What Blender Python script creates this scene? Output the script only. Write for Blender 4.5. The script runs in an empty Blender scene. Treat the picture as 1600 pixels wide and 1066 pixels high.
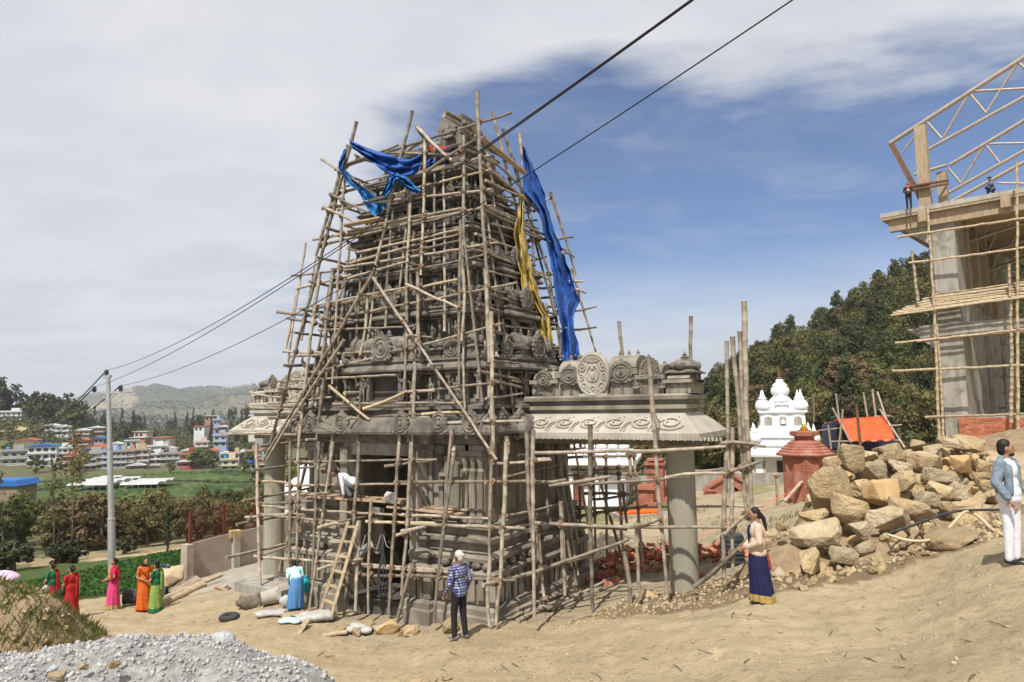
import bpy, bmesh, math, random
import numpy as np
from mathutils import Vector, Matrix, Euler
R = math.radians
rnd = random.Random(7)
scene = bpy.context.scene
COL = scene.collection

# ------------------------------------------------------------------ camera
CAMZ = 5.0
TILT, ROLL, FPX = R(5.2), R(-1.0), 1070.0
camd = bpy.data.cameras.new('camera'); cam = bpy.data.objects.new('camera', camd); COL.objects.link(cam)
camd.sensor_width = 36.0; camd.lens = 36.0 * FPX / 1600.0
camd.clip_start = 0.1; camd.clip_end = 20000
CM = Matrix.Rotation(math.pi/2 + TILT, 4, 'X') @ Matrix.Rotation(ROLL, 4, 'Z')
cam.matrix_world = Matrix.Translation((0, 0, CAMZ)) @ CM
scene.camera = cam
CAM = Vector((0, 0, CAMZ)); CR = CM.to_3x3()

# ------------------------------------------------------------------ world, sun, exposure
SUN_EL = R(57); SUN_H = Vector((-0.36, -0.933))        # towards the sun: behind the camera, a little to the left
sv = Vector((SUN_H.x*math.cos(SUN_EL), SUN_H.y*math.cos(SUN_EL), math.sin(SUN_EL))).normalized()
sund = bpy.data.lights.new('sun', 'SUN'); sund.energy = 5.0; sund.angle = R(0.53); sund.color = (1.0, 0.95, 0.87)
sun = bpy.data.objects.new('sun', sund); COL.objects.link(sun)
sun.rotation_euler = sv.to_track_quat('Z', 'Y').to_euler(); sun.location = (-20, -20, 60)
W = bpy.data.worlds.new('World'); scene.world = W; W.use_nodes = True
scene.view_settings.view_transform = 'Standard'; scene.view_settings.look = 'None'
scene.view_settings.exposure = 0.30; scene.view_settings.gamma = 1.0; scene.view_settings.use_curve_mapping = False

class NT:
    """tiny node helper"""
    def __init__(s, tree): s.t = tree; s.n = tree.nodes; s.l = tree.links
    def new(s, kind, **kw):
        n = s.n.new(kind)
        for k, v in kw.items():
            if k == 'inp':
                for kk, vv in v.items():
                    if isinstance(vv, bpy.types.NodeSocket): s.l.new(vv, n.inputs[kk])
                    else: n.inputs[kk].default_value = vv
            else: setattr(n, k, v)
        return n
    def math(s, op, a, b=None, c=None, clamp=False):
        n = s.n.new('ShaderNodeMath'); n.operation = op; n.use_clamp = clamp
        for i, x in enumerate((a, b, c)):
            if x is None: continue
            if isinstance(x, bpy.types.NodeSocket): s.l.new(x, n.inputs[i])
            else: n.inputs[i].default_value = x
        return n.outputs[0]
    def mix(s, f, a, b, mode='MIX'):
        n = s.n.new('ShaderNodeMix'); n.data_type = 'RGBA'; n.blend_type = mode
        for i, x in ((0, f), (6, a), (7, b)):
            if isinstance(x, bpy.types.NodeSocket): s.l.new(x, n.inputs[i])
            elif i == 0: n.inputs[i].default_value = x
            else: n.inputs[i].default_value = (*x[:3], 1)
        return n.outputs[2]
    def noise(s, vec, scale, detail=4, rough=.55, dist=0):
        n = s.new('ShaderNodeTexNoise', inp={'Scale': scale, 'Detail': detail, 'Roughness': rough, 'Distortion': dist})
        if vec is not None: s.l.new(vec, n.inputs['Vector'])
        return n.outputs[0]
    def ramp(s, f, stops, interp='LINEAR'):
        n = s.n.new('ShaderNodeValToRGB'); n.color_ramp.interpolation = interp
        e = n.color_ramp.elements
        while len(e) < len(stops): e.new(.5)
        for i, (p, c) in enumerate(stops):
            e[i].position = p; e[i].color = (*c, 1) if not isinstance(c, (int, float)) else (c, c, c, 1)
        s.l.new(f, n.inputs[0]); return n.outputs[0]
    def smooth(s, x, a, b):
        n = s.n.new('ShaderNodeMapRange'); n.interpolation_type = 'SMOOTHSTEP'
        s.l.new(x, n.inputs[0]); n.inputs[1].default_value = a; n.inputs[2].default_value = b
        return n.outputs[0]

def build_world():
    t = NT(W.node_tree); t.n.clear()
    out = t.new('ShaderNodeOutputWorld'); bg = t.new('ShaderNodeBackground', inp={'Strength': 0.055})
    sky = t.new('ShaderNodeTexSky', sky_type='NISHITA')
    sky.sun_disc = False; sky.sun_elevation = SUN_EL
    sky.sun_rotation = math.atan2(sv.x, sv.y)
    sky.air_density = 1.0; sky.dust_density = 0.8; sky.ozone_density = 2.0; sky.altitude = 1300
    tc = t.new('ShaderNodeTexCoord'); d = tc.outputs['Generated']
    sp = t.new('ShaderNodeSeparateXYZ', inp={0: d}); x, y, z = sp.outputs
    zz = t.math('ADD', t.math('MAXIMUM', z, 0.0), 0.16)
    pv = t.new('ShaderNodeCombineXYZ', inp={0: t.math('DIVIDE', x, zz), 1: t.math('DIVIDE', y, zz), 2: 0.0}).outputs[0]
    mp = t.new('ShaderNodeMapping', inp={0: pv}); mp.inputs['Rotation'].default_value = (0, 0, R(28)); mp.inputs['Scale'].default_value = (1.0, 1.5, 1)
    mp.inputs['Location'].default_value = (0.75, 0.1, 0)
    n1 = t.noise(mp.outputs[0], 1.1, 8, .58, .35)
    n2 = t.noise(mp.outputs[0], 5.0, 6, .6, .2)
    # a clear opening in the cloud deck, centred right of the tower
    az = t.math('ARCTAN2', x, y); el = t.math('ARCSINE', z)
    da = t.math('DIVIDE', t.math('SUBTRACT', az, R(14)), R(29))
    de = t.math('DIVIDE', t.math('SUBTRACT', t.math('SUBTRACT', el, R(14.5)), t.math('MULTIPLY', t.math('SUBTRACT', az, R(24)), 0.12)), R(10.5))
    dist = t.math('SQRT', t.math('ADD', t.math('MULTIPLY', da, da), t.math('MULTIPLY', de, de)))
    db = t.math('DIVIDE', t.math('SUBTRACT', az, R(5)), R(17)); dc = t.math('DIVIDE', t.math('SUBTRACT', el, R(18.5)), R(8.5))
    dist = t.math('SMOOTH_MIN', dist, t.math('SQRT', t.math('ADD', t.math('MULTIPLY', db, db), t.math('MULTIPLY', dc, dc))), .25)
    c = t.math('ADD', t.math('MULTIPLY', t.math('SUBTRACT', dist, 0.93), 1.5), t.math('MULTIPLY', t.math('SUBTRACT', n1, .5), 2.0))
    c = t.math('ADD', c, t.math('MULTIPLY', t.math('SUBTRACT', n2, .5), .35))
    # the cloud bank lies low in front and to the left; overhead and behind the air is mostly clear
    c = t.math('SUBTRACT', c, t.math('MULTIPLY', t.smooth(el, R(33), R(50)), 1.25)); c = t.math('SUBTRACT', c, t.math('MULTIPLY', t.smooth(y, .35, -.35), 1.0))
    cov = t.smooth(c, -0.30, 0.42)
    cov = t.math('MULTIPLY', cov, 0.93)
    # thin veil everywhere so that the blue is a little milky
    veil = t.math('ADD', .07, t.math('MULTIPLY', t.smooth(t.noise(mp.outputs[0], 2.6, 8, .62, .6), .42, .85), .24))
    cov = t.math('MAXIMUM', cov, veil)
    shade = t.noise(mp.outputs[0], 1.9, 5, .5, .2)
    ccol = t.mix(t.smooth(shade, .3, .72), (10.2, 10.5, 11.1), (12.4, 12.5, 12.8))
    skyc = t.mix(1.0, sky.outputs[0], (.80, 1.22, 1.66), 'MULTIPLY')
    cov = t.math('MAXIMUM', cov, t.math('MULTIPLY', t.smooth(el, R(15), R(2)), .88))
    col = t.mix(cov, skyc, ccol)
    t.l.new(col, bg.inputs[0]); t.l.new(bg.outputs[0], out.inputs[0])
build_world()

# ------------------------------------------------------------------ pixel -> world helpers (photograph is 1600 x 1066)
def ray(px, py):
    return (CR @ Vector(((px-800)/FPX, -(py-533)/FPX, -1))).normalized()
def P(px, py, Y):
    d = ray(px, py); return CAM + d*(Y/d.y)
def hit(px, py, p0, n):
    d = ray(px, py); return CAM + d*((p0-CAM).dot(n)/d.dot(n))
def proj(p):
    q = CR.transposed() @ (Vector(p)-CAM)
    return 800+FPX*q.x/-q.z, 533-FPX*q.y/-q.z

# ------------------------------------------------------------------ mesh helpers
def frame(d):
    d = Vector(d).normalized(); a = Vector((0, 0, 1)) if abs(d.z) < .9 else Vector((1, 0, 0))
    x = a.cross(d).normalized(); return x, d.cross(x), d
class MB:
    def __init__(s): s.v = []; s.f = []; s.m = []
    def add(s, vs, fs, M=None, mi=0):
        o = len(s.v)
        s.v += [tuple(M @ Vector(p)) for p in vs] if M is not None else [tuple(p) for p in vs]
        s.f += [tuple(i+o for i in f) for f in fs]; s.m += [mi]*len(fs); return s
    def box(s, c, size, M=None, mi=0, taper=1.0):
        x, y, z = c; a, b, h = [k/2 for k in size]; t = taper
        vs = [(x-a, y-b, z-h), (x+a, y-b, z-h), (x+a, y+b, z-h), (x-a, y+b, z-h), (x-a*t, y-b*t, z+h), (x+a*t, y-b*t, z+h), (x+a*t, y+b*t, z+h), (x-a*t, y+b*t, z+h)]
        return s.add(vs, [(3, 2, 1, 0), (4, 5, 6, 7), (0, 1, 5, 4), (1, 2, 6, 5), (2, 3, 7, 6), (3, 0, 4, 7)], M, mi)
    def b2(s, x0, x1, y0, y1, z0, z1, M=None, mi=0):
        return s.box(((x0+x1)/2, (y0+y1)/2, (z0+z1)/2), (x1-x0, y1-y0, z1-z0), M, mi)
    def bar(s, p0, p1, w, h, mi=0):
        p0, p1 = Vector(p0), Vector(p1); x, y, d = frame(p1-p0); vs = []
        for p in (p0, p1):
            for a, b in ((-1, -1), (1, -1), (1, 1), (-1, 1)): vs.append(p+x*a*w/2+y*b*h/2)
        return s.add(vs, [(3, 2, 1, 0), (4, 5, 6, 7), (0, 1, 5, 4), (1, 2, 6, 5), (2, 3, 7, 6), (3, 0, 4, 7)], None, mi)
    def path(s, pts, rad, seg=8, caps=True, mi=0, flat=1.0):
        pts = [Vector(p) for p in pts]; n = len(pts)
        if not hasattr(rad, '__len__'): rad = [rad]*n
        vs, fs = [], []; px = None
        for i, p in enumerate(pts):
            d = pts[min(i+1, n-1)]-pts[max(i-1, 0)]
            x, y, d = frame(d)
            if px is not None:
                x = (px-d*px.dot(d)).normalized(); y = d.cross(x)
            px = x
            for k in range(seg):
                a = 2*math.pi*k/seg; vs.append(p+(x*math.cos(a)+y*math.sin(a)*flat)*rad[i])
        for i in range(n-1):
            for k in range(seg):
                k2 = (k+1) % seg; fs.append((i*seg+k, i*seg+k2, (i+1)*seg+k2, (i+1)*seg+k))
        if caps: fs += [tuple(range(seg))[::-1], tuple((n-1)*seg+k for k in range(seg))]
        return s.add(vs, fs, None, mi)
    def tube(s, p0, p1, r0, r1=None, seg=8, mi=0): return s.path([p0, p1], [r0, r0 if r1 is None else r1], seg, True, mi)
    def lathe(s, prof, seg=12, M=None, mi=0, sq=None, ph=0.0):
        """prof: [(r,z)]; sq: None round, else 'square' section (seg ignored)"""
        vs, fs = [], []
        if sq: seg = 4
        for r, z in prof:
            for k in range(seg):
                if sq: a = math.pi/4+k*math.pi/2; q = r*math.sqrt(2)
                else: a = ph+2*math.pi*k/seg; q = r
                vs.append((q*math.cos(a), q*math.sin(a), z))
        n = len(prof)
        for i in range(n-1):
            for k in range(seg):
                k2 = (k+1) % seg; fs.append((i*seg+k, i*seg+k2, (i+1)*seg+k2, (i+1)*seg+k))
        fs += [tuple(range(seg))[::-1], tuple((n-1)*seg+k for k in range(seg))]
        return s.add(vs, fs, M, mi)
    def loft(s, rings, caps=True, mi=0):
        n = len(rings[0]); vs = [p for r in rings for p in r]; fs = []
        for i in range(len(rings)-1):
            for k in range(n):
                k2 = (k+1) % n; fs.append((i*n+k, i*n+k2, (i+1)*n+k2, (i+1)*n+k))
        if caps: fs += [tuple(range(n))[::-1], tuple((len(rings)-1)*n+k for k in range(n))]
        return s.add(vs, fs, None, mi)
    def extrude(s, poly, y0, y1, M=None, mi=0):
        """poly in xz, extruded in y"""
        n = len(poly); vs = [(x, y0, z) for x, z in poly]+[(x, y1, z) for x, z in poly]
        fs = [tuple(range(n)), tuple(range(2*n-1, n-1, -1))]+[((k+1) % n, k, k+n, (k+1) % n+n) for k in range(n)]
        return s.add(vs, fs, M, mi)
    def sphere(s, c, r, M=None, seg=10, rings=6, mi=0):
        if not hasattr(r, '__len__'): r = (r, r, r)
        prof = [(max(1e-3, math.sin(math.pi*i/rings)), -math.cos(math.pi*i/rings)) for i in range(rings+1)]
        T = Matrix.Translation(c) @ Matrix.Diagonal((*r, 1))
        return s.lathe(prof, seg, (M @ T) if M is not None else T, mi)
    def grid(s, fn, nu, nv, mi=0, closed=False):
        vs = [fn(i/nu, j/nv) for i in range(nu+1) for j in range(nv+1)]
        fs = [(i*(nv+1)+j, (i+1)*(nv+1)+j, (i+1)*(nv+1)+j+1, i*(nv+1)+j+1) for i in range(nu) for j in range(nv)]
        return s.add(vs, fs, None, mi)
    def mesh(s, name, smooth=None):
        me = bpy.data.meshes.new(name); me.from_pydata(s.v, [], s.f)
        if any(s.m): me.polygons.foreach_set('material_index', s.m)
        if smooth is not None:
            me.polygons.foreach_set('use_smooth', [True]*len(me.polygons))
            if smooth < 180:
                me.set_sharp_from_angle(angle=R(smooth))
        me.update(); return me
    def build(s, name, mat, parent=None, smooth=None, **kw):
        return ob(name, s.mesh(name, smooth), mat, parent, **kw)

def ob(name, me, mat=None, parent=None, loc=None, rot=None, scale=None, mw=None):
    o = bpy.data.objects.new(name, me); COL.objects.link(o)
    if me is not None and mat is not None and len(me.materials) == 0:
        for m in (mat if isinstance(mat, (list, tuple)) else [mat]): me.materials.append(m)
    if parent is not None: o.parent = parent
    if mw is not None: o.matrix_local = mw
    if loc is not None: o.location = loc
    if rot is not None: o.rotation_euler = rot
    if scale is not None: o.scale = scale if hasattr(scale, '__len__') else (scale,)*3
    return o
def tag(o, label=None, cat=None, group=None, kind=None):
    if label: o['label'] = label
    if cat: o['category'] = cat
    if group: o['group'] = group
    if kind: o['kind'] = kind
    return o
def thing(name, label, cat, loc=(0, 0, 0), rotz=0, group=None, mw=None):
    o = bpy.data.objects.new(name, None); COL.objects.link(o); o.empty_display_size = .2
    if mw is not None: o.matrix_world = mw
    else: o.location = loc; o.rotation_euler = (0, 0, rotz)
    return tag(o, label, cat, group)
def copy_tree(o, parent=None):
    c = o.copy(); COL.objects.link(c); c.parent = parent
    for ch in list(o.children): copy_tree(ch, c)
    return c

# ------------------------------------------------------------------ materials
def mat(name, c1, c2=None, scale=4.0, rough=.85, bump=0.0, bscale=30.0, c3=None, s3=1.0, lo3=.55, hi3=.75, rand=0.0, spec=.3,
        metal=0.0, trans=0.0, detail=6, alpha=None, dist=.015, zgrain=None, crack=0.0):
    m = bpy.data.materials.new(name); m.use_nodes = True; t = NT(m.node_tree); t.n.clear()
    out = t.new('ShaderNodeOutputMaterial'); b = t.new('ShaderNodeBsdfPrincipled')
    b.inputs['Roughness'].default_value = rough; b.inputs['Metallic'].default_value = metal
    b.inputs['Specular IOR Level'].default_value = spec
    pos = t.new('ShaderNodeNewGeometry').outputs['Position']
    if zgrain:
        mp = t.new('ShaderNodeMapping', inp={0: pos}); mp.inputs['Scale'].default_value = zgrain; pos2 = mp.outputs[0]
    else: pos2 = pos
    col = None
    if c2 is not None:
        f = t.smooth(t.noise(pos2, scale, detail, .6, .3), .32, .68); col = t.mix(f, c1, c2)
    if c3 is not None:
        f3 = t.smooth(t.noise(pos, s3, 5, .6, .4), lo3, hi3)
        col = t.mix(f3, col if col is not None else c1, c3)
    if col is None:
        rgb = t.new('ShaderNodeRGB'); rgb.outputs[0].default_value = (*c1, 1); col = rgb.outputs[0]
    if crack:
        vo = t.new('ShaderNodeTexVoronoi', feature='DISTANCE_TO_EDGE', inp={'Vector': pos2, 'Scale': crack}).outputs['Distance']
        col = t.mix(t.smooth(vo, .05, .0), col, t.mix(1, col, (.5, .46, .42), 'MULTIPLY'))
    if rand:
        oi = t.new('ShaderNodeObjectInfo').outputs['Random']
        hs = t.new('ShaderNodeHueSaturation', inp={'Color': col, 'Value': t.math('ADD', 1-rand, t.math('MULTIPLY', oi, 2*rand)),
                   'Hue': t.math('ADD', .5-.02*rand, t.math('MULTIPLY', t.math('FRACT', t.math('MULTIPLY', oi, 7.3)), .04*rand))})
        col = hs.outputs[0]
    t.l.new(col, b.inputs['Base Color'])
    if bump:
        bn = t.new('ShaderNodeBump', inp={'Strength': bump, 'Distance': dist, 'Height': t.noise(pos2, bscale, 5, .65)})
        t.l.new(bn.outputs[0], b.inputs['Normal'])
    sh = b.outputs[0]
    if trans:
        tr = t.new('ShaderNodeBsdfTranslucent'); t.l.new(col, tr.inputs[0])
        mx = t.new('ShaderNodeMixShader', inp={0: trans}); t.l.new(sh, mx.inputs[1]); t.l.new(tr.outputs[0], mx.inputs[2]); sh = mx.outputs[0]
    t.l.new(sh, out.inputs[0]); return m

MAT = {}
def defmats():
    A = MAT
    A['cement'] = mat('cement', (.165, .146, .116), (.29, .258, .208), 2.3, .9, .6, 38, c3=(.10, .088, .073), s3=1.1, lo3=.52, hi3=.74, rand=.08, zgrain=(1, 1, .45))
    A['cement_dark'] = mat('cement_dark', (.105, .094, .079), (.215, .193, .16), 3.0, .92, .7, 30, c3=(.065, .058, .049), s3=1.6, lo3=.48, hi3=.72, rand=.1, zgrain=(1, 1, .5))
    A['cement_light'] = mat('cement_light', (.31, .285, .235), (.42, .39, .33), 2.0, .9, .4, 45, c3=(.30, .28, .235), s3=1.6, zgrain=(1, 1, .5), rand=.05)
    A['cement_col'] = mat('cement_col', (.26, .245, .19), (.33, .305, .24), 2.4, .85, .3, 22, c3=(.19, .18, .145), s3=1.2, zgrain=(1.5, 1.5, .18))
    A['cement_carved'] = mat('cement_carved', (.115, .103, .086), (.25, .225, .187), 6, .9, .9, 26, c3=(.085, .075, .062), s3=2.2, lo3=.5, hi3=.72, rand=.12, dist=.04)
    A['dark_in'] = mat('dark_in', (.06, .052, .045), (.09, .08, .07), 2, .95)  # near-black standing in for shade inside openings
    A['bamboo'] = mat('bamboo', (.20, .168, .128), (.335, .285, .22), 5, .7, .15, 60, c3=(.17, .15, .125), s3=1.4, rand=.42, spec=.25)
    A['bamboo_new'] = mat('bamboo_new', (.33, .255, .16), (.43, .345, .225), 5, .65, .1, 60, rand=.22)
    A['rope'] = mat('rope', (.16, .11, .07), (.26, .18, .12), 40, .95, .5, 120, rand=.2)
    A['plank'] = mat('plank', (.30, .22, .14), (.42, .33, .22), 6, .85, .3, 40, rand=.15)
    A['blue_tarp'] = mat('blue_tarp', (.015, .075, .33), (.03, .125, .46), 3, .5, .9, 14, c3=(.05, .17, .5), s3=2.5, spec=.35, trans=.18, dist=.05)
    A['blue_light'] = mat('blue_light', (.02, .16, .46), (.04, .23, .56), 3, .5, .9, 14, spec=.35, trans=.18, dist=.05)
    A['yellow_tarp'] = mat('yellow_tarp', (.50, .36, .06), (.60, .47, .17), 3, .5, .9, 14, trans=.2, dist=.05)
    A['orange_tarp'] = mat('orange_tarp', (.75, .085, .015), (.85, .13, .03), 2, .4, .5, 6, trans=.15, dist=.03)
    A['navy'] = mat('navy', (.012, .014, .05), (.02, .024, .075), 6, .7)
    A['white_paint'] = mat('white_paint', (.70, .71, .73), (.78, .79, .80), 2, .7, .3, 25, c3=(.55, .56, .57), s3=1.5, lo3=.6, hi3=.85)
    A['red_paint'] = mat('red_paint', (.27, .092, .058), (.34, .14, .095), 3, .85, .3, 30, c3=(.40, .24, .19), s3=2.2, lo3=.52, hi3=.8)
    A['brick'] = mat('brick', (.34, .11, .06), (.44, .17, .09), 9, .9, .4, 50, rand=.3)
    A['mortar'] = mat('mortar', (.30, .27, .23), (.38, .35, .30), 8, .95, .3, 60)
    A['gold'] = mat('gold', (.62, .42, .09), (.70, .5, .14), 8, .3, metal=.9)
    A['rock'] = mat('rock', (.36, .26, .135), (.48, .375, .225), 1.7, .9, 1.0, 8, c3=(.33, .25, .145), s3=1.3, lo3=.45, hi3=.7, rand=.2, dist=.12)
    A['rock_grey'] = mat('rock_grey', (.36, .28, .17), (.46, .38, .26), 2.4, .9, 1.0, 8, c3=(.30, .235, .15), s3=1.6, rand=.16, dist=.12)
    A['rock_rust'] = mat('rock_rust', (.41, .26, .12), (.48, .34, .18), 2.6, .9, .6, 16, c3=(.42, .37, .28), s3=1.5, rand=.1, dist=.04)
    A['granite'] = mat('granite', (.25, .26, .27), (.45, .45, .45), 26, .8, .3, 40)
    A['steel'] = mat('steel', (.33, .28, .225), (.42, .365, .30), 5, .5, metal=.35, c3=(.30, .19, .12), s3=1.4, lo3=.55, hi3=.75)
    A['rust'] = mat('rust', (.12, .06, .035), (.18, .095, .055), 6, .85)
    A['form_wood'] = mat('form_wood', (.28, .215, .14), (.38, .305, .21), 4, .85, .3, 30, c3=(.33, .17, .07), s3=2, zgrain=(2, 2, .4))
    A['concrete'] = mat('concrete', (.26, .24, .205), (.38, .36, .315), 1.8, .9, .4, 20, c3=(.17, .155, .125), s3=.9, lo3=.45, hi3=.7, zgrain=(2.2, 2.2, .14))
    A['plaster'] = mat('plaster', (.30, .245, .20), (.37, .31, .26), 2.5, .92, .35, 28, c3=(.25, .2, .165), s3=1.2)
    A['galv'] = mat('galv', (.36, .37, .38), (.45, .46, .46), 5, .5, metal=.5)
    A['black'] = mat('black', (.014, .014, .015), None, rough=.6)
    A['rubber'] = mat('rubber', (.03, .03, .032), (.06, .06, .06), 8, .8)
    A['plastic_blk'] = mat('plastic_blk', (.028, .032, .038), (.045, .05, .056), 5, .5)
    A['glass_dark'] = mat('glass_dark', (.03, .037, .045), None, rough=.15, spec=.6)
    A['teal'] = mat('teal', (.01, .30, .36), None, rough=.35, spec=.5)
    A['sack'] = mat('sack', (.33, .32, .30), (.44, .43, .41), 6, .8, .4, 25)
    A['straw'] = mat('straw', (.35, .24, .1), (.48, .35, .16), 12, .9, .6, 40)
    A['clay'] = mat('clay', (.45, .33, .20), (.53, .41, .27), 3, .9, .5, 18, c3=(.55, .47, .36), s3=1.4)
    A['soil'] = mat('soil', (.21, .15, .09), (.31, .225, .135), 3, .95, .8, 24, c3=(.38, .29, .18), s3=2.1, dist=.05)
    A['gravel'] = mat('gravel', (.20, .20, .195), (.36, .355, .34), 9, .9, .8, 45, c3=(.27, .26, .24), s3=3, dist=.03)
    A['gravel_stone'] = mat('gravel_stone', (.20, .20, .205), (.43, .42, .40), 7, .85, .2, 40, rand=.2)
    A['pebble'] = mat('pebble', (.27, .20, .12), (.42, .33, .215), 5, .9, .2, 40)
    A['leaf_green'] = mat('leaf_green', (.082, .102, .028), (.14, .148, .046), .7, .7, trans=.3, rand=.35)
    A['leaf_dark'] = mat('leaf_dark', (.048, .060, .024), (.084, .092, .038), .5, .7, trans=.25, rand=.3)
    A['leaf_olive'] = mat('leaf_olive', (.118, .108, .040), (.17, .148, .058), .6, .75, trans=.28, rand=.3)
    A['leaf_brown'] = mat('leaf_brown', (.13, .092, .05), (.18, .125, .066), .6, .8, trans=.25, rand=.3)
    A['crop'] = mat('crop', (.03, .085, .014), (.065, .14, .026), 1.2, .7, trans=.3)
    A['grass'] = mat('grass', (.10, .13, .035), (.20, .19, .065), 2.5, .8, trans=.3)
    A['bark'] = mat('bark', (.10, .08, .06), (.17, .14, .105), 4, .95)
    for nm, c in dict(skin=(.30, .165, .105), skin_dark=(.19, .10, .065), hair=(.012, .01, .009), hair_white=(.44, .43, .39)).items():
        A[nm] = mat(nm, c, tuple(k*1.15 for k in c), 14, .6)
    for nm, c in dict(red=(.42, .018, .02), magenta=(.55, .02, .13), pink=(.68, .06, .20), orange=(.66, .13, .015), lime=(.24, .36, .085), green=(.02, .14, .06),
                      gold_cloth=(.42, .29, .09), denim=(.20, .25, .31), white_cloth=(.68, .69, .74), cream=(.52, .40, .30), sky_cloth=(.42, .66, .70),
                      blue_skirt=(.05, .21, .46), blackcloth=(.02, .019, .022), navy_cloth=(.012, .015, .07), redshirt=(.33, .045, .04), mauve=(.72, .48, .66), greycloth=(.2, .2, .21)).items():
        A[nm] = mat('cloth_'+nm, tuple(k*(.62 if min(c) < .3 else .88) for k in c), tuple(min(1, k*1.06) for k in c), 16, .8, .5, 40, dist=.012)
    # checked shirt
    m = bpy.data.materials.new('check_cloth'); m.use_nodes = True; t = NT(m.node_tree); b = t.n['Principled BSDF']; b.inputs['Roughness'].default_value = .8
    oc = t.new('ShaderNodeTexCoord').outputs['Object']; s = t.new('ShaderNodeSeparateXYZ', inp={0: oc})
    fx = t.math('GREATER_THAN', t.math('FRACT', t.math('MULTIPLY', t.math('ADD', s.outputs[0], t.math('MULTIPLY', s.outputs[1], .6)), 21.0)), .5)
    fz = t.math('GREATER_THAN', t.math('FRACT', t.math('MULTIPLY', s.outputs[2], 19.0)), .5)
    f = t.math('MULTIPLY', t.math('ADD', fx, fz), .5)
    t.l.new(t.ramp(f, [(0, (.36, .37, .42)), (.5, (.07, .085, .24)), (1, (.012, .016, .085))]), b.inputs[0]); A['check'] = m
    # striped skirt
    m = bpy.data.materials.new('stripe_cloth'); m.use_nodes = True; t = NT(m.node_tree); b = t.n['Principled BSDF']; b.inputs['Roughness'].default_value = .8
    oc = t.new('ShaderNodeTexCoord').outputs['Object']; s = t.new('ShaderNodeSeparateXYZ', inp={0: oc})
    ang = t.math('FRACT', t.math('MULTIPLY', t.math('ARCTAN2', s.outputs[0], s.outputs[1]), 5.1))
    t.l.new(t.ramp(ang, [(0, (.04, .20, .47)), (.6, (.06, .27, .55)), (.72, (.32, .28, .42)), (.85, (.03, .15, .38))]), b.inputs[0]); A['stripe'] = m
defmats()
# ================================================================== TERRAIN
def vnoise(x, y, seed=0):
    xi = np.floor(x).astype(np.int64); yi = np.floor(y).astype(np.int64); fx = x-xi; fy = y-yi
    fx = fx*fx*(3-2*fx); fy = fy*fy*(3-2*fy)
    def h(a, b):
        n = (a*374761393+b*668265263+seed*1442695041) & 0x7fffffff
        n = ((n ^ (n >> 13))*1274126177) & 0x7fffffff
        return ((n ^ (n >> 16)) & 0xffff)/65535.0
    return (h(xi, yi)*(1-fx)+h(xi+1, yi)*fx)*(1-fy)+(h(xi, yi+1)*(1-fx)+h(xi+1, yi+1)*fx)*fy
def fbm(x, y, seed=0, oct=4):
    s = 0; a = .5
    for i in range(oct): s = s+a*(vnoise(x, y, seed+i)-.5); x = x*2.03; y = y*2.03; a *= .5
    return s
CTRL = [(400,990,15.5),(130,985,18.5),(240,955,21.4),(176,950,22),(100,968,20.5),(718,1002,13.8),(770,975,15),(455,930,18.4),(800,1066,11),(1000,1066,9.6),(1200,1066,8.4),
 (1600,1066,6.5),(1600,950,8.6),(1583,885,9.95),(1187,940,11.85),(1000,945,14),(1060,925,15.2),(920,905,19.2),(1250,888,13.5),(1400,860,13.3),(1560,830,13),(1400,950,10.5),(1250,975,10.7),
 (600,1066,12),(400,1066,13),(600,1000,15),(435,905,22.0),(330,905,25),(292,912,25.5),(420,873,29.5),(230,930,24.0),(60,955,23.5),
 (1000,800,32),(950,775,38),(1220,748,42),(1262,778,27),(1140,768,37),(1100,832,24),(1000,880,19.5),(1180,805,25),(1340,812,17),(1500,770,17),
 (1500,705,29),(1480,692,40),(1590,690,38),(880,800,34),(700,790,36),(560,830,34),
 (1100,722,85),(1250,700,90),(1400,680,95),(1600,665,95),(1100,655,150),(1190,590,172),(1280,540,182),(1400,468,188),(1600,365,205),(1200,600,420),(1400,500,430),(1600,400,440),
 (40,935,29),(120,930,30),(250,915,31),(200,868,53),(60,876,54),(285,852,58),(150,842,78),(20,845,78),(280,835,80),
 (100,782,150),(300,780,150),(430,775,150),(300,737,265),(100,740,265),(0,742,260),(450,735,270),(0,695,330),(0,655,420),(70,662,410),(140,690,410),
 (240,702,420),(350,695,460),(450,688,470),(430,655,620),(330,668,720),(240,680,720),(250,660,1900),(340,662,1900),(450,660,1900),
 (200,614,3300),(270,611,3350),(235,617,3250),(330,614,3400),(440,616,3400),(135,634,3200),(0,642,3500),(120,640,5200),(400,640,5600),(700,640,3200),(700,700,420),(700,735,200),(900,628,3000),(1050,610,2500),(1000,690,300),(1000,745,110)]
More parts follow.
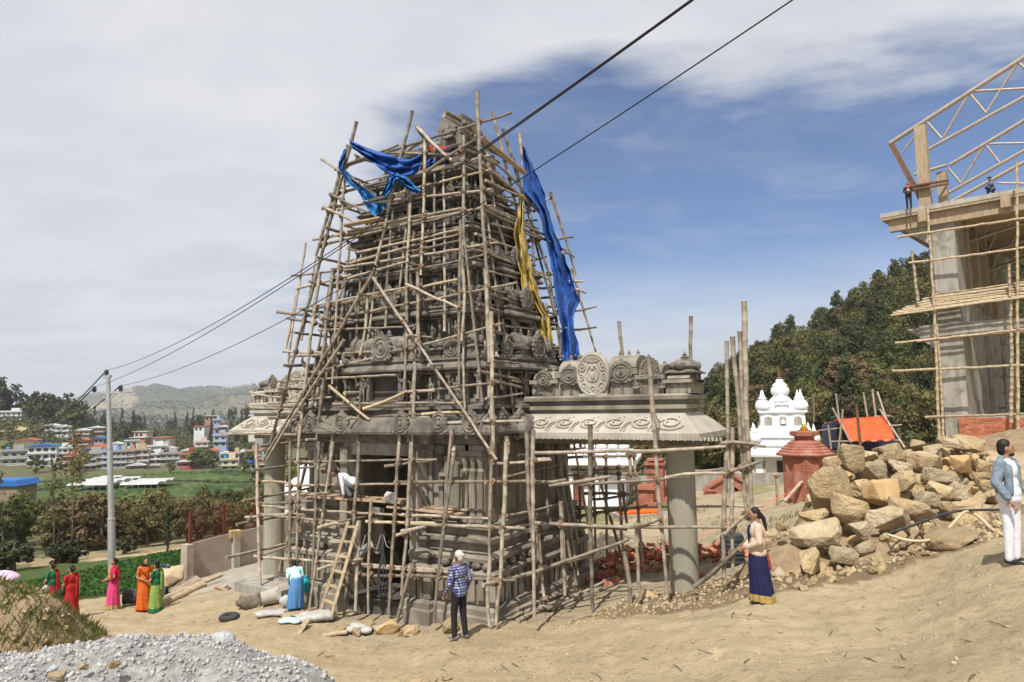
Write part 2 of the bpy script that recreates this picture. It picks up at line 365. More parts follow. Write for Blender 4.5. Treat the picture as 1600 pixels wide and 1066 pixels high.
def make_tps():
    pts, zs = [], []
    def addw(x, y, z): pts.append((math.atan2(x, y), .38*math.log(math.hypot(x, y)))); zs.append(z)
    for c in CTRL: p = P(*c); addw(p.x, p.y, p.z)
    for x, y, dz in ((0, 2.2, -2.3), (4, 2.5, -2.0), (-3, 3, -3.0), (0, 6, -3.2), (3, 5, -2.6), (-6, 6, -4.4), (-5, 10, -4.7), (-9, 12, -5.5), (7, 5, -2.2)): addw(x, y, 5+dz)
    for r, zl, zr in ((4, 1.2, 3.2), (10, .2, 3.4), (20, -1.2, 3.8), (40, -5, 4.5), (90, -10, 10), (200, -17, 60), (420, 10, 80), (2500, 60, 160), (5500, 90, 200)):
        for a in (62, 95): addw(-r*math.sin(R(a)), r*math.cos(R(a)), zl); addw(r*math.sin(R(a)), r*math.cos(R(a)), zr)
    A = np.array(pts); n = len(A); z = np.array(zs)
    # values scaled by distance so that near detail and far relief are equally smooth
    rr = np.exp(A[:, 1]/.38); w = rr**.8
    d2 = ((A[:, None]-A[None])**2).sum(2); K = np.where(d2 > 0, d2*np.log(d2+1e-12)*.5, 0)
    K[range(n), range(n)] += 2e-4
    Q = np.c_[np.ones(n), A]; M = np.block([[K, Q], [Q.T, np.zeros((3, 3))]])
    sol = np.linalg.solve(M, np.r_[(z-5)/w, np.zeros(3)])
    return A, sol
_A, _S = make_tps()
def ground0(x, y):
    x = np.asarray(x, float); y = np.asarray(y, float)
    r = np.maximum(np.hypot(x, y), 1.5); u = np.arctan2(x, y); v = .38*np.log(r)
    out = _S[-3]+_S[-2]*u+_S[-1]*v
    for i in range(len(_A)):
        d2 = (u-_A[i, 0])**2+(v-_A[i, 1])**2; out = out+_S[i]*d2*np.log(d2+1e-12)*.5
    return out*r**.8+5
def sstep(a, b, x): t = np.clip((x-a)/(b-a), 0, 1); return t*t*(3-2*t)
def ground(x, y):
    x = np.asarray(x, float); y = np.asarray(y, float); z = ground0(x, y); r = np.hypot(x, y)
    rough = .15*fbm(x*.8, y*.8, 3, 4)+.13*fbm(x*3.6, y*3.6, 9, 5)*sstep(60, 20, r)
    # wheel ruts that follow the road's run from lower left to upper right
    q = (x*.37+y*.93); rut = .006*np.sin(q*3.3+1.6*fbm(x*.25, y*.25, 21, 2)*4)*sstep(16.5, 13, y)
    far = fbm(x*.05, y*.05, 31, 4)*2.2*sstep(70, 160, r)+fbm(x*.004, y*.004, 37, 6)*150*sstep(900, 3000, r)
    ter = .6*np.sin(z*2.2)*sstep(120, 150, r)*sstep(300, 250, r)*(x < 0)
    return z+rough*sstep(400, 60, r)+rut+far+ter
def gz(x, y): return float(ground(np.array([x]), np.array([y]))[0])
def G(px, py, Y):
    """point on the ground under the pixel column at depth Y"""
    p = P(px, py, Y); return Vector((p.x, p.y, gz(p.x, p.y)))
def RG(px, py, lo=4.0, hi=60.0):
    """where the line of sight through a pixel meets the ground"""
    d = ray(px, py); ys = np.linspace(lo, hi, 900); pts = np.array(CAM)[None]+np.array(d)[None]*(ys/d.y)[:, None]; k = np.argmax(pts[:, 2] < ground(pts[:, 0], pts[:, 1])); return Vector(pts[k])
def inpoly(x, y, poly):
    c = np.zeros(x.shape, bool); n = len(poly); j = n-1
    for i in range(n):
        xi, yi = poly[i][:2]; xj, yj = poly[j][:2]
        c ^= ((yi > y) != (yj > y)) & (x < (xj-xi)*(y-yi)/(yj-yi+1e-12)+xi); j = i
    return c

def build_ground():
    az = np.r_[np.radians(np.linspace(-110, -40, 40)), np.radians(np.arange(-39.8, 39.9, .17)), np.radians(np.linspace(40, 110, 40))]
    rr = np.r_[np.exp(np.arange(math.log(2.2), math.log(60), .0115)), np.exp(np.arange(math.log(60), math.log(6500), .024))]
    Aa, Rr = np.meshgrid(az, rr, indexing='ij'); X = Rr*np.sin(Aa); Y = Rr*np.cos(Aa); Z = ground(X, Y)
    na, nr = Aa.shape
    V = np.stack([X, Y, Z], -1).reshape(-1, 3); idx = np.arange(na*nr).reshape(na, nr)
    F = np.stack([idx[:-1, :-1], idx[1:, :-1], idx[1:, 1:], idx[:-1, 1:]], -1).reshape(-1, 4)[:, ::-1]
    me = bpy.data.meshes.new('ground')
    me.vertices.add(len(V)); me.vertices.foreach_set('co', V.ravel())
    me.loops.add(F.size); me.loops.foreach_set('vertex_index', F.ravel().astype(np.int32))
    me.polygons.add(len(F)); me.polygons.foreach_set('loop_start', np.arange(0, F.size, 4, dtype=np.int32)); me.polygons.foreach_set('loop_total', np.full(len(F), 4, np.int32))
    me.polygons.foreach_set('use_smooth', np.ones(len(F), bool)); me.update()
    # what grows or lies where (weights): soil type colours of the place itself
    jx = X+fbm(X*.35, Y*.35, 5, 4)*2.2; jy = Y+fbm(X*.35, Y*.35, 15, 4)*2.2; r = np.hypot(X, Y)
    col = np.empty(X.shape+(3,)); n1 = (fbm(X*.5, Y*.5, 51, 5)+.5)[..., None]; n2 = (fbm(X*2.2, Y*2.2, 61, 4)+.5)[..., None]
    dirt = np.array((.36, .28, .172))*(1-n1)+np.array((.50, .41, .265))*n1
    dirt = dirt*(.88+.24*n2); col[:] = dirt
    def put(mask, c, k=1.0): col[mask] = col[mask]*(1-k)+np.array(c)*(.75+.5*n2[mask])*k
    site = inpoly(jx, jy, [P(*a) for a in ((250,940,23),(420,965,17.5),(530,985,15.2),(790,985,15),(1000,950,14.2),(1230,900,13.5),(1330,800,19),(1300,745,45),(820,740,60),(500,790,40),(420,830,32),(280,880,27))])
    put(site, (.36, .30, .215), .6)
    grey = inpoly(jx, jy, [P(*a) for a in ((300,925,23.5),(430,930,20),(450,900,23),(430,865,30),(300,900,26))]); put(grey, (.40, .375, .33), .8)
    verge = inpoly(jx, jy, [P(*a) for a in ((850,962,14),(1000,955,13.4),(1180,935,12.2),(1330,890,12.6),(1560,845,12.2),(1600,780,16),(1250,860,15),(1050,915,15.5))]); put(verge, (.21, .15, .09), .85)
    gr = inpoly(jx, jy, [P(*a) for a in ((880,830,28),(1030,800,31),(1110,765,37),(1120,745,48),(850,750,60),(850,800,33))]); put(gr & (n1[..., 0] > .36), (.16, .17, .055), .75)
    rise = inpoly(jx, jy, [P(*a) for a in ((1110,765,40),(1170,745,44),(1290,740,44),(1290,762,36),(1150,785,32))]); put(rise & (n1[..., 0] > .45), (.2, .2, .08), .7)
    left = (X < 0) & (Y > 24)
    fld = inpoly(jx, jy, [P(*a) for a in ((-400,985,25.5),(20,955,26),(130,948,26),(230,938,26.2),(290,925,27),(330,890,31),(300,868,53),(130,882,50),(-400,905,46))]); put(fld, (.05, .088, .02), .95)
    far = r > 60; put(far, (.085, .088, .042), .92)
    put(far & (r < 62+18*n1[..., 0]) & left, (.33, .26, .15), .8)
    vf = (r > 118) & (r < 300) & (X < 20); put(vf, (.062, .098, .028), .95)
    put(vf & (np.sin(Z*2.2+n1[..., 0]*1.5) < -.75), (.025, .055, .015), .8); put(vf & (n1[..., 0] > .66), (.16, .17, .06), .6)
    mt = r > 900; put(mt, (.075, .085, .05), .95)
    sc = mt & (fbm(X*.0045, Y*.0045, 71, 5) > .10); put(sc, (.20, .175, .125), .55)
    sc2 = (r > 2300) & inpoly(X, Y, [P(*a) for a in ((95,640,2500),(120,640,3400),(200,618,3400),(215,622,2900),(160,640,2400))]); put(sc2, (.36, .30, .21), .6)
    ca = me.color_attributes.new('soil', 'FLOAT_COLOR', 'POINT')
    ca.data.foreach_set('color', np.concatenate([col, np.ones(X.shape+(1,))], -1).reshape(-1).astype(np.float32))
    m = bpy.data.materials.new('earth'); m.use_nodes = True; t = NT(m.node_tree); b = t.n['Principled BSDF']; b.inputs['Roughness'].default_value = .95; b.inputs['Specular IOR Level'].default_value = .15
    pos = t.new('ShaderNodeNewGeometry').outputs['Position']; at = t.new('ShaderNodeAttribute', attribute_name='soil').outputs['Color']
    m0 = t.new('ShaderNodeMapping', inp={0: pos}); m0.inputs['Rotation'].default_value = (0, 0, R(24)); mp = t.new('ShaderNodeMapping', inp={0: m0.outputs[0]}); mp.inputs['Scale'].default_value = (.16, 1.9, 1)
    st = t.noise(mp.outputs[0], 1.5, 6, .65, .4); fine = t.noise(pos, 5, 8, .72); spk = t.noise(pos, 24, 6, .75)
    c = t.mix(t.smooth(st, .36, .66), t.mix(1, at, (.93, .92, .90), 'MULTIPLY'), t.mix(1, at, (1.10, 1.10, 1.10), 'MULTIPLY'))
    c = t.mix(t.smooth(fine, .5, .75), c, t.mix(1, c, (.55, .51, .46), 'MULTIPLY'))
    c = t.mix(t.smooth(spk, .57, .66), c, t.mix(1, c, (.58, .53, .48), 'MULTIPLY'))
    c = t.mix(t.smooth(spk, .36, .28), c, t.mix(1, c, (1.25, 1.25, 1.25), 'MULTIPLY'))
    t.l.new(c, b.inputs[0])
    h = t.math('ADD', fine, t.math('MULTIPLY', spk, .45))
    bn = t.new('ShaderNodeBump', inp={'Strength': 1.0, 'Distance': .09, 'Height': h}); t.l.new(bn.outputs[0], b.inputs['Normal'])
    ob('ground', me, m)['kind'] = 'structure'
build_ground()

# many small identical-ish bits as one mesh (numpy)
def scatter_mesh(name, base_v, base_f, mats4, material, smooth=False):
    bv = np.array(base_v, float); bf = np.array(base_f, int); n = len(mats4); k = len(bv)
    M = np.array(mats4)                     # n,3,4
    V = np.einsum('nij,kj->nki', M[:, :, :3], bv)+M[:, None, :, 3]
    F = (bf[None]+(np.arange(n)*k)[:, None, None]).reshape(-1, bf.shape[1])
    me = bpy.data.meshes.new(name); V = V.reshape(-1, 3); w = bf.shape[1]
    me.vertices.add(len(V)); me.vertices.foreach_set('co', V.ravel().astype(np.float32))
    me.loops.add(F.size); me.loops.foreach_set('vertex_index', F.ravel().astype(np.int32))
    me.polygons.add(len(F)); me.polygons.foreach_set('loop_start', np.arange(0, F.size, w, dtype=np.int32)); me.polygons.foreach_set('loop_total', np.full(len(F), w, np.int32))
    if smooth: me.polygons.foreach_set('use_smooth', np.ones(len(F), bool))
    me.update(); me.validate(); me.materials.append(material); return me
def rmats(rng, pos, smin, smax, flat=.7, power=2.0):
    """random rotations + sizes at pos (n,3)"""
    n = len(pos); q = rng.normal(size=(n, 4)); q /= np.linalg.norm(q, axis=1)[:, None]; w, x, y, z = q.T
    Rm = np.stack([np.stack([1-2*(y*y+z*z), 2*(x*y-z*w), 2*(x*z+y*w)], -1), np.stack([2*(x*y+z*w), 1-2*(x*x+z*z), 2*(y*z-x*w)], -1), np.stack([2*(x*z-y*w), 2*(y*z+x*w), 1-2*(x*x+y*y)], -1)], 1)
    s = smin+(smax-smin)*rng.random(n)**power; sc = np.stack([s, s*(.6+.4*rng.random(n)), s*flat*(.6+.4*rng.random(n))], -1)
    return np.concatenate([Rm*sc[:, None, :], np.asarray(pos)[:, :, None]], -1)
def ico_base(sub=1):
    bm = bmesh.new(); bmesh.ops.create_icosphere(bm, subdivisions=sub, radius=1); bm.verts.index_update()
    v = [tuple(p.co) for p in bm.verts]; f = [[q.index for q in p.verts] for p in bm.faces]; bm.free(); return v, f
ICO = ico_base(1)
NR = np.random.default_rng(5)
icoj = (np.array(ICO[0])*(.75+.5*NR.random((len(ICO[0]), 1)))).tolist()

def rock_mesh(seed, npts=13, rough=.05, squash=(1, .85, .75)):
    """broken block: hull of a few points, worn edges, pitted faces"""
    g = np.random.default_rng(seed*13+1); bm = bmesh.new(); pts = []
    while len(pts) < npts:
        p = g.normal(size=3); p /= np.linalg.norm(p); p = np.sign(p)*np.abs(p)**.75; p = p/np.abs(p).max()*(.78+.22*g.random())*.55+p/np.linalg.norm(p)*.42
        if all(np.linalg.norm(p-q) > .42 for q in pts): pts.append(p)
        elif g.random() < .02: npts -= 1
    for p in pts: bm.verts.new(p*np.array(squash))
    r = bmesh.ops.convex_hull(bm, input=bm.verts[:]); bmesh.ops.delete(bm, geom=list({v for v in r['geom_interior']+r['geom_unused'] if isinstance(v, bmesh.types.BMVert)}), context='VERTS')
    bmesh.ops.dissolve_limit(bm, angle_limit=R(14), verts=bm.verts[:], edges=bm.edges[:])
    bmesh.ops.bevel(bm, geom=bm.edges[:], offset=.07, segments=2, profile=.6, affect='EDGES', clamp_overlap=True)
    bmesh.ops.triangulate(bm, faces=bm.faces[:])
    for _ in range(5):
        es = [e for e in bm.edges if e.calc_length() > .17]
        if not es: break
        bmesh.ops.subdivide_edges(bm, edges=es, cuts=1); bmesh.ops.triangulate(bm, faces=[f for f in bm.faces if len(f.verts) > 3])
    v = np.array([x.co[:] for x in bm.verts]); s = seed*3.7
    nz = fbm(v[:, 0]*2.4+v[:, 2]*1.3+s, v[:, 1]*2.4-v[:, 2]*.9, seed, 5)+.5*fbm(v[:, 2]*6+s, v[:, 0]*6+v[:, 1]*4, seed+7, 4)
    v = v*(1+rough*2.4*nz)[:, None]
    for x, c in zip(bm.verts, v): x.co = c
    me = bpy.data.meshes.new('boulder'); bm.to_mesh(me); bm.free(); me.polygons.foreach_set('use_smooth', [True]*len(me.polygons)); me.set_sharp_from_angle(angle=R(24)); me.update(); return me
# ================================================================== TEMPLE GATE TOWER
TC = P(770, 975, 15.0); TROT = R(-31.4)
TU = Vector((-math.cos(TROT), -math.sin(TROT), 0)); TV = Vector((-math.sin(TROT), math.cos(TROT), 0))
TO = TC+TU*3.25; TM = Matrix.Translation(TO) @ Matrix.Rotation(TROT, 4, 'Z')
def TW(x, y, z): return TM @ Vector((x, y, z))
HW, DP = 3.25, 5.0                                        # plinth half width, depth

def plan(a, b0, b1, c, p, d, z, cs=None, ps=None):
    """outline of a tier with a projecting bay on every side, offset outward by d"""
    a += d; b0 -= d; b1 += d; c += d; m = (b0+b1)/2; e = (cs if cs is not None else .8)+d; q = ps if ps is not None else p
    return [(-a, b0, z), (-c, b0, z), (-c, b0-p, z), (c, b0-p, z), (c, b0, z), (a, b0, z), (a, m-e, z), (a+q, m-e, z), (a+q, m+e, z), (a, m+e, z),
            (a, b1, z), (c, b1, z), (c, b1+p, z), (-c, b1+p, z), (-c, b1, z), (-a, b1, z), (-a, m+e, z), (-a-q, m+e, z), (-a-q, m-e, z), (-a, m-e, z)]
def mould(mb, prof, **k):
    mb.loft([plan(z=z, d=d, **k) for d, z in prof]); return mb

# ---- shared little ornaments (unit size: about 1 high, base at z=0, front towards -y)
def me_pilaster(round_=True):
    m = MB(); m.box((0, 0, .05), (.30, .30, .10)); m.box((0, 0, .13), (.24, .24, .06))
    m.lathe([(.085, .16), (.10, .3), (.085, .55), (.095, .6), (.13, .66), (.08, .70), (.10, .74), (.17, .82), (.17, .85)], 10)
    m.box((0, 0, .89), (.36, .36, .07)); m.box((0, 0, .965), (.50, .30, .07)); return m.mesh('pilaster', 40)
def me_square_pilaster():
    m = MB(); m.box((0, 0, .06), (.30, .2, .12)); m.box((0, 0, .45), (.2, .14, .68)); m.lathe([(.12, .78), (.17, .83), (.1, .87)], 8); m.box((0, 0, .93), (.42, .24, .12)); return m.mesh('pilaster', 40)
def me_kuta():
    m = MB(); m.box((0, 0, .07), (1, 1, .14)); m.box((0, 0, .25), (.76, .76, .24)); 
    for sx in (-1, 1):
        for sy in (-1, 1): m.box((sx*.36, sy*.36, .25), (.13, .13, .24))
    m.lathe([(.42, .36), (.56, .38), (.57, .42), (.45, .50), (.40, .52)], sq=True)
    m.lathe([(.40, .50), (.50, .56), (.55, .64), (.52, .74), (.42, .84), (.26, .92), (.12, .96), (.16, .99), (.15, 1.03), (.06, 1.06), (.09, 1.11), (.05, 1.16), (.015, 1.24)], 14)
    for k in range(4):
        M = Matrix.Rotation(k*math.pi/2, 4, 'Z')
        m.sphere((0, -.50, .66), (.19, .10, .17), M, 8, 5); m.box((0, -.41, .25), (.26, .06, .22), M)
    return m.mesh('mini_shrine', 40)
def me_sala():
    m = MB(); m.box((0, 0, .07), (2.0, .9, .14)); m.box((0, 0, .25), (1.76, .7, .24))
    for x in (-.84, -.5, -.17, .17, .5, .84): m.box((x, -.34, .25), (.10, .10, .24))
    m.box((0, 0, .41), (2.06, 1.0, .09))
    arc = [(.50*math.cos(a), .46+.48*math.sin(a)) for a in [math.pi*k/12 for k in range(13)]]
    m.add([(x, y, z) for x in (-.95, .95) for y, z in arc], [(k, k+1, k+14, k+13) for k in range(12)]+[tuple(range(13)), tuple(range(25, 12, -1))])
    for x in (-1.0, 1.0):
        m.add([(x+dx, y*1.18, .44+(z-.46)*1.2) for dx in (-.06, .06) for y, z in arc], [(k, k+1, k+14, k+13) for k in range(12)]+[tuple(range(13)), tuple(range(25, 12, -1))])
    for x in (-.55, 0, .55): m.lathe([(.10, .92), (.13, .97), (.05, 1.02), (.08, 1.07), (.015, 1.2)], 8, Matrix.Translation((x, 0, 0)))
    for x in (-.5, 0, .5): m.sphere((x, -.46, .64), (.2, .12, .2), None, 8, 5)
    return m.mesh('mini_shrine', 40)
def me_arch():
    """flame-edged horseshoe gable with relief"""
    out = []
    for k in range(25):
        a = math.pi*(-.16+1.32*k/24); r = .46+.05*(1 if k % 2 else 0)+(.16 if k == 12 else 0); out.append((r*math.cos(a), .46+r*math.sin(a)))
    out = [(.34, 0)]+out+[(-.34, 0)]
    m = MB(); m.extrude(out[::-1], -.07, .07)
    for rr, rt in ((.36, .05), (.22, .04)):
        m.path([(rr*math.cos(a), -.08, .46+rr*math.sin(a)) for a in [2*math.pi*k/16 for k in range(17)]], rt, 6, False)
    for k in range(9):
        a = math.pi*(.0+1.0*k/8); m.sphere((.40*math.cos(a), -.08, .47+.40*math.sin(a)), .055, None, 6, 4)
    m.sphere((0, -.09, .46), (.10, .08, .14), None, 8, 5); m.sphere((0, -.10, .64), .07, None, 8, 5)
    for sx in (-1, 1): m.path([(sx*.3, -.07, .1), (sx*.42, -.09, .06), (sx*.5, -.07, .14), (sx*.45, -.07, .2)], [.07, .06, .05, .03], 6)
    return m.mesh('gable_ornament', 40)
def me_horn():
    """upturned corner beast"""
    m = MB(); m.path([(0, .2, 0), (0, 0, .10), (0, -.18, .16), (0, -.30, .30), (0, -.30, .48), (0, -.22, .55)], [.16, .17, .14, .10, .06, .02], 7)
    m.sphere((.1, -.12, .2), .09, None, 7, 5); m.sphere((-.1, -.12, .2), .09, None, 7, 5); return m.mesh('corner_beast', 50)
PROTO = {}
def capsule(m, p0, r0, p1, r1, seg=10):
    p0, p1 = Vector(p0), Vector(p1); d = p1-p0
    if d.length < 1e-5: d = Vector((0, 0, 1e-3)); p1 = p0+d
    dn = d.normalized(); pts, rs = [], []
    for k in range(4): a = math.pi/2*k/3.0*.97; pts.append(p0-dn*r0*math.cos(a)); rs.append(max(r0*math.sin(a), r0*.06))
    for k in range(4): a = math.pi/2*(3-k)/3.0*.97; pts.append(p1+dn*r1*math.cos(a)); rs.append(max(r1*math.sin(a), r1*.06))
    m.path(pts, rs, seg); return m
def blob(name, parts, voxel=.012, smooth=4):
    """one continuous surface grown from tapered capsules (p0,r0,p1,r1) and ellipsoids ('e',c,(rx,ry,rz))"""
    m = MB()
    for q in parts:
        if q[0] == 'e':
            M = None
            if len(q) > 3: M = Matrix.Translation(q[1]) @ Euler(q[3]).to_matrix().to_4x4(); m.sphere((0, 0, 0), q[2], M, 14, 10)
            else: m.sphere(q[1], q[2], None, 14, 10)
        else: capsule(m, *q)
    me = m.mesh(name); o = bpy.data.objects.new('tmp', me)
    ts = bpy.data.scenes.get('remesh_bench') or bpy.data.scenes.new('remesh_bench'); ts.collection.objects.link(o)
    md = o.modifiers.new('r', 'REMESH'); md.mode = 'VOXEL'; md.voxel_size = voxel; md.use_smooth_shade = True
    if smooth: sm = o.modifiers.new('s', 'SMOOTH'); sm.iterations = smooth; sm.factor = .5
    vl = ts.view_layers[0]; vl.update(); dg = vl.depsgraph; me2 = bpy.data.meshes.new_from_object(o.evaluated_get(dg)); me2.name = name
    bpy.data.objects.remove(o); bpy.data.meshes.remove(me); return me2
def me_statue(v=0):
    s = [((0, 0, .50), .10, (0, 0, .68), .13), ((0, 0, .74), .05, (0, 0, .8), .05), ('e', (0, -.01, .88), (.075, .08, .09)), ((0, 0, .95), .07, (0, 0, 1.08), .025),
         ((.07, 0, .48), .075, (.10, -.03, .26), .06), ((.10, -.03, .26), .055, (.10, 0, .05), .045), ((-.07, 0, .48), .075, (-.10, -.02, .26), .06), ((-.10, -.02, .26), .055, (-.11, 0, .05), .045),
         ((.10, 0, .03), .05, (.11, -.1, .02), .04), ((-.11, 0, .03), .05, (-.13, -.1, .02), .04)]
    arms = [[(.15, 0, .70), (.27, -.03, .58), (.22, -.16, .52)], [(-.15, 0, .70), (-.27, -.03, .56), (-.24, -.15, .64)], [(.15, .03, .70), (.34, .02, .72), (.36, -.02, .92)], [(-.15, .03, .70), (-.34, .02, .70), (-.38, -.02, .90)]]
    if v == 1: arms = [[(.15, 0, .70), (.30, -.02, .62), (.30, -.05, .36)], [(-.15, 0, .70), (-.30, -.05, .75), (-.32, -.08, .98)]]
    if v == 2: s = s[:4]+[((.08, 0, .46), .09, (.30, -.12, .40), .075), ((.30, -.12, .4), .07, (.05, -.22, .36), .05), ((-.08, 0, .46), .09, (-.30, -.12, .40), .075), ((-.3, -.12, .4), .07, (-.05, -.22, .36), .05), ('e', (0, 0, .38), (.36, .22, .08))]
    for a, b, c in arms: s += [(a, .055, b, .045), (b, .045, c, .035)]
    if v == 0: s += [((-.38, -.02, .5), .018, (-.38, -.02, 1.15), .018)]
    s += [('e', (0, .02, .80), (.15, .05, .08))]
    return blob('statue', s, .022, 1)

def build_tower():
    cm, cc = MAT['cement'], MAT['cement_carved']
    PROTO.update(pil=me_pilaster(), sqp=me_square_pilaster(), kuta=me_kuta(), sala=me_sala(), arch=me_arch(), horn=me_horn(), st0=me_statue(0), st1=me_statue(1), st2=me_statue(2))
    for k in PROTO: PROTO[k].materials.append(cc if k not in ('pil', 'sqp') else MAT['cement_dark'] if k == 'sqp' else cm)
    T = thing('temple_tower', 'tall grey cement temple gate tower carved in tiers inside the bamboo scaffolding', 'temple tower', mw=TM)
    OW = 1.02                                              # half width of the passage
    def put(key, name, x, y, z, w, d, h, rz=0): return ob(name, PROTO[key], None, T, (x, y, z), (0, 0, rz), (w, d, h))
    # plinth in two blocks left and right of the passage
    prof = [(.14, -1.2), (.14, .10), (.10, .14), (.10, .26), (.02, .30), (-.10, .33), (-.10, .86), (.0, .89), (.02, .98), (-.03, 1.02), (-.16, 1.06), (-.16, 1.16), (-.06, 1.21), (-.04, 1.29), (-.10, 1.36), (-.28, 1.40),
            (-.28, 1.52), (-.20, 1.56), (-.20, 1.66), (-.36, 1.70), (-.36, 1.82), (-.27, 1.87), (-.27, 1.96), (-.40, 2.0)]
    for sgn in (-1, 1):
        x0, x1 = (OW, HW) if sgn > 0 else (-HW, -OW)
        m = MB(); rings = []
        for d, z in prof:
            a0, a1 = (x0-min(d, 0)*.15, x1+d) if sgn > 0 else (x0-d, x1+min(d, 0)*.15)
            b0, b1 = -d, DP+d; xm = x0+.62*sgn if sgn > 0 else x1+.62*sgn; p = .16     # small projecting bay beside the door
            if sgn > 0: rings.append([(a0, b0-p, z), (xm+d, b0-p, z), (xm+d, b0, z), (a1, b0, z), (a1, 1.75-d, z), (a1+p, 1.75-d, z), (a1+p, 3.25+d, z), (a1, 3.25+d, z), (a1, b1, z), (a0, b1, z)])
            else: rings.append([(a0, b0, z), (xm-d, b0, z), (xm-d, b0-p, z), (a1, b0-p, z), (a1, b1, z), (a0, b1, z), (a0, 3.25+d, z), (a0-p, 3.25+d, z), (a0-p, 1.75-d, z), (a0, 1.75-d, z)])
        m.loft(rings); m.build('plinth', cm, T)
        # upright panels of the dado
        xs = [1.16, 1.38, 1.58]+[1.86+.27*k for k in range(6)]
        for i, x in enumerate(xs):
            yy = .10-(.16 if x < 1.7 else 0); w = .13 if i % 2 else .2
            ob('dado_panel', PROTO.setdefault('dp', MB().box((0, 0, .5), (1, 1, 1), None, 0, .97).mesh('dado_panel')), cm, T, (sgn*x, yy-.02, .33), None, (w, .10+.03*(i % 2), .545))
        for i in range(17):
            y = .14+i*.285; xx = HW-.10+(.16 if 1.85 < y < 3.2 else 0)
            ob('dado_panel', PROTO['dp'], cm, T, (sgn*(xx+.02), y, .33), None, (.10+.03*(i % 2), .13 if i % 2 else .2, .545))
        for i in range(11):
            y = .55+i*.40; ob('carved_block', PROTO.setdefault('cb', MB().sphere((0, 0, 0), (.13, .12, .10), None, 8, 6).mesh('carved_block', 60)), cc, T, (sgn*(HW-.10), y, 1.13), (0, 0, rnd.random()), (1, 1, .8+.4*rnd.random()))
        for i in range(5): ob('carved_block', PROTO['cb'], cc, T, (sgn*(1.95+i*.28), .1, 1.13), (0, 0, rnd.random()), (1, 1, .8+.4*rnd.random()))
        # wall block with niches
        m = MB(); wx0, wx1 = OW+.02, HW-.45
        m.b2(min(sgn*wx0, sgn*wx1), max(sgn*wx0, sgn*wx1), .45, DP-.45, 1.95, 3.9); m.build('wall', cm, T)
        for i, x in enumerate((1.30, 1.62, 2.30, 2.52, 2.72)): put('pil' if i != 1 else 'sqp', 'pilaster', sgn*x, .40, 2.0, .62, .62, 1.72)
        for y in (.62, 1.1, 1.9, 3.1, 3.9, 4.4): put('pil', 'pilaster', sgn*(HW-.42), y, 2.0, .6, .6, 1.72, math.pi/2)
        m = MB(); m.b2(sgn*1.97-.25, sgn*1.97+.25, .36, .46, 2.1, 3.45); m.extrude([(sgn*1.97+k[0], k[1]) for k in ((-.36, 3.0), (.36, 3.0), (.36, 3.06), (0, 3.5), (-.36, 3.06))], .30, .44); m.build('niche_panel', cm, T)
        for yy in (1.5, 2.5, 3.5): MB().b2(sgn*(HW-.46)-.04, sgn*(HW-.46)+.04, yy-.2, yy+.2, 2.15, 3.4).build('niche_panel', cm, T)
        put('st1', 'statue', sgn*1.14, .18, 2.0, .7, .7, 1.0)
        m = MB(); m.b2(sgn*1.12-.12, sgn*1.12+.12, -.02, .6, 0.0, 3.62); m.build('door_jamb', cm, T)
    MB().b2(-1.2, 1.2, .1, .7, 3.45, 3.78).build('door_lintel', cm, T)
    m = MB(); m.b2(-1.05, 1.05, 2.6, 2.75, -.6, 3.9); m.build('gate_leaf', MAT['dark_in'], T)  # added backing wall that keeps the passage dark
    m = MB(); m.b2(-OW, OW, .1, 2.6, -.5, .06); m.build('passage_floor', MAT['dark_in'], T)  # floor coloured near-black for the shade in the passage
    for sgn in (-1, 1):                                    # small fixed panel leaning inside the passage
        m = MB(); m.b2(sgn*.80-.2, sgn*.80+.2, .85, .9, .9, 2.05); m.build('passage_panel', cm, T)
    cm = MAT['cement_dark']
    # main cornice
    k0 = dict(a=HW-.45, b0=.45, b1=DP-.45, c=1.35, p=.22, cs=.9)
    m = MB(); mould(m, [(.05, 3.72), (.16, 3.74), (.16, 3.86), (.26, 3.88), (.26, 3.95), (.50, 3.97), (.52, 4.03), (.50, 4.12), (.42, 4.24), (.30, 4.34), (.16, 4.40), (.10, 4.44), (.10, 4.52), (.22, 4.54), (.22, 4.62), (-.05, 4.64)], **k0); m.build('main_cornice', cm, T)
    for x, y, rz in [(-2.3, -.03, 0), (-.95, -.25, 0), (.95, -.25, 0), (1.9, -.03, 0), (2.75, -.03, 0), (3.24, .55, math.pi/2), (3.24, 1.3, math.pi/2), (3.46, 2.5, math.pi/2), (3.24, 3.8, math.pi/2)]:
        put('arch', 'gable_ornament', x, y, 3.98, .46, .5, .55, rz)
    for x in (-2.95, -1.62, 1.62, 2.98):                    # curved ribs over the cornice
        for dx in (-.06, .06):
            yf = .45 if abs(x) > 1.6 else .23
            MB().path([(x+dx, yf-d-.01, z) for d, z in ((.53, 4.0), (.51, 4.12), (.43, 4.25), (.31, 4.35), (.17, 4.42))], .035, 6).build('cornice_rib', cm, T, 50)
    # tiers: z, height, half width, front y, back y
    tiers = [(4.62, 1.50, 2.78, .47, 4.50), (6.08, 1.28, 2.48, .74, 4.22), (7.32, 1.14, 2.20, 1.0, 3.98), (8.42, 1.0, 1.95, 1.22, 3.76), (9.38, .88, 1.74, 1.42, 3.56), (10.22, .76, 1.56, 1.58, 3.40)]
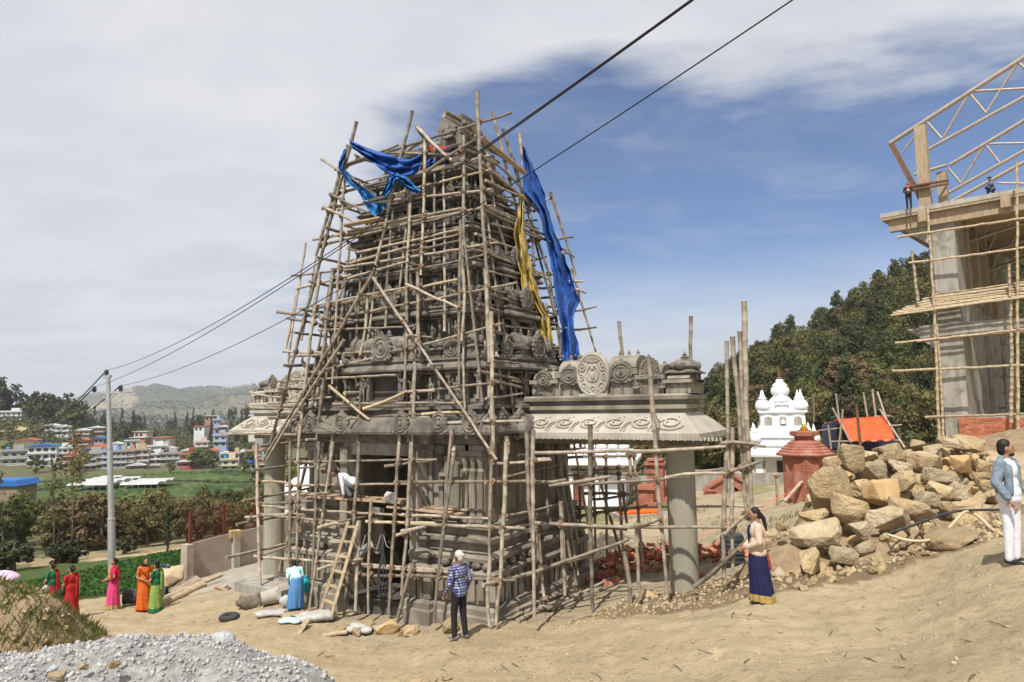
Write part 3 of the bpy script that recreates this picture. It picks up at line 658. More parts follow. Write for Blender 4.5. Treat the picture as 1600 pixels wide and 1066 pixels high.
    for ti, (z, h, a, b0, b1) in enumerate(tiers):
        c, p = a*.40, .20-.02*ti; kk = dict(a=a, b0=b0, b1=b1, c=c, p=p, cs=(b1-b0)*.22)
        wz0, wz1 = z+.10*h, z+.50*h
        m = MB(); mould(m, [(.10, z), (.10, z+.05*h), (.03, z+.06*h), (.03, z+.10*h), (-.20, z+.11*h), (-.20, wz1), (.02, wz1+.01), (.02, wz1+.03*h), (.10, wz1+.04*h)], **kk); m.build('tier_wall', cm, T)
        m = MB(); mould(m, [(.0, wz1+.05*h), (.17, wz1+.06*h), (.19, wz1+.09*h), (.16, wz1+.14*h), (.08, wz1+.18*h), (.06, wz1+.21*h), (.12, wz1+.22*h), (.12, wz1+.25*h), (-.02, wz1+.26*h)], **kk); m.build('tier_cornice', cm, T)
        # central niche with frame; a near-black slab paints in its shade
        nw = c*.42
        for rz, (nx, ny) in ((0, (0, b0-p+.02)), (math.pi/2, (a+p-.02, (b0+b1)/2))):
            M = Matrix.Translation((nx, ny, 0)) @ Matrix.Rotation(rz, 4, 'Z')
            nwx = nw if rz == 0 else nw*.7
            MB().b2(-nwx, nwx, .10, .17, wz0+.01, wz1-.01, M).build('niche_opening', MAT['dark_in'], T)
            m = MB()
            for s2 in (-1, 1): m.b2(s2*(nwx+.05)-.05, s2*(nwx+.05)+.05, -.09, .04, wz0, wz1+.02, M)
            m.b2(-nwx-.12, nwx+.12, -.12, .04, wz1-.02, wz1+.06, M); m.build('niche_frame', cm, T)
            for s2 in (-1, 1):
                q = M @ Vector((s2*(nwx+.2+.02*h), -.10, wz0-.02)); sh = (wz1-wz0)*(1.25 if ti < 2 else 1.05)
                put(('st0', 'st1')[(ti+(s2 > 0)) % 2], 'statue', q.x, q.y, q.z, sh*.78, sh*.6, sh*.9, rz)
        # slender pilasters round the tier
        hh = wz1-wz0; sc = hh*.95
        fx = [x*a for x in (-.95, -.84, -.66, -.55, .55, .66, .84, .95)]
        for i, x in enumerate(fx): put('pil' if i % 2 else 'sqp', 'pilaster', x, b0-.02, wz0, sc*.6, sc*.6, hh)
        m_ = (b0+b1)/2; hd = (b1-b0)/2
        for i, y in enumerate((-.93, -.74, -.55, .55, .74, .93)):
            for sx in (-1, 1): put('pil' if i % 2 else 'sqp', 'pilaster', sx*(a+.02), m_+y*hd, wz0, sc*.6, sc*.6, hh, math.pi/2)
        for i, x in enumerate((-.755, -.47, .47, .755)): put(('st0', 'st1')[(i+ti) % 2], 'statue', x*a, b0-.08, wz0, hh*.62, hh*.6, hh*.82)
        for i, y in enumerate((-.64, -.36, .36, .64)): put(('st1', 'st0')[(i+ti) % 2], 'statue', a+.08, (b0+b1)/2+y*(b1-b0)/2, wz0, hh*.62, hh*.6, hh*.82, math.pi/2)
        # dentils under the cornice, one carved row
        m = MB(); n = int(a*2/.15)
        for i in range(n+1): m.sphere((-a-.12+i*(2*a+.24)/n, b0-.13, wz1+.075*h), (.045, .04, .05), None, 6, 4)
        n2 = int((b1-b0)/.15)
        for i in range(n2+1): m.sphere((a+.13, b0-.1+i*(b1-b0+.2)/n2, wz1+.075*h), (.04, .045, .05), None, 6, 4)
        m.build('bead_row', cc, T, 60)['kind'] = 'stuff'
        # parapet of little shrines
        pz = wz1+.25*h; ph = h*.46
        ks = ph*.62
        cx = [-.88, .88]; 
        for x in cx:
            for y in (b0+.12, b1-.12): put('kuta', 'mini_shrine', x*a, y, pz, ks, ks, ph*.86)
        put('sala', 'mini_shrine', 0, b0-p+.14, pz, c*.92, ph*.62, ph*.95)
        for x in (-.52, .52): put('kuta', 'mini_shrine', x*a, b0+.10, pz, ks*.8, ks*.8, ph*.72)
        for sx in (-1, 1):
            put('sala', 'mini_shrine', sx*(a+p-.14), m_, pz, hd*.36, ph*.6, ph*.92, math.pi/2)
        for x, s in ((-.70, .62), (.70, .62), (-.40, .5), (.40, .5)):
            put('arch', 'gable_ornament', x*a, b0-.06, pz-.02, ph*s*1.2, ph*.6, ph*s*1.15)
        put('arch', 'gable_ornament', 0, b0-p-.14, pz, ph*.95, ph*.7, ph*1.0)
        for yy in (-.55, .55): put('arch', 'gable_ornament', a+.08, m_+yy*hd, pz-.02, ph*.7, ph*.6, ph*.75, math.pi/2)
        put('arch', 'gable_ornament', a+p+.14, m_, pz, ph*.9, ph*.7, ph*1.0, math.pi/2)
        for x, y, rz in ((-a-.1, b0-.1, -math.pi/4), (a+.1, b0-.1, math.pi/4), (a+.1, b1+.1, 3*math.pi/4), (-c-.08, b0-p-.08, -.5), (c+.08, b0-p-.08, .5)):
            put('horn', 'corner_beast', x, y, pz-.05, ph*.62, ph*.62, ph*.8, rz)
        for x in (-.30, .30, -.78, .78): put('st2' if abs(x) < .5 else 'st1', 'statue', x*a, b0-.16, z+.04*h, ph*.50, ph*.45, ph*.62)
        for yy in (-.30, .30, .78, -.85): put('st2', 'statue', a+.14, m_+yy*hd, pz-.02, ph*.5, ph*.5, ph*.6, math.pi/2)
    # unfinished crown
    m = MB(); kk = dict(a=1.36, b0=1.75, b1=3.25, c=.6, p=.12, cs=.3)
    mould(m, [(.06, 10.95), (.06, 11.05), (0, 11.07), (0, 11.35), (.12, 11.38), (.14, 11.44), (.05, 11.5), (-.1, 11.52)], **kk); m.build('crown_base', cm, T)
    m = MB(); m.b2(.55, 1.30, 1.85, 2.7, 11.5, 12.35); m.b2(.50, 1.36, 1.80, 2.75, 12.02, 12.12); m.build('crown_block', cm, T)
    put('st2', 'statue', .92, 1.78, 11.5, .5, .5, .6); put('st2', 'statue', 1.33, 2.3, 11.5, .5, .5, .6, math.pi/2)
    for k in range(4): put('sqp', 'pilaster', .6+.21*k, 1.84, 11.5, .3, .3, .52)
    for x in (-1.1, -.6, -.1, .35): put('kuta', 'mini_shrine', x, 2.0, 11.4, .34, .34, .45)

def me_medallion():
    m = MB(); ring = [(.5*math.cos(2*math.pi*k/28), .52+.52*math.sin(2*math.pi*k/28)) for k in range(28)]
    m.extrude(ring[::-1], -.06, .06)
    def circ(cx, cz, r, t, a0=0, a1=2*math.pi, n=14): m.path([(cx+r*math.cos(a0+(a1-a0)*k/n), -.07, cz+r*math.sin(a0+(a1-a0)*k/n)) for k in range(n+1)], t, 6)
    circ(0, .52, .46, .035, n=28); circ(0, .52, .40, .018, n=28); circ(0, .55, .18, .025)
    for cx, cz, r in ((.0, .87, .07), (-.12, .87, .06), (.12, .87, .06), (-.27, .24, .10), (.27, .24, .10), (-.31, .70, .09), (.31, .70, .09), (0, .18, .09), (-.35, .47, .07), (.35, .47, .07)):
        circ(cx, cz, r, .022, n=10); m.sphere((cx, -.07, cz), r*.45, None, 6, 4)
    m.sphere((0, -.08, .5), (.07, .05, .12), None, 8, 5); m.sphere((0, -.09, .66), .055, None, 8, 5)
    m.box((0, -.01, .02), (.86, .16, .16)); return m.mesh('medallion', 45)
def build_wing(sgn):
    cm, cl = MAT['cement'], MAT['cement_light']
    nm = 'pale scroll-carved porch wing on one stout cement column, right of the tower' if sgn > 0 else 'porch wing with pale eave half hidden by scaffold poles, left of the tower'
    T = thing('porch_wing', nm, 'porch', mw=TM)
    if 'med' not in PROTO: PROTO['med'] = me_medallion(); PROTO['med'].materials.append(MAT['cement_light'])
    yc = 2.45; X = lambda x: sgn*x
    gcol = TW(X(6.65), yc, 0); g = gz(gcol.x, gcol.y)-TO.z-.25
    m = MB(); m.lathe([(.31, g), (.31, 3.70)], 28, Matrix.Translation((X(6.65), yc, 0))); m.build('column', MAT['cement_col'], T, 40)
    m = MB()
    for i in range(14): 
        a = 2*math.pi*i/14; m.box((X(6.65)+.305*math.cos(a), yc+.305*math.sin(a), (g+3.65)/2), (.012, .012, 3.65-g))
    m.build('form_seam', MAT['cement_col'], T)
    if sgn < 0: MB().b2(-3.3, -2.9, 1.9, 3.2, 1.9, 3.75).build('pier', cm, T)
    x0, x1 = 3.15, 7.1
    m = MB(); m.b2(min(X(x0), X(x1)), max(X(x0), X(x1)), yc-.45, yc+.45, 3.68, 4.12); m.build('beam', cm, T)
    # curved eave (front, end, back) swept as rings round three sides
    prof = [(.60, 4.40), (.66, 4.33), (.76, 4.26), (.88, 4.17), (1.0, 4.06), (1.10, 3.98), (1.13, 3.97), (1.13, 3.84), (1.08, 3.83), (.8, 3.95), (.4, 4.1)]
    rings = []
    for d, z in prof: rings.append([(X(x0-.05), yc-d, z), (X(x1+d*.85-.62), yc-d, z), (X(x1+d*.85-.62), yc+d, z), (X(x0-.05), yc+d, z)])
    m = MB(); m.loft(rings, True); m.build('eave', cl, T)
    # scroll relief on the eave
    def on(x, w):          # point on the sloping front of the eave; w 0 top .. 1 bottom
        d = .66+.44*w; z = np.interp(d, [.60, .66, .76, .88, 1.0, 1.10], [4.40, 4.33, 4.26, 4.17, 4.06, 3.98]); return Vector((X(x), yc-d-.012, float(z)+.012))
    xs = [3.55+.62*i for i in range(6)]
    for i, x in enumerate(xs):
        big = i == 5; r = .26 if not big else .34; sp = []
        for k in range(30):
            a = k/29*math.pi*3.2; rr = r*(1-.75*k/29); sp.append(on(x+.1+rr*math.cos(a+.4), .48+1.15*rr*math.sin(a+.4)))
        MB().path(sp, [.030]*24+[.034]*6, 6).build('scroll', cl, T, 60)
        lf = [on(x-.32+.5*t-.18*math.sin(t*3.1), .12+.8*(1-t)) for t in [k/9 for k in range(10)]]
        MB().path(lf, [.012+.03*math.sin(math.pi*k/9) for k in range(10)], 6).build('leaf_band', cl, T, 60)
        m = MB()
        for k in range(12):
            t = k/11; m.sphere(on(x-.24+.5*t-.18*math.sin(t*3.1), .10+.82*(1-t)), .020, None, 5, 4)
        m.build('bead_band', cl, T, 60)
    m = MB(); 
    for i in range(60): m.box((X(3.2+i*.079), yc-1.135, 3.86+.01*(i % 2)), (.05, .02, .07))
    m.build('eave_edge_carving', cl, T)['kind'] = 'stuff'
    # cornice above
    def rect(d, z): return [(X(x0-.05), yc-d, z), (X(x1+d*.85-.62), yc-d, z), (X(x1+d*.85-.62), yc+d, z), (X(x0-.05), yc+d, z)]
    m = MB(); m.loft([rect(d, z) for d, z in ((.58, 4.36), (.58, 4.46), (.68, 4.48), (.68, 4.56), (.56, 4.58), (.56, 4.66), (.72, 4.68), (.74, 4.76), (.60, 4.80), (.3, 4.81))]); m.build('cornice', cl if sgn < 0 else cm, T)
    # parapet shrines: small, mid, tall centre with medallion, mid, small
    m = MB()
    for a, b, h in ((3.2, 3.9, .55), (3.9, 4.62, .78), (5.18, 5.9, .82), (5.9, 6.5, .60), (6.55, 7.1, .42)):
        m2 = MB(); m2.b2(min(X(a), X(b)), max(X(a), X(b)), yc-.48, yc+.48, 4.80, 4.80+h*.55)
        m2.b2(min(X(a-.04), X(b+.04)), max(X(a-.04), X(b+.04)), yc-.56, yc+.56, 4.80+h*.55, 4.80+h*.72)
        arc = [((.46)*math.cos(t), 4.80+h*.72+.36*h*math.sin(t)+.02) for t in [math.pi*k/8 for k in range(9)]]
        xa, xb = sorted((X(a+.03), X(b-.03)))
        m2.add([(x, yc+q, z) for x in (xa, xb) for q, z in arc], [(k, k+1, k+10, k+9) for k in range(8)]+[tuple(range(9)), tuple(range(17, 8, -1))])
        for k in range(3):
            xx = xa+(xb-xa)*(k+.5)/3; m2.lathe([(.05, 4.8+h*1.05), (.07, 4.8+h*1.10), (.03, 4.8+h*1.14), (.045, 4.8+h*1.19), (.01, 4.8+h*1.28)], 8, Matrix.Translation((xx, yc, 0)))
        m2.build('parapet_shrine', cm if sgn > 0 else cl, T, 40)
        for k in range(3): ob('pilaster', PROTO['sqp'], None, T, (xa+(xb-xa)*(k+.3)/2.6, yc-.49, 4.81), None, (h*.34, h*.3, h*.53))
    ob('medallion', PROTO['med'], None, T, (X(4.90), yc-.60, 4.74), None, (.82, .9, 1.02))
    for xx, s in ((3.55, .45), (4.25, .5), (5.55, .55)): ob('gable_ornament', PROTO['arch'], None, T, (X(xx), yc-.52, 4.80+.5*s), None, (s, .5, s*.95))
    for xx in (4.62, 5.18, 5.9, 6.5): ob('statue', PROTO['st2'], None, T, (X(xx), yc-.55, 4.82), None, (.22, .2, .3))
    ob('mini_shrine', PROTO['kuta'], None, T, (X(6.85), yc, 5.02), None, (.58, .8, .58))
    ob('gable_ornament', PROTO['arch'], None, T, (X(6.2), yc-.5, 5.16), None, (.42, .5, .48))
build_tower(); build_wing(1); build_wing(-1)
# ================================================================== BAMBOO SCAFFOLDS
POLE_ME = {}
def pole_mesh(nodes, var, key):
    m = MB(); g = random.Random(nodes*10+var); pts, rs = [], []
    bx, by = g.uniform(-.9, .9), g.uniform(-.9, .9)
    for i in range(nodes+1):
        t = i/nodes; c = Vector((bx*math.sin(math.pi*t)+.25*g.uniform(-1, 1), by*math.sin(math.pi*t)+.25*g.uniform(-1, 1), t*8.2*nodes)); k = 1.12-.30*t
        e = .012/1.0
        if i > 0: pts.append(c-Vector((0, 0, .5))); rs.append(.93*k)
        pts.append(c); rs.append(1.10*k)
        if i < nodes: pts.append(c+Vector((0, 0, .5))); rs.append(.93*k)
    m.path(pts, rs, 7); me = m.mesh('bamboo_pole', 60); me.materials.append(MAT[key]); return me
POLES = []
def pole(T, p0, p1, r=.044, name='pole', key='bamboo', rec=None):
    p0, p1 = Vector(p0), Vector(p1); d = p1-p0; L = d.length
    if L < .2: return None
    n = max(3, min(26, int(round(L/.36)))); k = (n, rnd.randrange(3), key)
    if k not in POLE_ME: POLE_ME[k] = pole_mesh(n, k[1], key)
    q = d.to_track_quat('Z', 'Y'); rr = r*(.85+.3*rnd.random())
    M = Matrix.Translation(p0) @ q.to_matrix().to_4x4() @ Matrix.Rotation(rnd.uniform(0, 6.28), 4, 'Z') @ Matrix.Diagonal((rr, rr, L/(8.2*n), 1))
    o = ob(name, POLE_ME[k], None, T); o.matrix_local = T.matrix_world.inverted() @ M
    if rec is not None: rec.append((p0, p1, rr))
    return o
m = MB()
for k in range(5):
    a = R(-18+9*k); pts = [(1.25*math.cos(t), 1.25*math.sin(t), (k-2)*.45+.35*math.sin(t+k)) for t in [2*math.pi*j/8 for j in range(9)]]
    m.path(pts, .34, 4, False)
LASH = m.mesh('rope_lashing'); LASH.materials.append(MAT['rope'])
def lashings(T, rec, maxn, gap=.16):
    """rope ties where recorded poles cross"""
    n = 0; inv = T.matrix_world.inverted()
    for i in range(len(rec)):
        for j in range(i):
            a0, a1, ra = rec[i]; b0, b1, rb = rec[j]
            u, v, w = a1-a0, b1-b0, a0-b0; a, b, c, d, e = u.dot(u), u.dot(v), v.dot(v), u.dot(w), v.dot(w); D = a*c-b*b
            if D < .12*a*c: continue
            s, t = (b*e-c*d)/D, (a*e-b*d)/D
            if not (0 < s < 1 and 0 < t < 1): continue
            pa, pb = a0+u*s, b0+v*t
            if (pa-pb).length > gap or n >= maxn: continue
            n += 1; mid = (pa+pb)/2; ax = (u.normalized()+v.normalized()*rnd.choice((-1, 1))).normalized()
            k = .040+.016*rnd.random(); M = Matrix.Translation(mid) @ ax.to_track_quat('Z', 'Y').to_matrix().to_4x4() @ Matrix.Diagonal((k, k, k, 1))
            o = ob('rope_lashing', LASH, None, T); o.matrix_local = inv @ M
CR_ = dict(c1=(380, 130, 3.553), c2=(640, 130, 3.553), c3=(380, 420, 3.553), c4=(660, 420, 3.553), c5=(380, 690, 3.33), c6=(640, 690, 3.33), c7=(820, 480, 3.553), c8=(820, 660, 3.553), f=(0, 0, 1))
def px_(c, x, y): o = CR_[c]; return o[0]+x/o[2], o[1]+y/o[2]
def tplane(pa, pb, pc):
    a, b, c = TW(*pa), TW(*pb), TW(*pc); return a, (b-a).cross(c-a).normalized()
FP = tplane((0, -.50, 0), (1, -.50, 0), (0, .98, 12.3)); FP2 = tplane((0, -.58, 0), (1, -.58, 0), (0, .90, 12.3))
RP = tplane((HW+.48, 0, 0), (HW+.48, 1, 0), (1.72, 0, 12.3)); RP2 = tplane((HW+.56, 0, 0), (HW+.56, 1, 0), (1.80, 0, 12.3))
YP = tplane((0, .80, 0), (1, .80, 0), (0, .80, 5)); YP2 = tplane((0, .72, 0), (1, .72, 0), (0, .72, 5)); YB = tplane((0, 4.6, 0), (1, 4.6, 0), (0, 4.6, 5))

def build_scaffold():
    T = thing('bamboo_scaffold', 'lashed bamboo pole scaffold wrapped round the carved temple tower', 'scaffold', mw=TM)
    rec = []
    def pp(pl, c0, x0, y0, c1, x1, y1, r=.044, name='upright', key='bamboo', R_=True):
        a = hit(*px_(c0, x0, y0), *pl); b = hit(*px_(c1, x1, y1), *pl)
        return pole(T, a, b, r, name, key, rec if R_ else None)
    U = [('c1',630,215,'c3',150,970),('c1',545,480,'c1',405,960),('c1',575,345,'c3',495,640),('c1',940,155,'c1',850,500),('c1',855,470,'c1',735,1010),('c3',690,160,'c3',650,480),
         ('c1',1010,305,'c1',985,1066),('c3',905,0,'c3',892,690),('c2',300,290,'c2',292,1066),('c2',285,760,'c4',205,640),('c4',225,0,'c4',215,400),('c2',375,45,'c2',428,1066),('c4',350,0,'c4',372,520),('c4',380,240,'c4',392,1066),
         ('c1',930,620,'c1',905,1066),('c3',970,20,'c3',975,450),('c3',955,540,'c3',935,1066),('c3',870,790,'c3',860,1066),('c3',425,20,'c3',300,1066),('c3',515,870,'c3',485,1066),('c3',650,740,'c5',600,80),
         ('c5',70,10,'c5',90,835),('c5',245,0,'c5',240,620),('c5',290,-60,'c5',275,690),('c5',395,0,'c5',360,740),('c5',470,0,'c5',345,870),('c5',605,0,'c5',520,925),('c5',665,310,'c5',650,890),
         ('c5',810,-20,'c5',755,900),('c5',875,0,'c5',825,800),('c5',890,620,'c5',800,950),('c6',235,25,'c6',185,400),('c6',215,-40,'c6',190,250),('c6',200,220,'c6',125,945),('c6',430,0,'c6',418,720),('c6',420,600,'c6',415,955),
         ('c6',505,0,'c6',450,955),('c6',612,-60,'c6',640,500),('c6',640,-60,'c6',650,915),('c3',500,0,'c3',420,660),('c3',450,600,'c3',395,1066),('c5',605,410,'c5',585,880),('c4',470,930,'c4',460,1066),('c4',165,890,'c4',150,1066),('c4',180,980,'c4',170,1066)]
    for i, u in enumerate(U): pp(FP2, *u, r=.045, name='upright')
    L = [('c1',510,480,'c2',565,165),('c1',520,615,'c2',330,430),('c1',440,695,'c2',455,590),('c1',705,655,'c2',450,480),('c1',390,870,'c2',460,680),('c1',430,862,'c2',300,690),('c1',500,1030,'c2',492,885),('c2',0,1040,'c2',470,940),
         ('c1',430,900,'c1',1066,740),('c1',590,1000,'c2',300,830),('c3',390,220,'c4',195,60),('c3',350,585,'c4',440,305),('c3',600,255,'c4',525,80),('c3',270,40,'c3',640,0),('c3',300,110,'c3',600,35),('c3',190,240,'c3',640,290),('c3',245,275,'c3',560,330),
         ('c3',220,460,'c3',470,465),('c3',40,685,'c3',270,720),('c3',140,745,'c3',490,712),('c3',45,772,'c3',360,780),('c3',0,915,'c3',300,905),('c3',330,850,'c3',1066,805),('c3',310,872,'c3',1040,822),('c4',0,810,'c4',230,800),('c4',0,862,'c4',565,845),
         ('c4',0,680,'c4',425,630),('c5',235,108,'c5',999,93),('c5',740,130,'c6',140,95),('c6',415,115,'c6',735,93),('c5',225,232,'c5',880,220),('c5',70,208,'c5',240,218),('c6',-80,212,'c6',665,210),('c5',90,335,'c6',0,385),('c5',45,325,'c5',365,310),
         ('c5',15,395,'c5',280,375),('c5',90,380,'c5',560,425),('c6',-40,380,'c6',415,402),('c5',640,418,'c5',999,425),('c6',0,430,'c6',600,452),('c5',60,600,'c5',999,668),('c5',455,682,'c6',120,700),('c6',-40,690,'c6',555,725),('c5',240,540,'c5',60,600),
         ('c5',600,645,'c6',200,680),('c3',880,690,'c3',1066,675),('c2',0,940,'c2',300,870),('c2',20,790,'c2',460,680),('c2',0,520,'c2',450,400),('c1',760,385,'c2',270,395)]
    for i, u in enumerate(L): pp(FP, *u, r=.037, name='ledger', key='bamboo_new' if i % 7 == 3 else 'bamboo')
    D = [('c3',735,0,'c3',110,1066),('c3',560,395,'c3',130,1060),('c3',720,50,'c4',410,1062),('c3',670,780,'c3',910,680),('c3',480,650,'c3',700,840),('c3',905,85,'c4',200,215),('c1',965,245,'c2',232,430),('c1',435,425,'c1',740,620),('c1',480,615,'c1',700,720),('c1',445,690,'c1',640,780),
         ('c2',90,490,'c2',370,310),('c5',390,450,'c5',520,425),('c5',800,490,'c5',940,440),('c5',390,665,'c5',620,610),('c6',-40,470,'c6',80,440)]
    for i, u in enumerate(D): pp(tplane((0, -.68, 0), (1, -.68, 0), (0, .80, 12.3)), *u, r=.040, name='brace', key='bamboo_new' if i in (3, 4, 11, 12) else 'bamboo')
    RU = [('c2',460,160,'c2',650,950),('c2',520,255,'c2',775,1066),('c2',610,280,'c2',650,640),('c2',780,605,'c2',925,1066),('c4',830,0,'c4',975,500),('c4',450,0,'c4',600,1066),('c4',500,0,'c4',690,690),('c4',600,0,'c4',682,795),('c4',700,20,'c4',785,590),('c4',600,510,'c4',612,1066),
          ('c2',410,330,'c2',470,690),('c2',480,760,'c2',580,1066),('c6',670,480,'c6',705,890),('c6',795,290,'c6',810,790),('c2',655,640,'c2',690,1000)]
    for u in RU: pp(RP, *u, r=.044, name='upright')
    RL = [('c2',360,290,'c2',645,505),('c2',300,215,'c2',520,400),('c2',400,440,'c2',720,715),('c2',420,540,'c2',690,660),('c2',400,700,'c2',870,930),('c2',430,690,'c2',760,850),('c2',350,890,'c2',750,1066),('c2',450,950,'c2',700,1066),
          ('c4',370,140,'c4',730,250),('c4',380,345,'c4',760,455),('c4',310,570,'c4',660,635),('c4',400,620,'c4',670,690),('c4',540,-20,'c4',700,60),('c6',380,748,'c6',935,598),('c6',500,385,'c6',795,320),('c6',470,470,'c6',640,430),('c6',560,870,'c6',870,770),('c6',640,880,'c6',940,790),('c2',430,400,'c2',640,600)]
    for u in RL: pp(RP2, *u, r=.038, name='ledger')
    # bars that run from front to back and stick out beyond the corner
    for c, x0, y0, x1, y1 in (('c2',565,770,710,760),('c2',690,715,785,630),('c2',820,870,905,855),('c2',560,880,720,885),('c4',585,290,725,265),('c4',640,110,735,100),('c4',650,165,745,160),('c4',845,235,965,210),('c4',830,340,965,325),('c4',880,485,990,468),('c4',840,110,910,135),('c4',700,330,760,325),('c4',480,175,570,145),
                             ('c2',500,700,590,670),('c2',600,1000,760,965),('c2',850,940,915,968),('c4',780,70,890,72)):
        a = P(*px_(c, x0, y0), 19.3+rnd.random()); b = P(*px_(c, x1, y1), 20+rnd.random()*.8); pole(T, a, b, .038, 'cross_bar', rec=rec)
    # poles of the top platform
    for c, x0, y0, x1, y1, Y0, Y1 in (('c2',190,178,340,285,16.2,17.5),('c2',195,160,375,300,16.2,18),('c2',300,215,370,280,16.4,17.6),('c1',620,400,720,440,18,19.2),('c1',965,245,1066,350,17,18.6),('c1',920,370,995,325,18,17.4)):
        pole(T, P(*px_(c, x0, y0), Y0), P(*px_(c, x1, y1), Y1), .045, 'cross_bar', rec=rec)
    # left side, seen through the front poles, and the back
    def lp(z, y): return TW(-4.75+z*.275, y+z*.10-y*z*.030, z)
    for y in (1.1, 2.4, 3.7, 5.2): pole(T, lp(.0, y), lp(11.6-rnd.random()*2, y), .046, 'upright', rec=rec)
    for i in range(15):
        z = .8+i*.72; pole(T, lp(z+rnd.uniform(-.1, .1), -.9), lp(z+rnd.uniform(-.2, .2), 5.6), .038, 'ledger', rec=rec)
    def bp(x, z): return TW(x*(1-z*.052), DP+.75-z*.14, z)
    for x in (-4.6, -3.0, -1.2, .6, 2.4, 3.9): pole(T, bp(x, 0), bp(x, 10.5+rnd.random()*1.5), .046, 'upright', rec=rec)
    for i in range(13):
        z = 1.0+i*.82; pole(T, bp(-5.0, z), bp(4.3, z+rnd.uniform(-.2, .2)), .038, 'ledger', rec=rec)
    for i in range(11):                                    # bars from the left face frame towards the tower
        z = 3.2+i*.68; a = lp(z, rnd.uniform(.5, 3)); b = TW(-2.7+z*.1, 1.2+rnd.random(), z+rnd.uniform(-.1, .2)); pole(T, a, b, .034, 'cross_bar', rec=rec)
    for i in range(16):                                    # putlogs through the front
        z = 1.9+i*.62; x = rnd.uniform(-2.6, 2.6)*(1-z*.04); pole(T, TW(x, -.95+z*.12, z+rnd.uniform(-.08, .08)), TW(x+rnd.uniform(-.2, .2), .5+z*.14, z), .034, 'cross_bar')
    # further uprights and ledgers, shorter lengths spliced at random
    def fp(x, z, dy=0): return TW(x*(1-.030*z)-.06*z*0, -.50+.1203*z+dy, z)
    def rp(y, z, dx=0): return TW(HW+.48-.1626*z+dx, y*(1-.035*z)+.10*z, z)
    for i in range(16):
        x = -4.5+7.9*((i*.618) % 1); z0 = rnd.uniform(3.6, 8.2); z1 = min(z0+rnd.uniform(2.2, 4.6), 12.4-.1*abs(x)); pole(T, fp(x, z0, .04), fp(x+rnd.uniform(-.25, .25), z1, .04), .037, 'upright', rec=rec)
    for i in range(11):
        z = 4.7+i*.66; x0 = rnd.uniform(-4.6, -1.0); x1 = min(x0+rnd.uniform(2.6, 5.2), 3.5); pole(T, fp(x0, z, -.06), fp(x1, z+rnd.uniform(-.16, .30), -.06), .034, 'ledger', rec=rec)
    for i in range(16):
        y = -.4+5.6*((i*.618) % 1); z0 = rnd.uniform(0, 6.5); pole(T, rp(y, z0), rp(y+rnd.uniform(-.3, .3), min(12, z0+rnd.uniform(2.5, 4.5))), .036, 'upright', rec=rec)
    for i in range(20):
        z = 3.0+i*.44; y0 = rnd.uniform(-.7, 1.2); pole(T, rp(y0, z, .07), rp(y0+rnd.uniform(2.5, 4.5), z+rnd.uniform(-.2, .2), .07), .034, 'ledger', rec=rec)
    # boards to stand on
    for c, x0, y0, x1, y1, pl, w in (('c5',400,395,'c5',700,410),0,0) and ():
        pass
    def board(a, b, w=.2, nm='walk_board'):
        MB().bar(T.matrix_world.inverted() @ a, T.matrix_world.inverted() @ b, w, .04).build(nm, MAT['plank'], T)
    def lw(x, z, dy=0): return TW(x, -.50+.12*z+.28+dy, z)
    for x0, x1, z in ((-3.0, -.2, 2.36), (-2.6, .6, 2.34), (.4, 2.6, 2.26), (-2.4, .3, 4.02), (-.4, 2.2, 4.06), (-1.8, .2, 8.55), (-2.2, -.6, 9.35), (-.2, 1.6, 8.9), (-1.2, .9, 7.45)):
        for k in range(2): board(lw(x0+rnd.uniform(-.2, .2), z+.02*k, k*.22), lw(x1+rnd.uniform(-.2, .2), z+.05*k+rnd.uniform(-.05, .05), k*.22))
    board(P(*px_('c1', 570, 790), 17.6), P(*px_('c1', 770, 750), 17.0), .25); board(P(*px_('c2', 400, 300), 16.5), P(*px_('c2', 640, 500), 18.2), .16)
    lashings(T, rec, 298)

    # separate frame round the right-hand porch
    S = thing('bamboo_scaffold', 'low bamboo pole frame standing in front of the right porch wing', 'scaffold', mw=TM); rec2 = []
    def q(pl, c0, x0, y0, c1, x1, y1, r, name): pole(S, hit(*px_(c0, x0, y0), *pl), hit(*px_(c1, x1, y1), *pl), r, name, 'bamboo', rec2)
    for u in (('c6',940,-90,'c6',955,880),('c7',690,285,'c8',790,960),('c8',698,-250,'c8',740,30),('c7',1120,190,'c8',1138,465),('c7',1150,165,'c8',1228,520),('c7',1195,135,'c8',1252,560),('c7',1220,-30,'c8',1268,540),('c8',1155,30,'c8',1155,840),('c8',1128,100,'c8',1105,860),
              ('c8',200,440,'c8',225,960),('c8',550,720,'c8',590,1010),('c8',620,590,'c8',640,985)): q(YP, *u, .046, 'upright')
    for u in (('c8',60,560,'c8',760,580),('c8',620,580,'c8',1140,582),('c8',55,172,'c8',800,160),('c8',560,168,'c8',1118,130),('c8',140,352,'c8',470,300),('c8',285,345,'c8',920,302),('c8',780,308,'c8',1125,285),('c8',1145,272,'c8',1322,210),('c8',1090,115,'c8',1335,135),
              ('c8',0,852,'c8',575,652),('c8',610,580,'c8',760,530),('c8',1110,622,'c8',1250,490),('c8',50,210,'c8',140,205),('c8',0,330,'c8',230,320),('c8',945,912,'c8',1222,660)): q(YP2, *u, .040, 'ledger')
    for u in (('c8',375,120,'c8',392,720),('c8',300,240,'c8',305,640),('c8',520,235,'c8',555,860),('c8',605,180,'c8',672,950),('c8',450,180,'c8',457,960),('c8',915,110,'c8',930,880),('c7',920,50,'c7',926,700),('c7',525,80,'c7',552,330),('c8',545,340,'c8',565,560),('c8',580,180,'c8',590,420)): q(YB, *u, .046, 'upright')
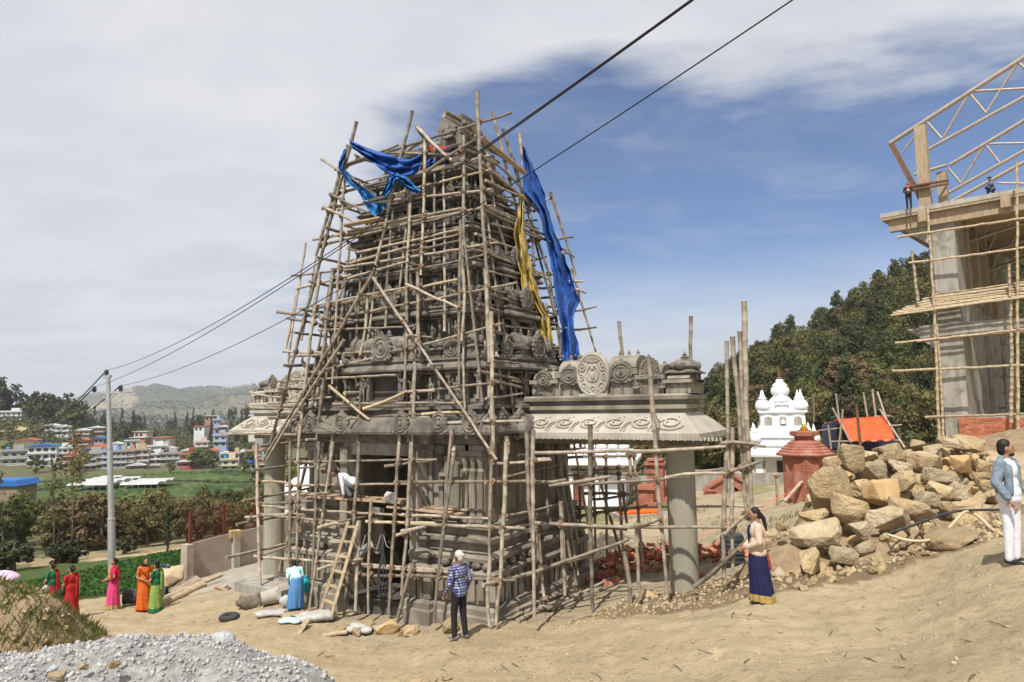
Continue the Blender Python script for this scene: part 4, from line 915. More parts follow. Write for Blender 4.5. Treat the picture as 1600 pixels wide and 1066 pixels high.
    for u in (('c8',220,482,'c8',1325,466),('c8',130,205,'c8',620,185),('c8',330,282,'c8',720,290),('c8',260,262,'c8',560,250),('c8',220,540,'c8',680,465),('c8',330,395,'c8',600,400),('c8',380,430,'c8',560,405),('c8',920,270,'c8',1130,250),('c8',930,240,'c8',965,225),('c8',130,860,'c8',560,880)): q(YB, *u, .040, 'ledger')
    lashings(S, rec2, 60, .2)
build_scaffold()

def loose_poles():
    a = ((('c6',560,850),('c6',730,915),14.6),(('c6',600,880),('c6',950,780),15.4),(('c6',650,900),('c6',880,820),15.3),(('c8',120,1050),('c8',550,870),15.5),(('c8',300,960),('c8',470,890),16.5))
    for i, (q0, q1, Y) in enumerate(a):
        p0 = G(*px_(*q0), Y); p1 = G(*px_(*q1), Y+1.2); t = thing('bamboo_pole', 'loose bamboo pole lying on the ground along the tower base', 'pole', p0, group='loose poles by the tower base')
        bpy.context.view_layer.update(); pole(t, p0+Vector((0, 0, .06)), p1+Vector((0, 0, .08+.02*i)), .042, 'pole')
loose_poles()

# ------------------------------------------------------------------ ladder
def build_ladder():
    pl = tplane((0, -.95, 0), (1, -.95, 0), (0, -.45, 2.2))
    h = lambda x, y: hit(*px_('c5', x, y), *pl)
    a0, a1, b0, b1 = h(400, 890), h(548, 415), h(455, 920), h(600, 415)
    T = thing('ladder', 'wooden ladder of pale rough poles leaning at the passage', 'ladder', a0); inv = Matrix.Translation(-a0)
    for p, q in ((a0, a1), (b0, b1)): MB().bar(inv @ p, inv @ q, .07, .07).build('rail', MAT['bamboo_new'], T)
    for k in range(6):
        t = .14+.16*k; p, q = a0.lerp(a1, t), b0.lerp(b1, t); d = (q-p)*.12
        MB().bar(inv @ (p-d+Vector((0, 0, .0))), inv @ (q+d), .06, .045).build('rung', MAT['bamboo_new'], T)
build_ladder()

# ------------------------------------------------------------------ tarpaulins hung on the scaffold
def sheet(name, label, rows, Y, key, amp=.12, nu=44, nv=20, thick=.006, seed=1, folds=5):
    """rows: list of (left px, right px) pairs from top to bottom; a crumpled hanging sheet with its own thickness"""
    g = random.Random(seed); n = len(rows)-1
    def base(t, s):
        i = min(int(t*n), n-1); f = t*n-i
        f = f*f*(3-2*f)*.5+f*.5
        (a0, b0), (a1, b1) = rows[i], rows[i+1]
        a = (a0[0]+(a1[0]-a0[0])*f, a0[1]+(a1[1]-a0[1])*f); b = (b0[0]+(b1[0]-b0[0])*f, b0[1]+(b1[1]-b0[1])*f)
        e = .7*math.sin(t*41+seed)+.5*math.sin(t*83+seed*3); wd = .12*(b[0]-a[0]) if amp > .11 else 0; a = (a[0]+e-wd, a[1]); b = (b[0]+wd+.6*math.sin(t*53+seed*2)+.5*math.sin(t*97), b[1])
        x, y = a[0]+(b[0]-a[0])*s, a[1]+(b[1]-a[1])*s
        Yt = Y(t) if callable(Y) else Y
        dep = amp*math.sin(s*math.pi*folds+3*t+seed)+amp*.8*math.sin(s*9.1+t*17+seed*2)+amp*.5*math.sin(t*31+s*5)+amp*2.2*float(fbm(np.array([t*9+seed*5.3]), np.array([s*4+seed]), seed, 4)[0])+amp*1.1*abs(float(fbm(np.array([t*26+seed]), np.array([s*9+seed*2.1]), seed+40, 3)[0]))
        if not callable(Y) and not isinstance(Y, float): q = hit(x, y, *Y); q = q+(q-CAM).normalized()*(dep-.25); return q
        return P(x, y, Yt+dep)
    m = MB(); m.grid(base, nu, nv); o0 = rows[0][0]; org = base(0, .5)
    m.v = [tuple(Vector(v)-org) for v in m.v]
    me = m.mesh(name, 180); o = ob(name, me, MAT[key], None, org); tag(o, label, 'tarpaulin')
    md = o.modifiers.new('t', 'SOLIDIFY'); md.thickness = thick; return o
def build_tarps():
    p = lambda c, *xy: px_(c, *xy)
    sheet('blue_tarp', 'bright blue tarpaulin swag slung below the highest bars, top left', [(p('c1', 585, 308), p('c1', 598, 355)), (p('c1', 650, 345), p('c1', 655, 398)), (p('c1', 720, 372), p('c1', 730, 450)), (p('c1', 800, 395), p('c1', 795, 500)), (p('c1', 860, 415), p('c1', 850, 525)), (p('c1', 930, 425), p('c1', 935, 515)), (p('c1', 1000, 388), p('c1', 970, 510))], 17.0, 'blue_tarp', .10, seed=1)
    sheet('blue_tarp', 'narrow blue tarpaulin strip twisted round the leftmost leaning pole', [(p('c1', 563, 365), p('c1', 585, 365)), (p('c1', 535, 420), p('c1', 562, 420)), (p('c1', 527, 470), p('c1', 555, 475)), (p('c1', 540, 490), p('c1', 570, 485)), (p('c1', 580, 560), p('c1', 630, 530)), (p('c1', 640, 600), p('c1', 690, 590)), (p('c1', 670, 660), p('c1', 740, 630)), (p('c1', 700, 710), p('c1', 800, 640)), (p('c1', 738, 745), p('c1', 790, 690))], lambda t: 18.4-.9*t, 'blue_light', .08, seed=3)
    sheet('blue_tarp', 'knotted blue tarpaulin end tied to an upright below the swag', [(p('c1', 760, 625), p('c1', 800, 630)), (p('c1', 790, 570), p('c1', 840, 580)), (p('c1', 805, 520), p('c1', 850, 545)), (p('c1', 850, 495), p('c1', 870, 545)), (p('c1', 900, 515), p('c1', 880, 565)), (p('c1', 950, 560), p('c1', 910, 590)), (p('c1', 990, 600), p('c1', 960, 615))], 16.7, 'blue_light', .10, seed=5)
    sheet('blue_tarp', 'small blue cloth heap beside the worker in red', [(p('c2', 100, 420), p('c2', 140, 420)), (p('c2', 90, 450), p('c2', 165, 445)), (p('c2', 100, 490), p('c2', 175, 470))], 16.8, 'blue_tarp', .08, 12, 8, seed=6)
    rows = [(p('c2', 625, 350), p('c2', 636, 350)), (p('c2', 632, 420), p('c2', 665, 430)), (p('c2', 637, 520), p('c2', 700, 510)), (p('c2', 640, 610), p('c2', 735, 610)), (p('c2', 715, 700), p('c2', 765, 710)), (p('c2', 740, 780), p('c2', 785, 780)), (p('c2', 765, 880), p('c2', 820, 880)), (p('c2', 785, 970), p('c2', 855, 970)), (p('c4', 730, 10), p('c4', 808, 10)),
            (p('c4', 740, 100), p('c4', 832, 90)), (p('c4', 752, 180), p('c4', 862, 180)), (p('c4', 765, 270), p('c4', 835, 250)), (p('c4', 780, 350), p('c4', 830, 310)), (p('c4', 783, 430), p('c4', 858, 420)), (p('c4', 785, 510), p('c4', 868, 520)), (p('c4', 830, 545), p('c4', 866, 553))]
    sheet('blue_tarp', 'long torn deep blue tarpaulin hanging down the right of the scaffold', rows, RP2, 'blue_tarp', .16, 90, 26, seed=2, folds=4)
    sheet('yellow_tarp', 'faded yellow plastic sheet hanging behind the blue tarpaulin', [(p('c2', 612, 620), p('c2', 632, 615)), (p('c2', 600, 740), p('c2', 632, 730)), (p('c2', 585, 840), p('c2', 635, 830)), (p('c2', 605, 980), p('c2', 655, 940)), (p('c4', 552, 30), p('c4', 605, 20)), (p('c4', 565, 120), p('c4', 632, 110)), (p('c4', 620, 190), p('c4', 650, 180)), (p('c4', 650, 260), p('c4', 690, 250)), (p('c4', 665, 350), p('c4', 712, 340)), (p('c4', 672, 430), p('c4', 720, 440)), (p('c4', 700, 462), p('c4', 722, 460))], RP2, 'yellow_tarp', .13, 70, 18, seed=4)
    sheet('blue_tarp', 'short blue plastic strip hanging at the foot of the yellow sheet', [(p('c4', 675, 450), p('c4', 700, 450)), (p('c4', 680, 520), p('c4', 708, 510)), (p('c4', 695, 560), p('c4', 740, 575)), (p('c4', 700, 600), p('c4', 745, 600))], RP2, 'blue_tarp', .08, 16, 8, seed=8)
build_tarps()
# ================================================================== TREES AND SHRUBS
def leaf_mesh(name, seed, n, clumps, rx, rz, leaf, z0, key, conic=0.0, up=.3):
    """crown of loose leaf tufts: clumps on and in an uneven volume, each holding small bent leaves"""
    g = np.random.default_rng(seed); C = []
    while len(C) < clumps:
        p = g.uniform(-1, 1, 3); r = np.linalg.norm(p)
        if r > 1 or r < .25: continue
        if conic: w = 1-conic*(p[2]+1)/2; p[0] *= w; p[1] *= w
        C.append(p)
    C = np.array(C); cr = .16+.20*g.random(clumps)
    i = g.integers(0, clumps, n); d = g.normal(size=(n, 3)); d /= np.linalg.norm(d, axis=1)[:, None]
    pos = C[i]+d*(cr[i]*(.55+.45*g.random(n)))[:, None]*np.array([1, 1, .75])
    pos = pos*np.array([rx, rx, rz])+np.array([0, 0, z0+rz])
    # leaf quad bent along its middle
    nrm = d*.7+np.array([0, 0, up])+g.normal(size=(n, 3))*.45; nrm /= np.linalg.norm(nrm, axis=1)[:, None]
    t = np.cross(nrm, g.normal(size=(n, 3))); t /= np.linalg.norm(t, axis=1)[:, None]; b = np.cross(nrm, t)
    s = leaf*(.6+.8*g.random(n))[:, None]; ln = 1.5
    V = np.stack([pos-t*s*.5*ln, pos-b*s*.42+nrm*s*.12, pos+t*s*.5*ln, pos+b*s*.42+nrm*s*.12], 1).reshape(-1, 3)
    F = np.arange(4*n).reshape(n, 4)
    me = bpy.data.meshes.new(name); me.vertices.add(4*n); me.vertices.foreach_set('co', V.ravel().astype(np.float32)); me.loops.add(4*n); me.loops.foreach_set('vertex_index', F.ravel().astype(np.int32))
    me.polygons.add(n); me.polygons.foreach_set('loop_start', np.arange(0, 4*n, 4, dtype=np.int32)); me.polygons.foreach_set('loop_total', np.full(n, 4, np.int32)); me.update(); me.materials.append(MAT[key]); return me, C*np.array([rx, rx, rz])+np.array([0, 0, z0+rz])
def trunk_mesh(seed, h, r, C, nb=5):
    g = random.Random(seed); m = MB(); b = Vector((g.uniform(-.1, .1)*h*.2, g.uniform(-.1, .1)*h*.2, 0))
    m.path([(0, 0, -.6), (b.x*.3, b.y*.3, h*.35), (b.x, b.y, h*.7), (b.x*1.2, b.y*1.2, h*.95)], [r*1.25, r, r*.7, r*.3], 6)
    for k in range(nb):
        c = Vector(C[g.randrange(len(C))]); z = h*(.3+.4*g.random()); m.path([(b.x*.5, b.y*.5, z), (c.x*.5, c.y*.5, (z+c.z)/2+.1), tuple(c)], [r*.5, r*.35, r*.12], 5)
    me = m.mesh('trunk', 180); me.materials.append(MAT['bark']); return me
TREES = {}
def kind(nm, seed, n, clumps, rx, rz, leaf, z0, key, conic=0, nv=3, tr=.16):
    L = []
    for v in range(nv):
        cme, C = leaf_mesh('crown', seed+v*17, n, clumps, rx, rz, leaf, z0, key, conic); L.append((cme, trunk_mesh(seed+v, z0+rz*1.5, tr, C)))
    TREES[nm] = L
kind('pine_hill', 100, 2600, 60, 2.6, 4.2, .30, 2.0, 'leaf_dark', .55)
kind('broad_hill', 200, 2800, 60, 3.4, 3.6, .31, 1.6, 'leaf_green')
kind('olive_hill', 300, 2600, 56, 3.2, 3.4, .31, 1.5, 'leaf_olive')
kind('brown_hill', 400, 2200, 50, 2.9, 3.2, .30, 1.5, 'leaf_brown')
kind('scrub', 500, 2600, 42, 2.4, 2.3, .24, .3, 'leaf_olive')
kind('scrub_g', 550, 2600, 42, 2.4, 2.4, .24, .3, 'leaf_green')
kind('scrub_b', 580, 2000, 38, 2.2, 2.1, .24, .3, 'leaf_brown')
kind('far_tree', 600, 420, 26, 4.5, 6.0, 1.0, 2.5, 'leaf_dark', .25)
kind('far_tree_g', 650, 420, 26, 4.8, 5.0, 1.0, 1.5, 'leaf_green', .1)
kind('tall_conifer', 680, 520, 40, 2.7, 9.0, .75, 1.0, 'leaf_dark', .8)
kind('small_bush', 700, 1500, 24, .9, .9, .16, .05, 'leaf_dark')
kind('thin', 760, 420, 26, .8, 3.0, .16, 3.2, 'leaf_olive', .3, 3, .05)
kind('young', 720, 1300, 30, 1.0, 3.2, .2, 1.0, 'leaf_dark', .6)
def tree(k, x, y, s, label, group, name='tree', z=None, cat='tree', trunk=True):
    c, t = rnd.choice(TREES[k]); zz = gz(x, y) if z is None else z
    T = thing(name, label, cat, (x, y, zz-.15*s), rnd.uniform(0, 6.28), group); T.scale = (s*rnd.uniform(.9, 1.12), s*rnd.uniform(.9, 1.12), s*rnd.uniform(.88, 1.15))
    ob('crown', c, None, T)
    if trunk: ob('trunk', t, None, T)
    return T
def at_px(px, Y): p = P(px, 620, Y); return p.x, p.y
def build_trees():
    # wooded hill on the right
    n = 0; tries = 0; pts = []; todo = []
    while n < 520 and tries < 12000:
        tries += 1; px = rnd.uniform(1065, 1610); Y = 80+rnd.random()**.85*120; x, y = at_px(px, Y)
        if px < 1130 and Y > 150: continue
        if any((x-a)**2+(y-b)**2 < 3.7**2 for a, b in pts): continue
        pts.append((x, y)); q = rnd.random(); nz_ = float(fbm(np.array([x*.03]), np.array([y*.03]), 91, 3)[0])
        k = 'brown_hill' if q < .10+max(0, nz_)*1.0 else 'olive_hill' if q < .42 else 'broad_hill' if q < .72 else 'pine_hill'
        lab = {'brown_hill': 'reddish brown dry tree on the wooded hill at right', 'olive_hill': 'olive green bushy tree on the wooded hill at right', 'broad_hill': 'fresh green broadleaf tree on the wooded hill at right', 'pine_hill': 'dark green pointed pine on the wooded hill at right'}[k]
        todo.append((Y, k, x, y, rnd.uniform(.6, 1.1)*(.9 if Y < 110 else 1), lab)); n += 1
    todo.sort(key=lambda q: -q[4]/q[0])
    for Y, k, x, y, s, lab in todo[:170]: tree(k, x, y, s, lab, 'trees on the right hill')
    rest = {}
    for Y, k, x, y, s, lab in todo[170:]: rest.setdefault(k, []).append((x, y, s))
    for k, L in rest.items():                               # the smaller ones beyond, as one wood per species
        key = TREES[k][0][0].materials[0].name; src = []
        for v in range(3):
            me, _ = leaf_mesh('wood', 900+v*7+len(k), 1100, 46, *{'pine_hill': (2.6, 4.2), 'broad_hill': (3.4, 3.6), 'olive_hill': (3.2, 3.4), 'brown_hill': (2.9, 3.2)}[k], .44, 1.5, key, .55 if k == 'pine_hill' else 0)
            co = np.empty(len(me.vertices)*3, np.float32); me.vertices.foreach_get('co', co); src.append(co.reshape(-1, 3)); bpy.data.meshes.remove(me)
        V = np.concatenate([src[i % 3]*np.array([s, s, s])*np.array([1, 1, rnd.uniform(.9, 1.15)])@np.array(Matrix.Rotation(rnd.uniform(0, 6.28), 3, 'Z'))+np.array([x, y, gz(x, y)-.2]) for i, (x, y, s) in enumerate(L)]); nq = len(V)//4
        me = bpy.data.meshes.new('hill_wood'); me.vertices.add(len(V)); me.vertices.foreach_set('co', V.astype(np.float32).ravel()); me.loops.add(len(V)); me.loops.foreach_set('vertex_index', np.arange(len(V), dtype=np.int32)); me.polygons.add(nq); me.polygons.foreach_set('loop_start', np.arange(0, len(V), 4, dtype=np.int32)); me.polygons.foreach_set('loop_total', np.full(nq, 4, np.int32)); me.update(); me.materials.append(MAT[key])
        tag(ob('hill_wood', me), {'pine_hill': 'dark pines massed on the upper right hill', 'broad_hill': 'green broadleaf wood massed on the upper right hill', 'olive_hill': 'olive wood massed on the upper right hill', 'brown_hill': 'brown dry wood massed on the upper right hill'}[k], 'wood', kind='stuff')
    # thin bare tree left of the hill, pale foliage behind the porch
    for px, Y, s in ((1060, 75, .8), (1075, 82, .9), (1045, 90, .7), (1015, 84, .62), (980, 95, .6), (1095, 66, .75), (950, 100, .6), (1120, 62, .7), (1150, 66, .7), (1000, 70, .5)): x, y = at_px(px, Y); tree('olive_hill', x, y, s, 'low olive tree behind the porch at the foot of the hill', 'trees behind the porch')
    # scrub belt below the site on the left
    pts = []; tries = 0
    while len(pts) < 120 and tries < 4000:
        tries += 1; px = rnd.uniform(-60, 560); Y = rnd.uniform(61, 112); x, y = at_px(px, Y)
        if any((x-a)**2+(y-b)**2 < 2.9**2 for a, b in pts): continue
        pts.append((x, y)); q = rnd.random(); k = 'scrub_b' if q < .22 else 'scrub_g' if q < .5 else 'scrub'
        lab = {'scrub_b': 'brownish dry shrub in the scrub belt beyond the sandy track', 'scrub_g': 'green leafy shrub in the scrub belt beyond the sandy track', 'scrub': 'olive green shrub in the scrub belt beyond the sandy track'}[k]
        tree(k, x, y, rnd.uniform(.55, .95)*(1.15 if Y < 72 else .9), lab, 'shrubs of the scrub belt', 'shrub', cat='shrub')
    for px, py, Y, s, k in ((262, 862, 50, .5, 'young'), (92, 875, 50, .9, 'small_bush'), (102, 872, 51, 1.1, 'small_bush'), (118, 872, 50, .8, 'small_bush'), (20, 880, 47, 1.2, 'small_bush'), (195, 868, 55, .9, 'small_bush'), (14, 872, 50, .8, 'small_bush')):
        p = P(px, py, Y); tree(k, p.x, p.y, s, {'young': 'slender dark young tree at the wall end of the sandy track'}.get(k, 'low dark bush beside the sandy track'), 'bushes by the sandy track', 'shrub', cat='shrub')
    # tall thin trees among the shrubs
    for px, Y, s in ((94, 57, .95), (122, 56, 1.15), (4, 62, .9)): x, y = at_px(px, Y); tree('thin', x, y, s, 'tall thin sparse tree rising from the scrub belt', 'thin trees in the scrub')
    # trees of the valley town and its hills
    for i in range(34):
        px = rnd.uniform(-25, 135); Y = rnd.uniform(405, 470); x, y = at_px(px, Y); tree(rnd.choice(('far_tree', 'far_tree', 'far_tree_g')), x, y, rnd.uniform(.9, 1.5)*(1.25 if px < 40 else 1), 'big dark tree on the wooded knoll at far left', 'trees on the left knoll')
    for i in range(44):
        px = rnd.uniform(140, 500); Y = rnd.uniform(385, 700); x, y = at_px(px, Y); tree(rnd.choice(('far_tree', 'far_tree_g', 'tall_conifer')), x, y, rnd.uniform(.7, 1.15), 'distant tree among the houses of the valley town', 'trees in the valley town')
    for i in range(40):
        px = rnd.uniform(285, 520); Y = rnd.uniform(430, 640); x, y = at_px(px, Y); tree('tall_conifer', x, y, rnd.uniform(.6, 1.1), 'slim dark conifer on the terraced slope above the town', 'conifers above the town')
    for px, Y, s in ((62, 268, .6), (130, 275, .7), (118, 262, .6), (312, 285, .9), (328, 290, .8), (336, 280, .6), (390, 285, .7), (20, 300, .6), (215, 300, .5), (270, 262, .4), (440, 280, .8), (405, 180, .4), (383, 255, .35)): x, y = at_px(px, Y); tree('far_tree_g', x, y, s, 'round green tree between the nearest town houses', 'trees between the nearest houses')
build_trees()
def understory():
    g = np.random.default_rng(11); lv = [(-.5, 0, 0), (0, -.35, .2), (.5, 0, .05), (0, .35, .2)]; lf = [(0, 1, 2, 3)]
    def mass(name, label, n, az0, az1, r0, r1, hh, s0, s1, key, seed, hill=False):
        az = np.arctan((g.uniform(az0, az1, n)-800)/FPX); r = r0*(r1/r0)**g.random(n); x = r*np.sin(az); y = r*np.cos(az)
        k = fbm(x*.06, y*.06, seed, 3) > -.16; x, y = x[k], y[k]; h = hh*np.clip(.45+1.6*fbm(x*.22, y*.22, seed+3, 3), .05, 1)
        z = ground(x, y)+h*g.random(len(x)); me = scatter_mesh(name, lv, lf, rmats(g, np.c_[x, y, z], s0, s1, .9, 1), MAT[key]); tag(ob(name, me), label, 'undergrowth', kind='stuff')
    mass('hill_undergrowth', 'dense olive undergrowth between the trees of the right hill', 60000, 1030, 1620, 66, 205, 3.4, .35, .75, 'leaf_olive', 101)
    mass('hill_undergrowth', 'dark green undergrowth between the trees of the right hill', 36000, 1030, 1620, 72, 215, 3.8, .35, .75, 'leaf_green', 113)
    mass('valley_wood', 'distant dark wood covering the slopes round the valley town', 26000, -60, 620, 425, 900, 7.0, 1.2, 2.6, 'leaf_dark', 121)
    mass('valley_wood', 'distant olive wood covering the slopes round the valley town', 14000, -60, 620, 425, 900, 6.0, 1.2, 2.6, 'leaf_olive', 131)
    mass('mountain_wood', 'dark wood on the far mountain side', 16000, -80, 700, 1500, 3600, 14, 5, 13, 'leaf_dark', 141)
understory()

def build_crops():
    poly = [P(*a) for a in ((-60,985,26.5),(20,955,27),(130,948,27),(230,938,27.2),(290,925,28),(325,892,32),(300,870,51),(130,884,48),(-60,900,46))]
    g = np.random.default_rng(3); n = 26000; xs = g.uniform(-26, -8, n); ys = g.uniform(26, 52, n); k = inpoly(xs, ys, poly); xs, ys = xs[k], ys[k]; zs = ground(xs, ys)
    rows = .5+.5*np.sin((xs*.35+ys*.94)*7.0); keep = g.random(len(xs)) < .35+.65*rows; xs, ys, zs = xs[keep], ys[keep], zs[keep]
    lv = [(-.5, 0, 0), (0, -.3, .25), (.5, 0, .1), (0, .3, .25)]; lf = [(0, 1, 2, 3)]
    me = scatter_mesh('crop_leaves', lv, lf, rmats(g, np.c_[xs, ys, zs+.12+.1*g.random(len(xs))], .14, .34, .9, 1), MAT['crop']); tag(ob('crop_field', me), 'dark green leafy crop growing in the field below the site', 'crop', kind='stuff')
build_crops()

# ================================================================== VALLEY TOWN
WIN = {}
def build_town():
    wm = MB().box((0, 0, 0), (1, .12, 1)).mesh('window'); wm.materials.append(MAT['glass_dark'])
    fm = MB().b2(-.58, .58, -.08, .06, -.60, -.50).b2(-.58, .58, -.08, .06, .5, .6).mesh('frame'); fm.materials.append(MAT['white_paint'])
    cols = {}
    def cmat(c):
        if c not in cols: cols[c] = mat('house_paint', tuple(k*.9 for k in c), c, .35, .9, c3=tuple(k*.7 for k in c), s3=.5, lo3=.55, hi3=.8)
        return cols[c]
    white, grey, cream, brick, red, blue, tan, green, pink, brown, teal = (.62, .63, .63), (.33, .32, .30), (.58, .50, .30), (.38, .22, .15), (.42, .07, .05), (.30, .38, .52), (.45, .34, .24), (.42, .52, .36), (.55, .40, .36), (.26, .19, .14), (.2, .42, .45)
    H = [(-4,93,300,365,white,'flat','white two-storey house with balconies, highest on the left slope'),(-10,125,408,452,cream,'flat','long cream yellow house below the highest white house'),(65,185,458,500,white,'red','white house with a brick red roof at left'),(135,268,492,607,white,'blue','white three-storey house under a blue roof'),
         (-10,105,520,675,grey,'flat','grey unfinished concrete house of four storeys at the left edge'),(240,300,375,430,grey,'tin','grey house with a tin roof among trees on the left knoll'),(300,362,382,430,white,'tin','pale house partly behind trees on the left knoll'),(395,480,402,446,tan,'tin','tan house under a tin roof below the knoll'),
         (478,552,388,432,brick,'tin','brick house with a pale tin roof below the knoll'),(515,562,447,475,grey,'blue','small hut with a bright blue roof'),(375,465,458,505,brown,'red','brown house with a faded red roof'),(270,382,503,556,white,'flat','white house with open top floor behind the pistachio house'),
         (270,388,582,655,green,'flat','pistachio green two-storey house at the field edge'),(335,430,547,618,red,'flat','red painted block beside the pistachio house'),(428,548,532,625,grey,'flat','grey house with a blank plastered side wall'),(448,580,495,532,white,'red','white row house under a red roof behind the pole'),
         (560,640,522,612,blue,'flat','blue grey apartment house beside the power pole'),(628,682,520,610,grey,'flat','slate grey narrow house right of the power pole'),(528,568,553,622,brown,'flat','narrow brown house left of the power pole'),(680,730,518,606,brick,'flat','dark brick narrow house with open floors'),
         (700,800,512,602,tan,'flat','tan house with a big bare brick side wall'),(810,902,492,545,white,'flat','white house with a wide roof terrace'),(812,882,538,588,white,'flat','small white house under the roof terrace house'),(880,976,532,590,grey,'flat','low grey house with dark windows'),(995,1077,535,612,red,'flat','bright red house at the field edge'),
         (975,1050,576,612,brown,'tin','brown shed in front of the red house'),(697,780,597,622,brown,'tin','dark low shed by the field'),(1076,1140,468,515,pink,'flat','pinkish house on the terraced slope'),(1180,1246,430,495,blue,'flat','pale blue house of three storeys on the slope'),(1120,1190,517,555,white,'red','house with a long red roof in the town centre'),
         (1220,1300,567,625,cream,'flat','cream house behind the scaffold at the field edge'),(1308,1356,522,560,white,'tin','white house with a pale tin roof near the scaffold'),(1338,1425,582,630,white,'blue','small white and blue house near the leftmost scaffold pole'),(1355,1432,516,566,brick,'flat','brick and blue house behind the leftmost scaffold pole'),
         (1378,1424,322,372,white,'flat','white tower-like house on top of the terraced slope'),(1415,1455,340,395,grey,'flat','grey house beside the white tower-like house'),(1178,1212,344,372,blue,'flat','small blue house high on the terraced slope'),(1205,1246,382,404,brown,'tin','brown hut on the terraced slope'),(1215,1262,532,570,teal,'tin','teal house in the town centre'),
         (1430,1500,560,620,brick,'flat','brick house seen between the left scaffold poles'),(1000,1060,515,540,white,'tin','low white house behind the red house'),(900,960,505,535,pink,'tin','pink house behind the low grey house'),(590,660,478,512,white,'tin','pale house high behind the power pole'),(1270,1320,530,570,tan,'flat','tan house left of the white tin-roofed house'),(1080,1130,560,600,white,'tin','little white house right of the red house')]
    for x0, x1, y0, y1, c, roof, lab in H:
        Y = 285+max(0, 610-y1)*.42+(12 if y1 < 600 else 0); a, b = px_('f', x0/3.553, 560+y1/3.553), px_('f', x1/3.553, 560+y1/3.553)
        pm = P((a[0]+b[0])/2, a[1], Y); w = (x1-x0)/3.553/FPX*Y; h = (y1-y0)/3.553/FPX*Y; dp = max(6.0, min(w*.8, 11))
        T = thing('house', lab, 'house', (pm.x, pm.y+dp/2, pm.z), math.atan2(-pm.x, pm.y)*.6+rnd.uniform(-.12, .12), 'houses of the valley town'); m_ = cmat(c)
        MB().b2(-w/2, w/2, -dp/2, dp/2, -9, h).build('wall', m_, T)
        fl = max(1, int(round(h/2.6))); fh = h/fl; nw = max(2, int(w/2.2))
        for f in range(fl):
            if f: MB().b2(-w/2-.35, w/2+.35, -dp/2-.8, dp/2+.1, f*fh-.15, f*fh+.1).build('floor_slab', cmat((.5, .5, .48)), T)
            for k in range(nw):
                xx = -w/2+w*(k+.5)/nw; q = rnd.random(); ww = min(1.5, w/nw*.6); o = ob('window', wm, None, T, (xx, -dp/2-.02, f*fh+fh*.52), None, (ww, 1, fh*.48)); ob('frame', fm, None, o)
            for k in range(2):
                for sx in (-1, 1): ob('window', wm, None, T, (sx*(w/2+.02), -dp*.25+k*dp*.5, f*fh+fh*.52), (0, 0, math.pi/2), (1.2, 1, fh*.45))
            if f and rnd.random() < .6:
                m = MB(); m.b2(-w/2-.3, w/2+.3, -dp/2-.78, -dp/2-.7, f*fh+.85, f*fh+.95)
                for k in range(int(w/.9)): m.b2(-w/2+k*.9, -w/2+k*.9+.08, -dp/2-.78, -dp/2-.7, f*fh+.1, f*fh+.85)
                m.build('railing', cmat((.5, .5, .5)), T)
        if roof == 'flat':
            MB().b2(-w/2-.5, w/2+.5, -dp/2-.6, dp/2+.4, h, h+.25).build('roof', cmat((.45, .44, .42)), T)
            MB().b2(-w*.1, w*.32, -dp*.1, dp*.3, h+.25, h+2.4).build('stair_head', m_, T)
            if rnd.random() < .6: MB().lathe([(.7, h+.3), (.75, h+1.3), (.5, h+1.7), (.2, h+1.75)], 10, Matrix.Translation((-w*.3, 0, 0))).build('water_tank', MAT['black'] if rnd.random() < .6 else cmat((.05, .25, .5)), T)
            MB().b2(-w/2-.5, w/2+.5, -dp/2-.6, -dp/2-.5, h+.25, h+.9).build('parapet', m_, T)
        else:
            rm = {'red': cmat((.40, .10, .06)), 'blue': cmat((.04, .14, .36)), 'tin': cmat((.52, .54, .55))}[roof]; rh = 1.1
            MB().extrude([(-w/2-.6, h), (w/2+.6, h), (w/2+.6, h+.15), (0, h+rh), (-w/2-.6, h+.15)], -dp/2-.7, dp/2+.5).build('roof', rm, T)
    for i in range(24):                                     # small far houses half hidden in the wood
        px, py = (rnd.uniform(0, 140), rnd.uniform(640, 690)) if i < 9 else (rnd.uniform(150, 300), rnd.uniform(690, 716)) if i < 15 else (rnd.uniform(290, 480), rnd.uniform(655, 712))
        Y = 330+(715-py)*2.2; p = P(px, py, Y); w, h, dp = rnd.uniform(5, 8.5), rnd.choice((3.2, 3.2, 6.2)), 6; c = rnd.choice((white, white, cream, pink, blue, tan, brick))
        T = thing('house', 'small distant house half hidden among the trees of the valley town', 'house', (p.x, p.y, p.z), rnd.uniform(-.4, .6), 'small houses in the wood')
        MB().b2(-w/2, w/2, -dp/2, dp/2, -9, h).build('wall', cmat(c), T); MB().b2(-w/2-.5, w/2+.5, -dp/2-.6, dp/2+.5, h, h+.3).build('roof', cmat(rnd.choice(((.45, .44, .42), (.5, .52, .53), (.38, .12, .08)))), T)
        for f in range(int(h/3)):
            for k in range(int(w/2.6)): ob('window', wm, None, T, (-w/2+1.5+k*2.5, -dp/2-.02, f*3+1.6), None, (1.3, 1, 1.4))
    # hedges along the field terraces
    g = np.random.default_rng(21); n = 60000; az = np.arctan((g.uniform(-80, 560, n)-800)/FPX); r = 120*(285/120)**g.random(n); x, y = r*np.sin(az), r*np.cos(az); z = ground(x, y)
    k = (np.sin(ground0(x, y)*3.1+fbm(x*.03, y*.03, 5, 2)*3) < -.80); x, y, z = x[k], y[k], z[k]
    tag(ob('terrace_hedges', scatter_mesh('terrace_hedges', [(-.5, 0, 0), (0, -.35, .2), (.5, 0, .05), (0, .35, .2)], [(0, 1, 2, 3)], rmats(g, np.c_[x, y, z+.35*g.random(len(x))], .3, .75, .9, 1), MAT['leaf_dark'])), 'dark crop rows along the terraces of the valley fields', 'hedges', kind='stuff')
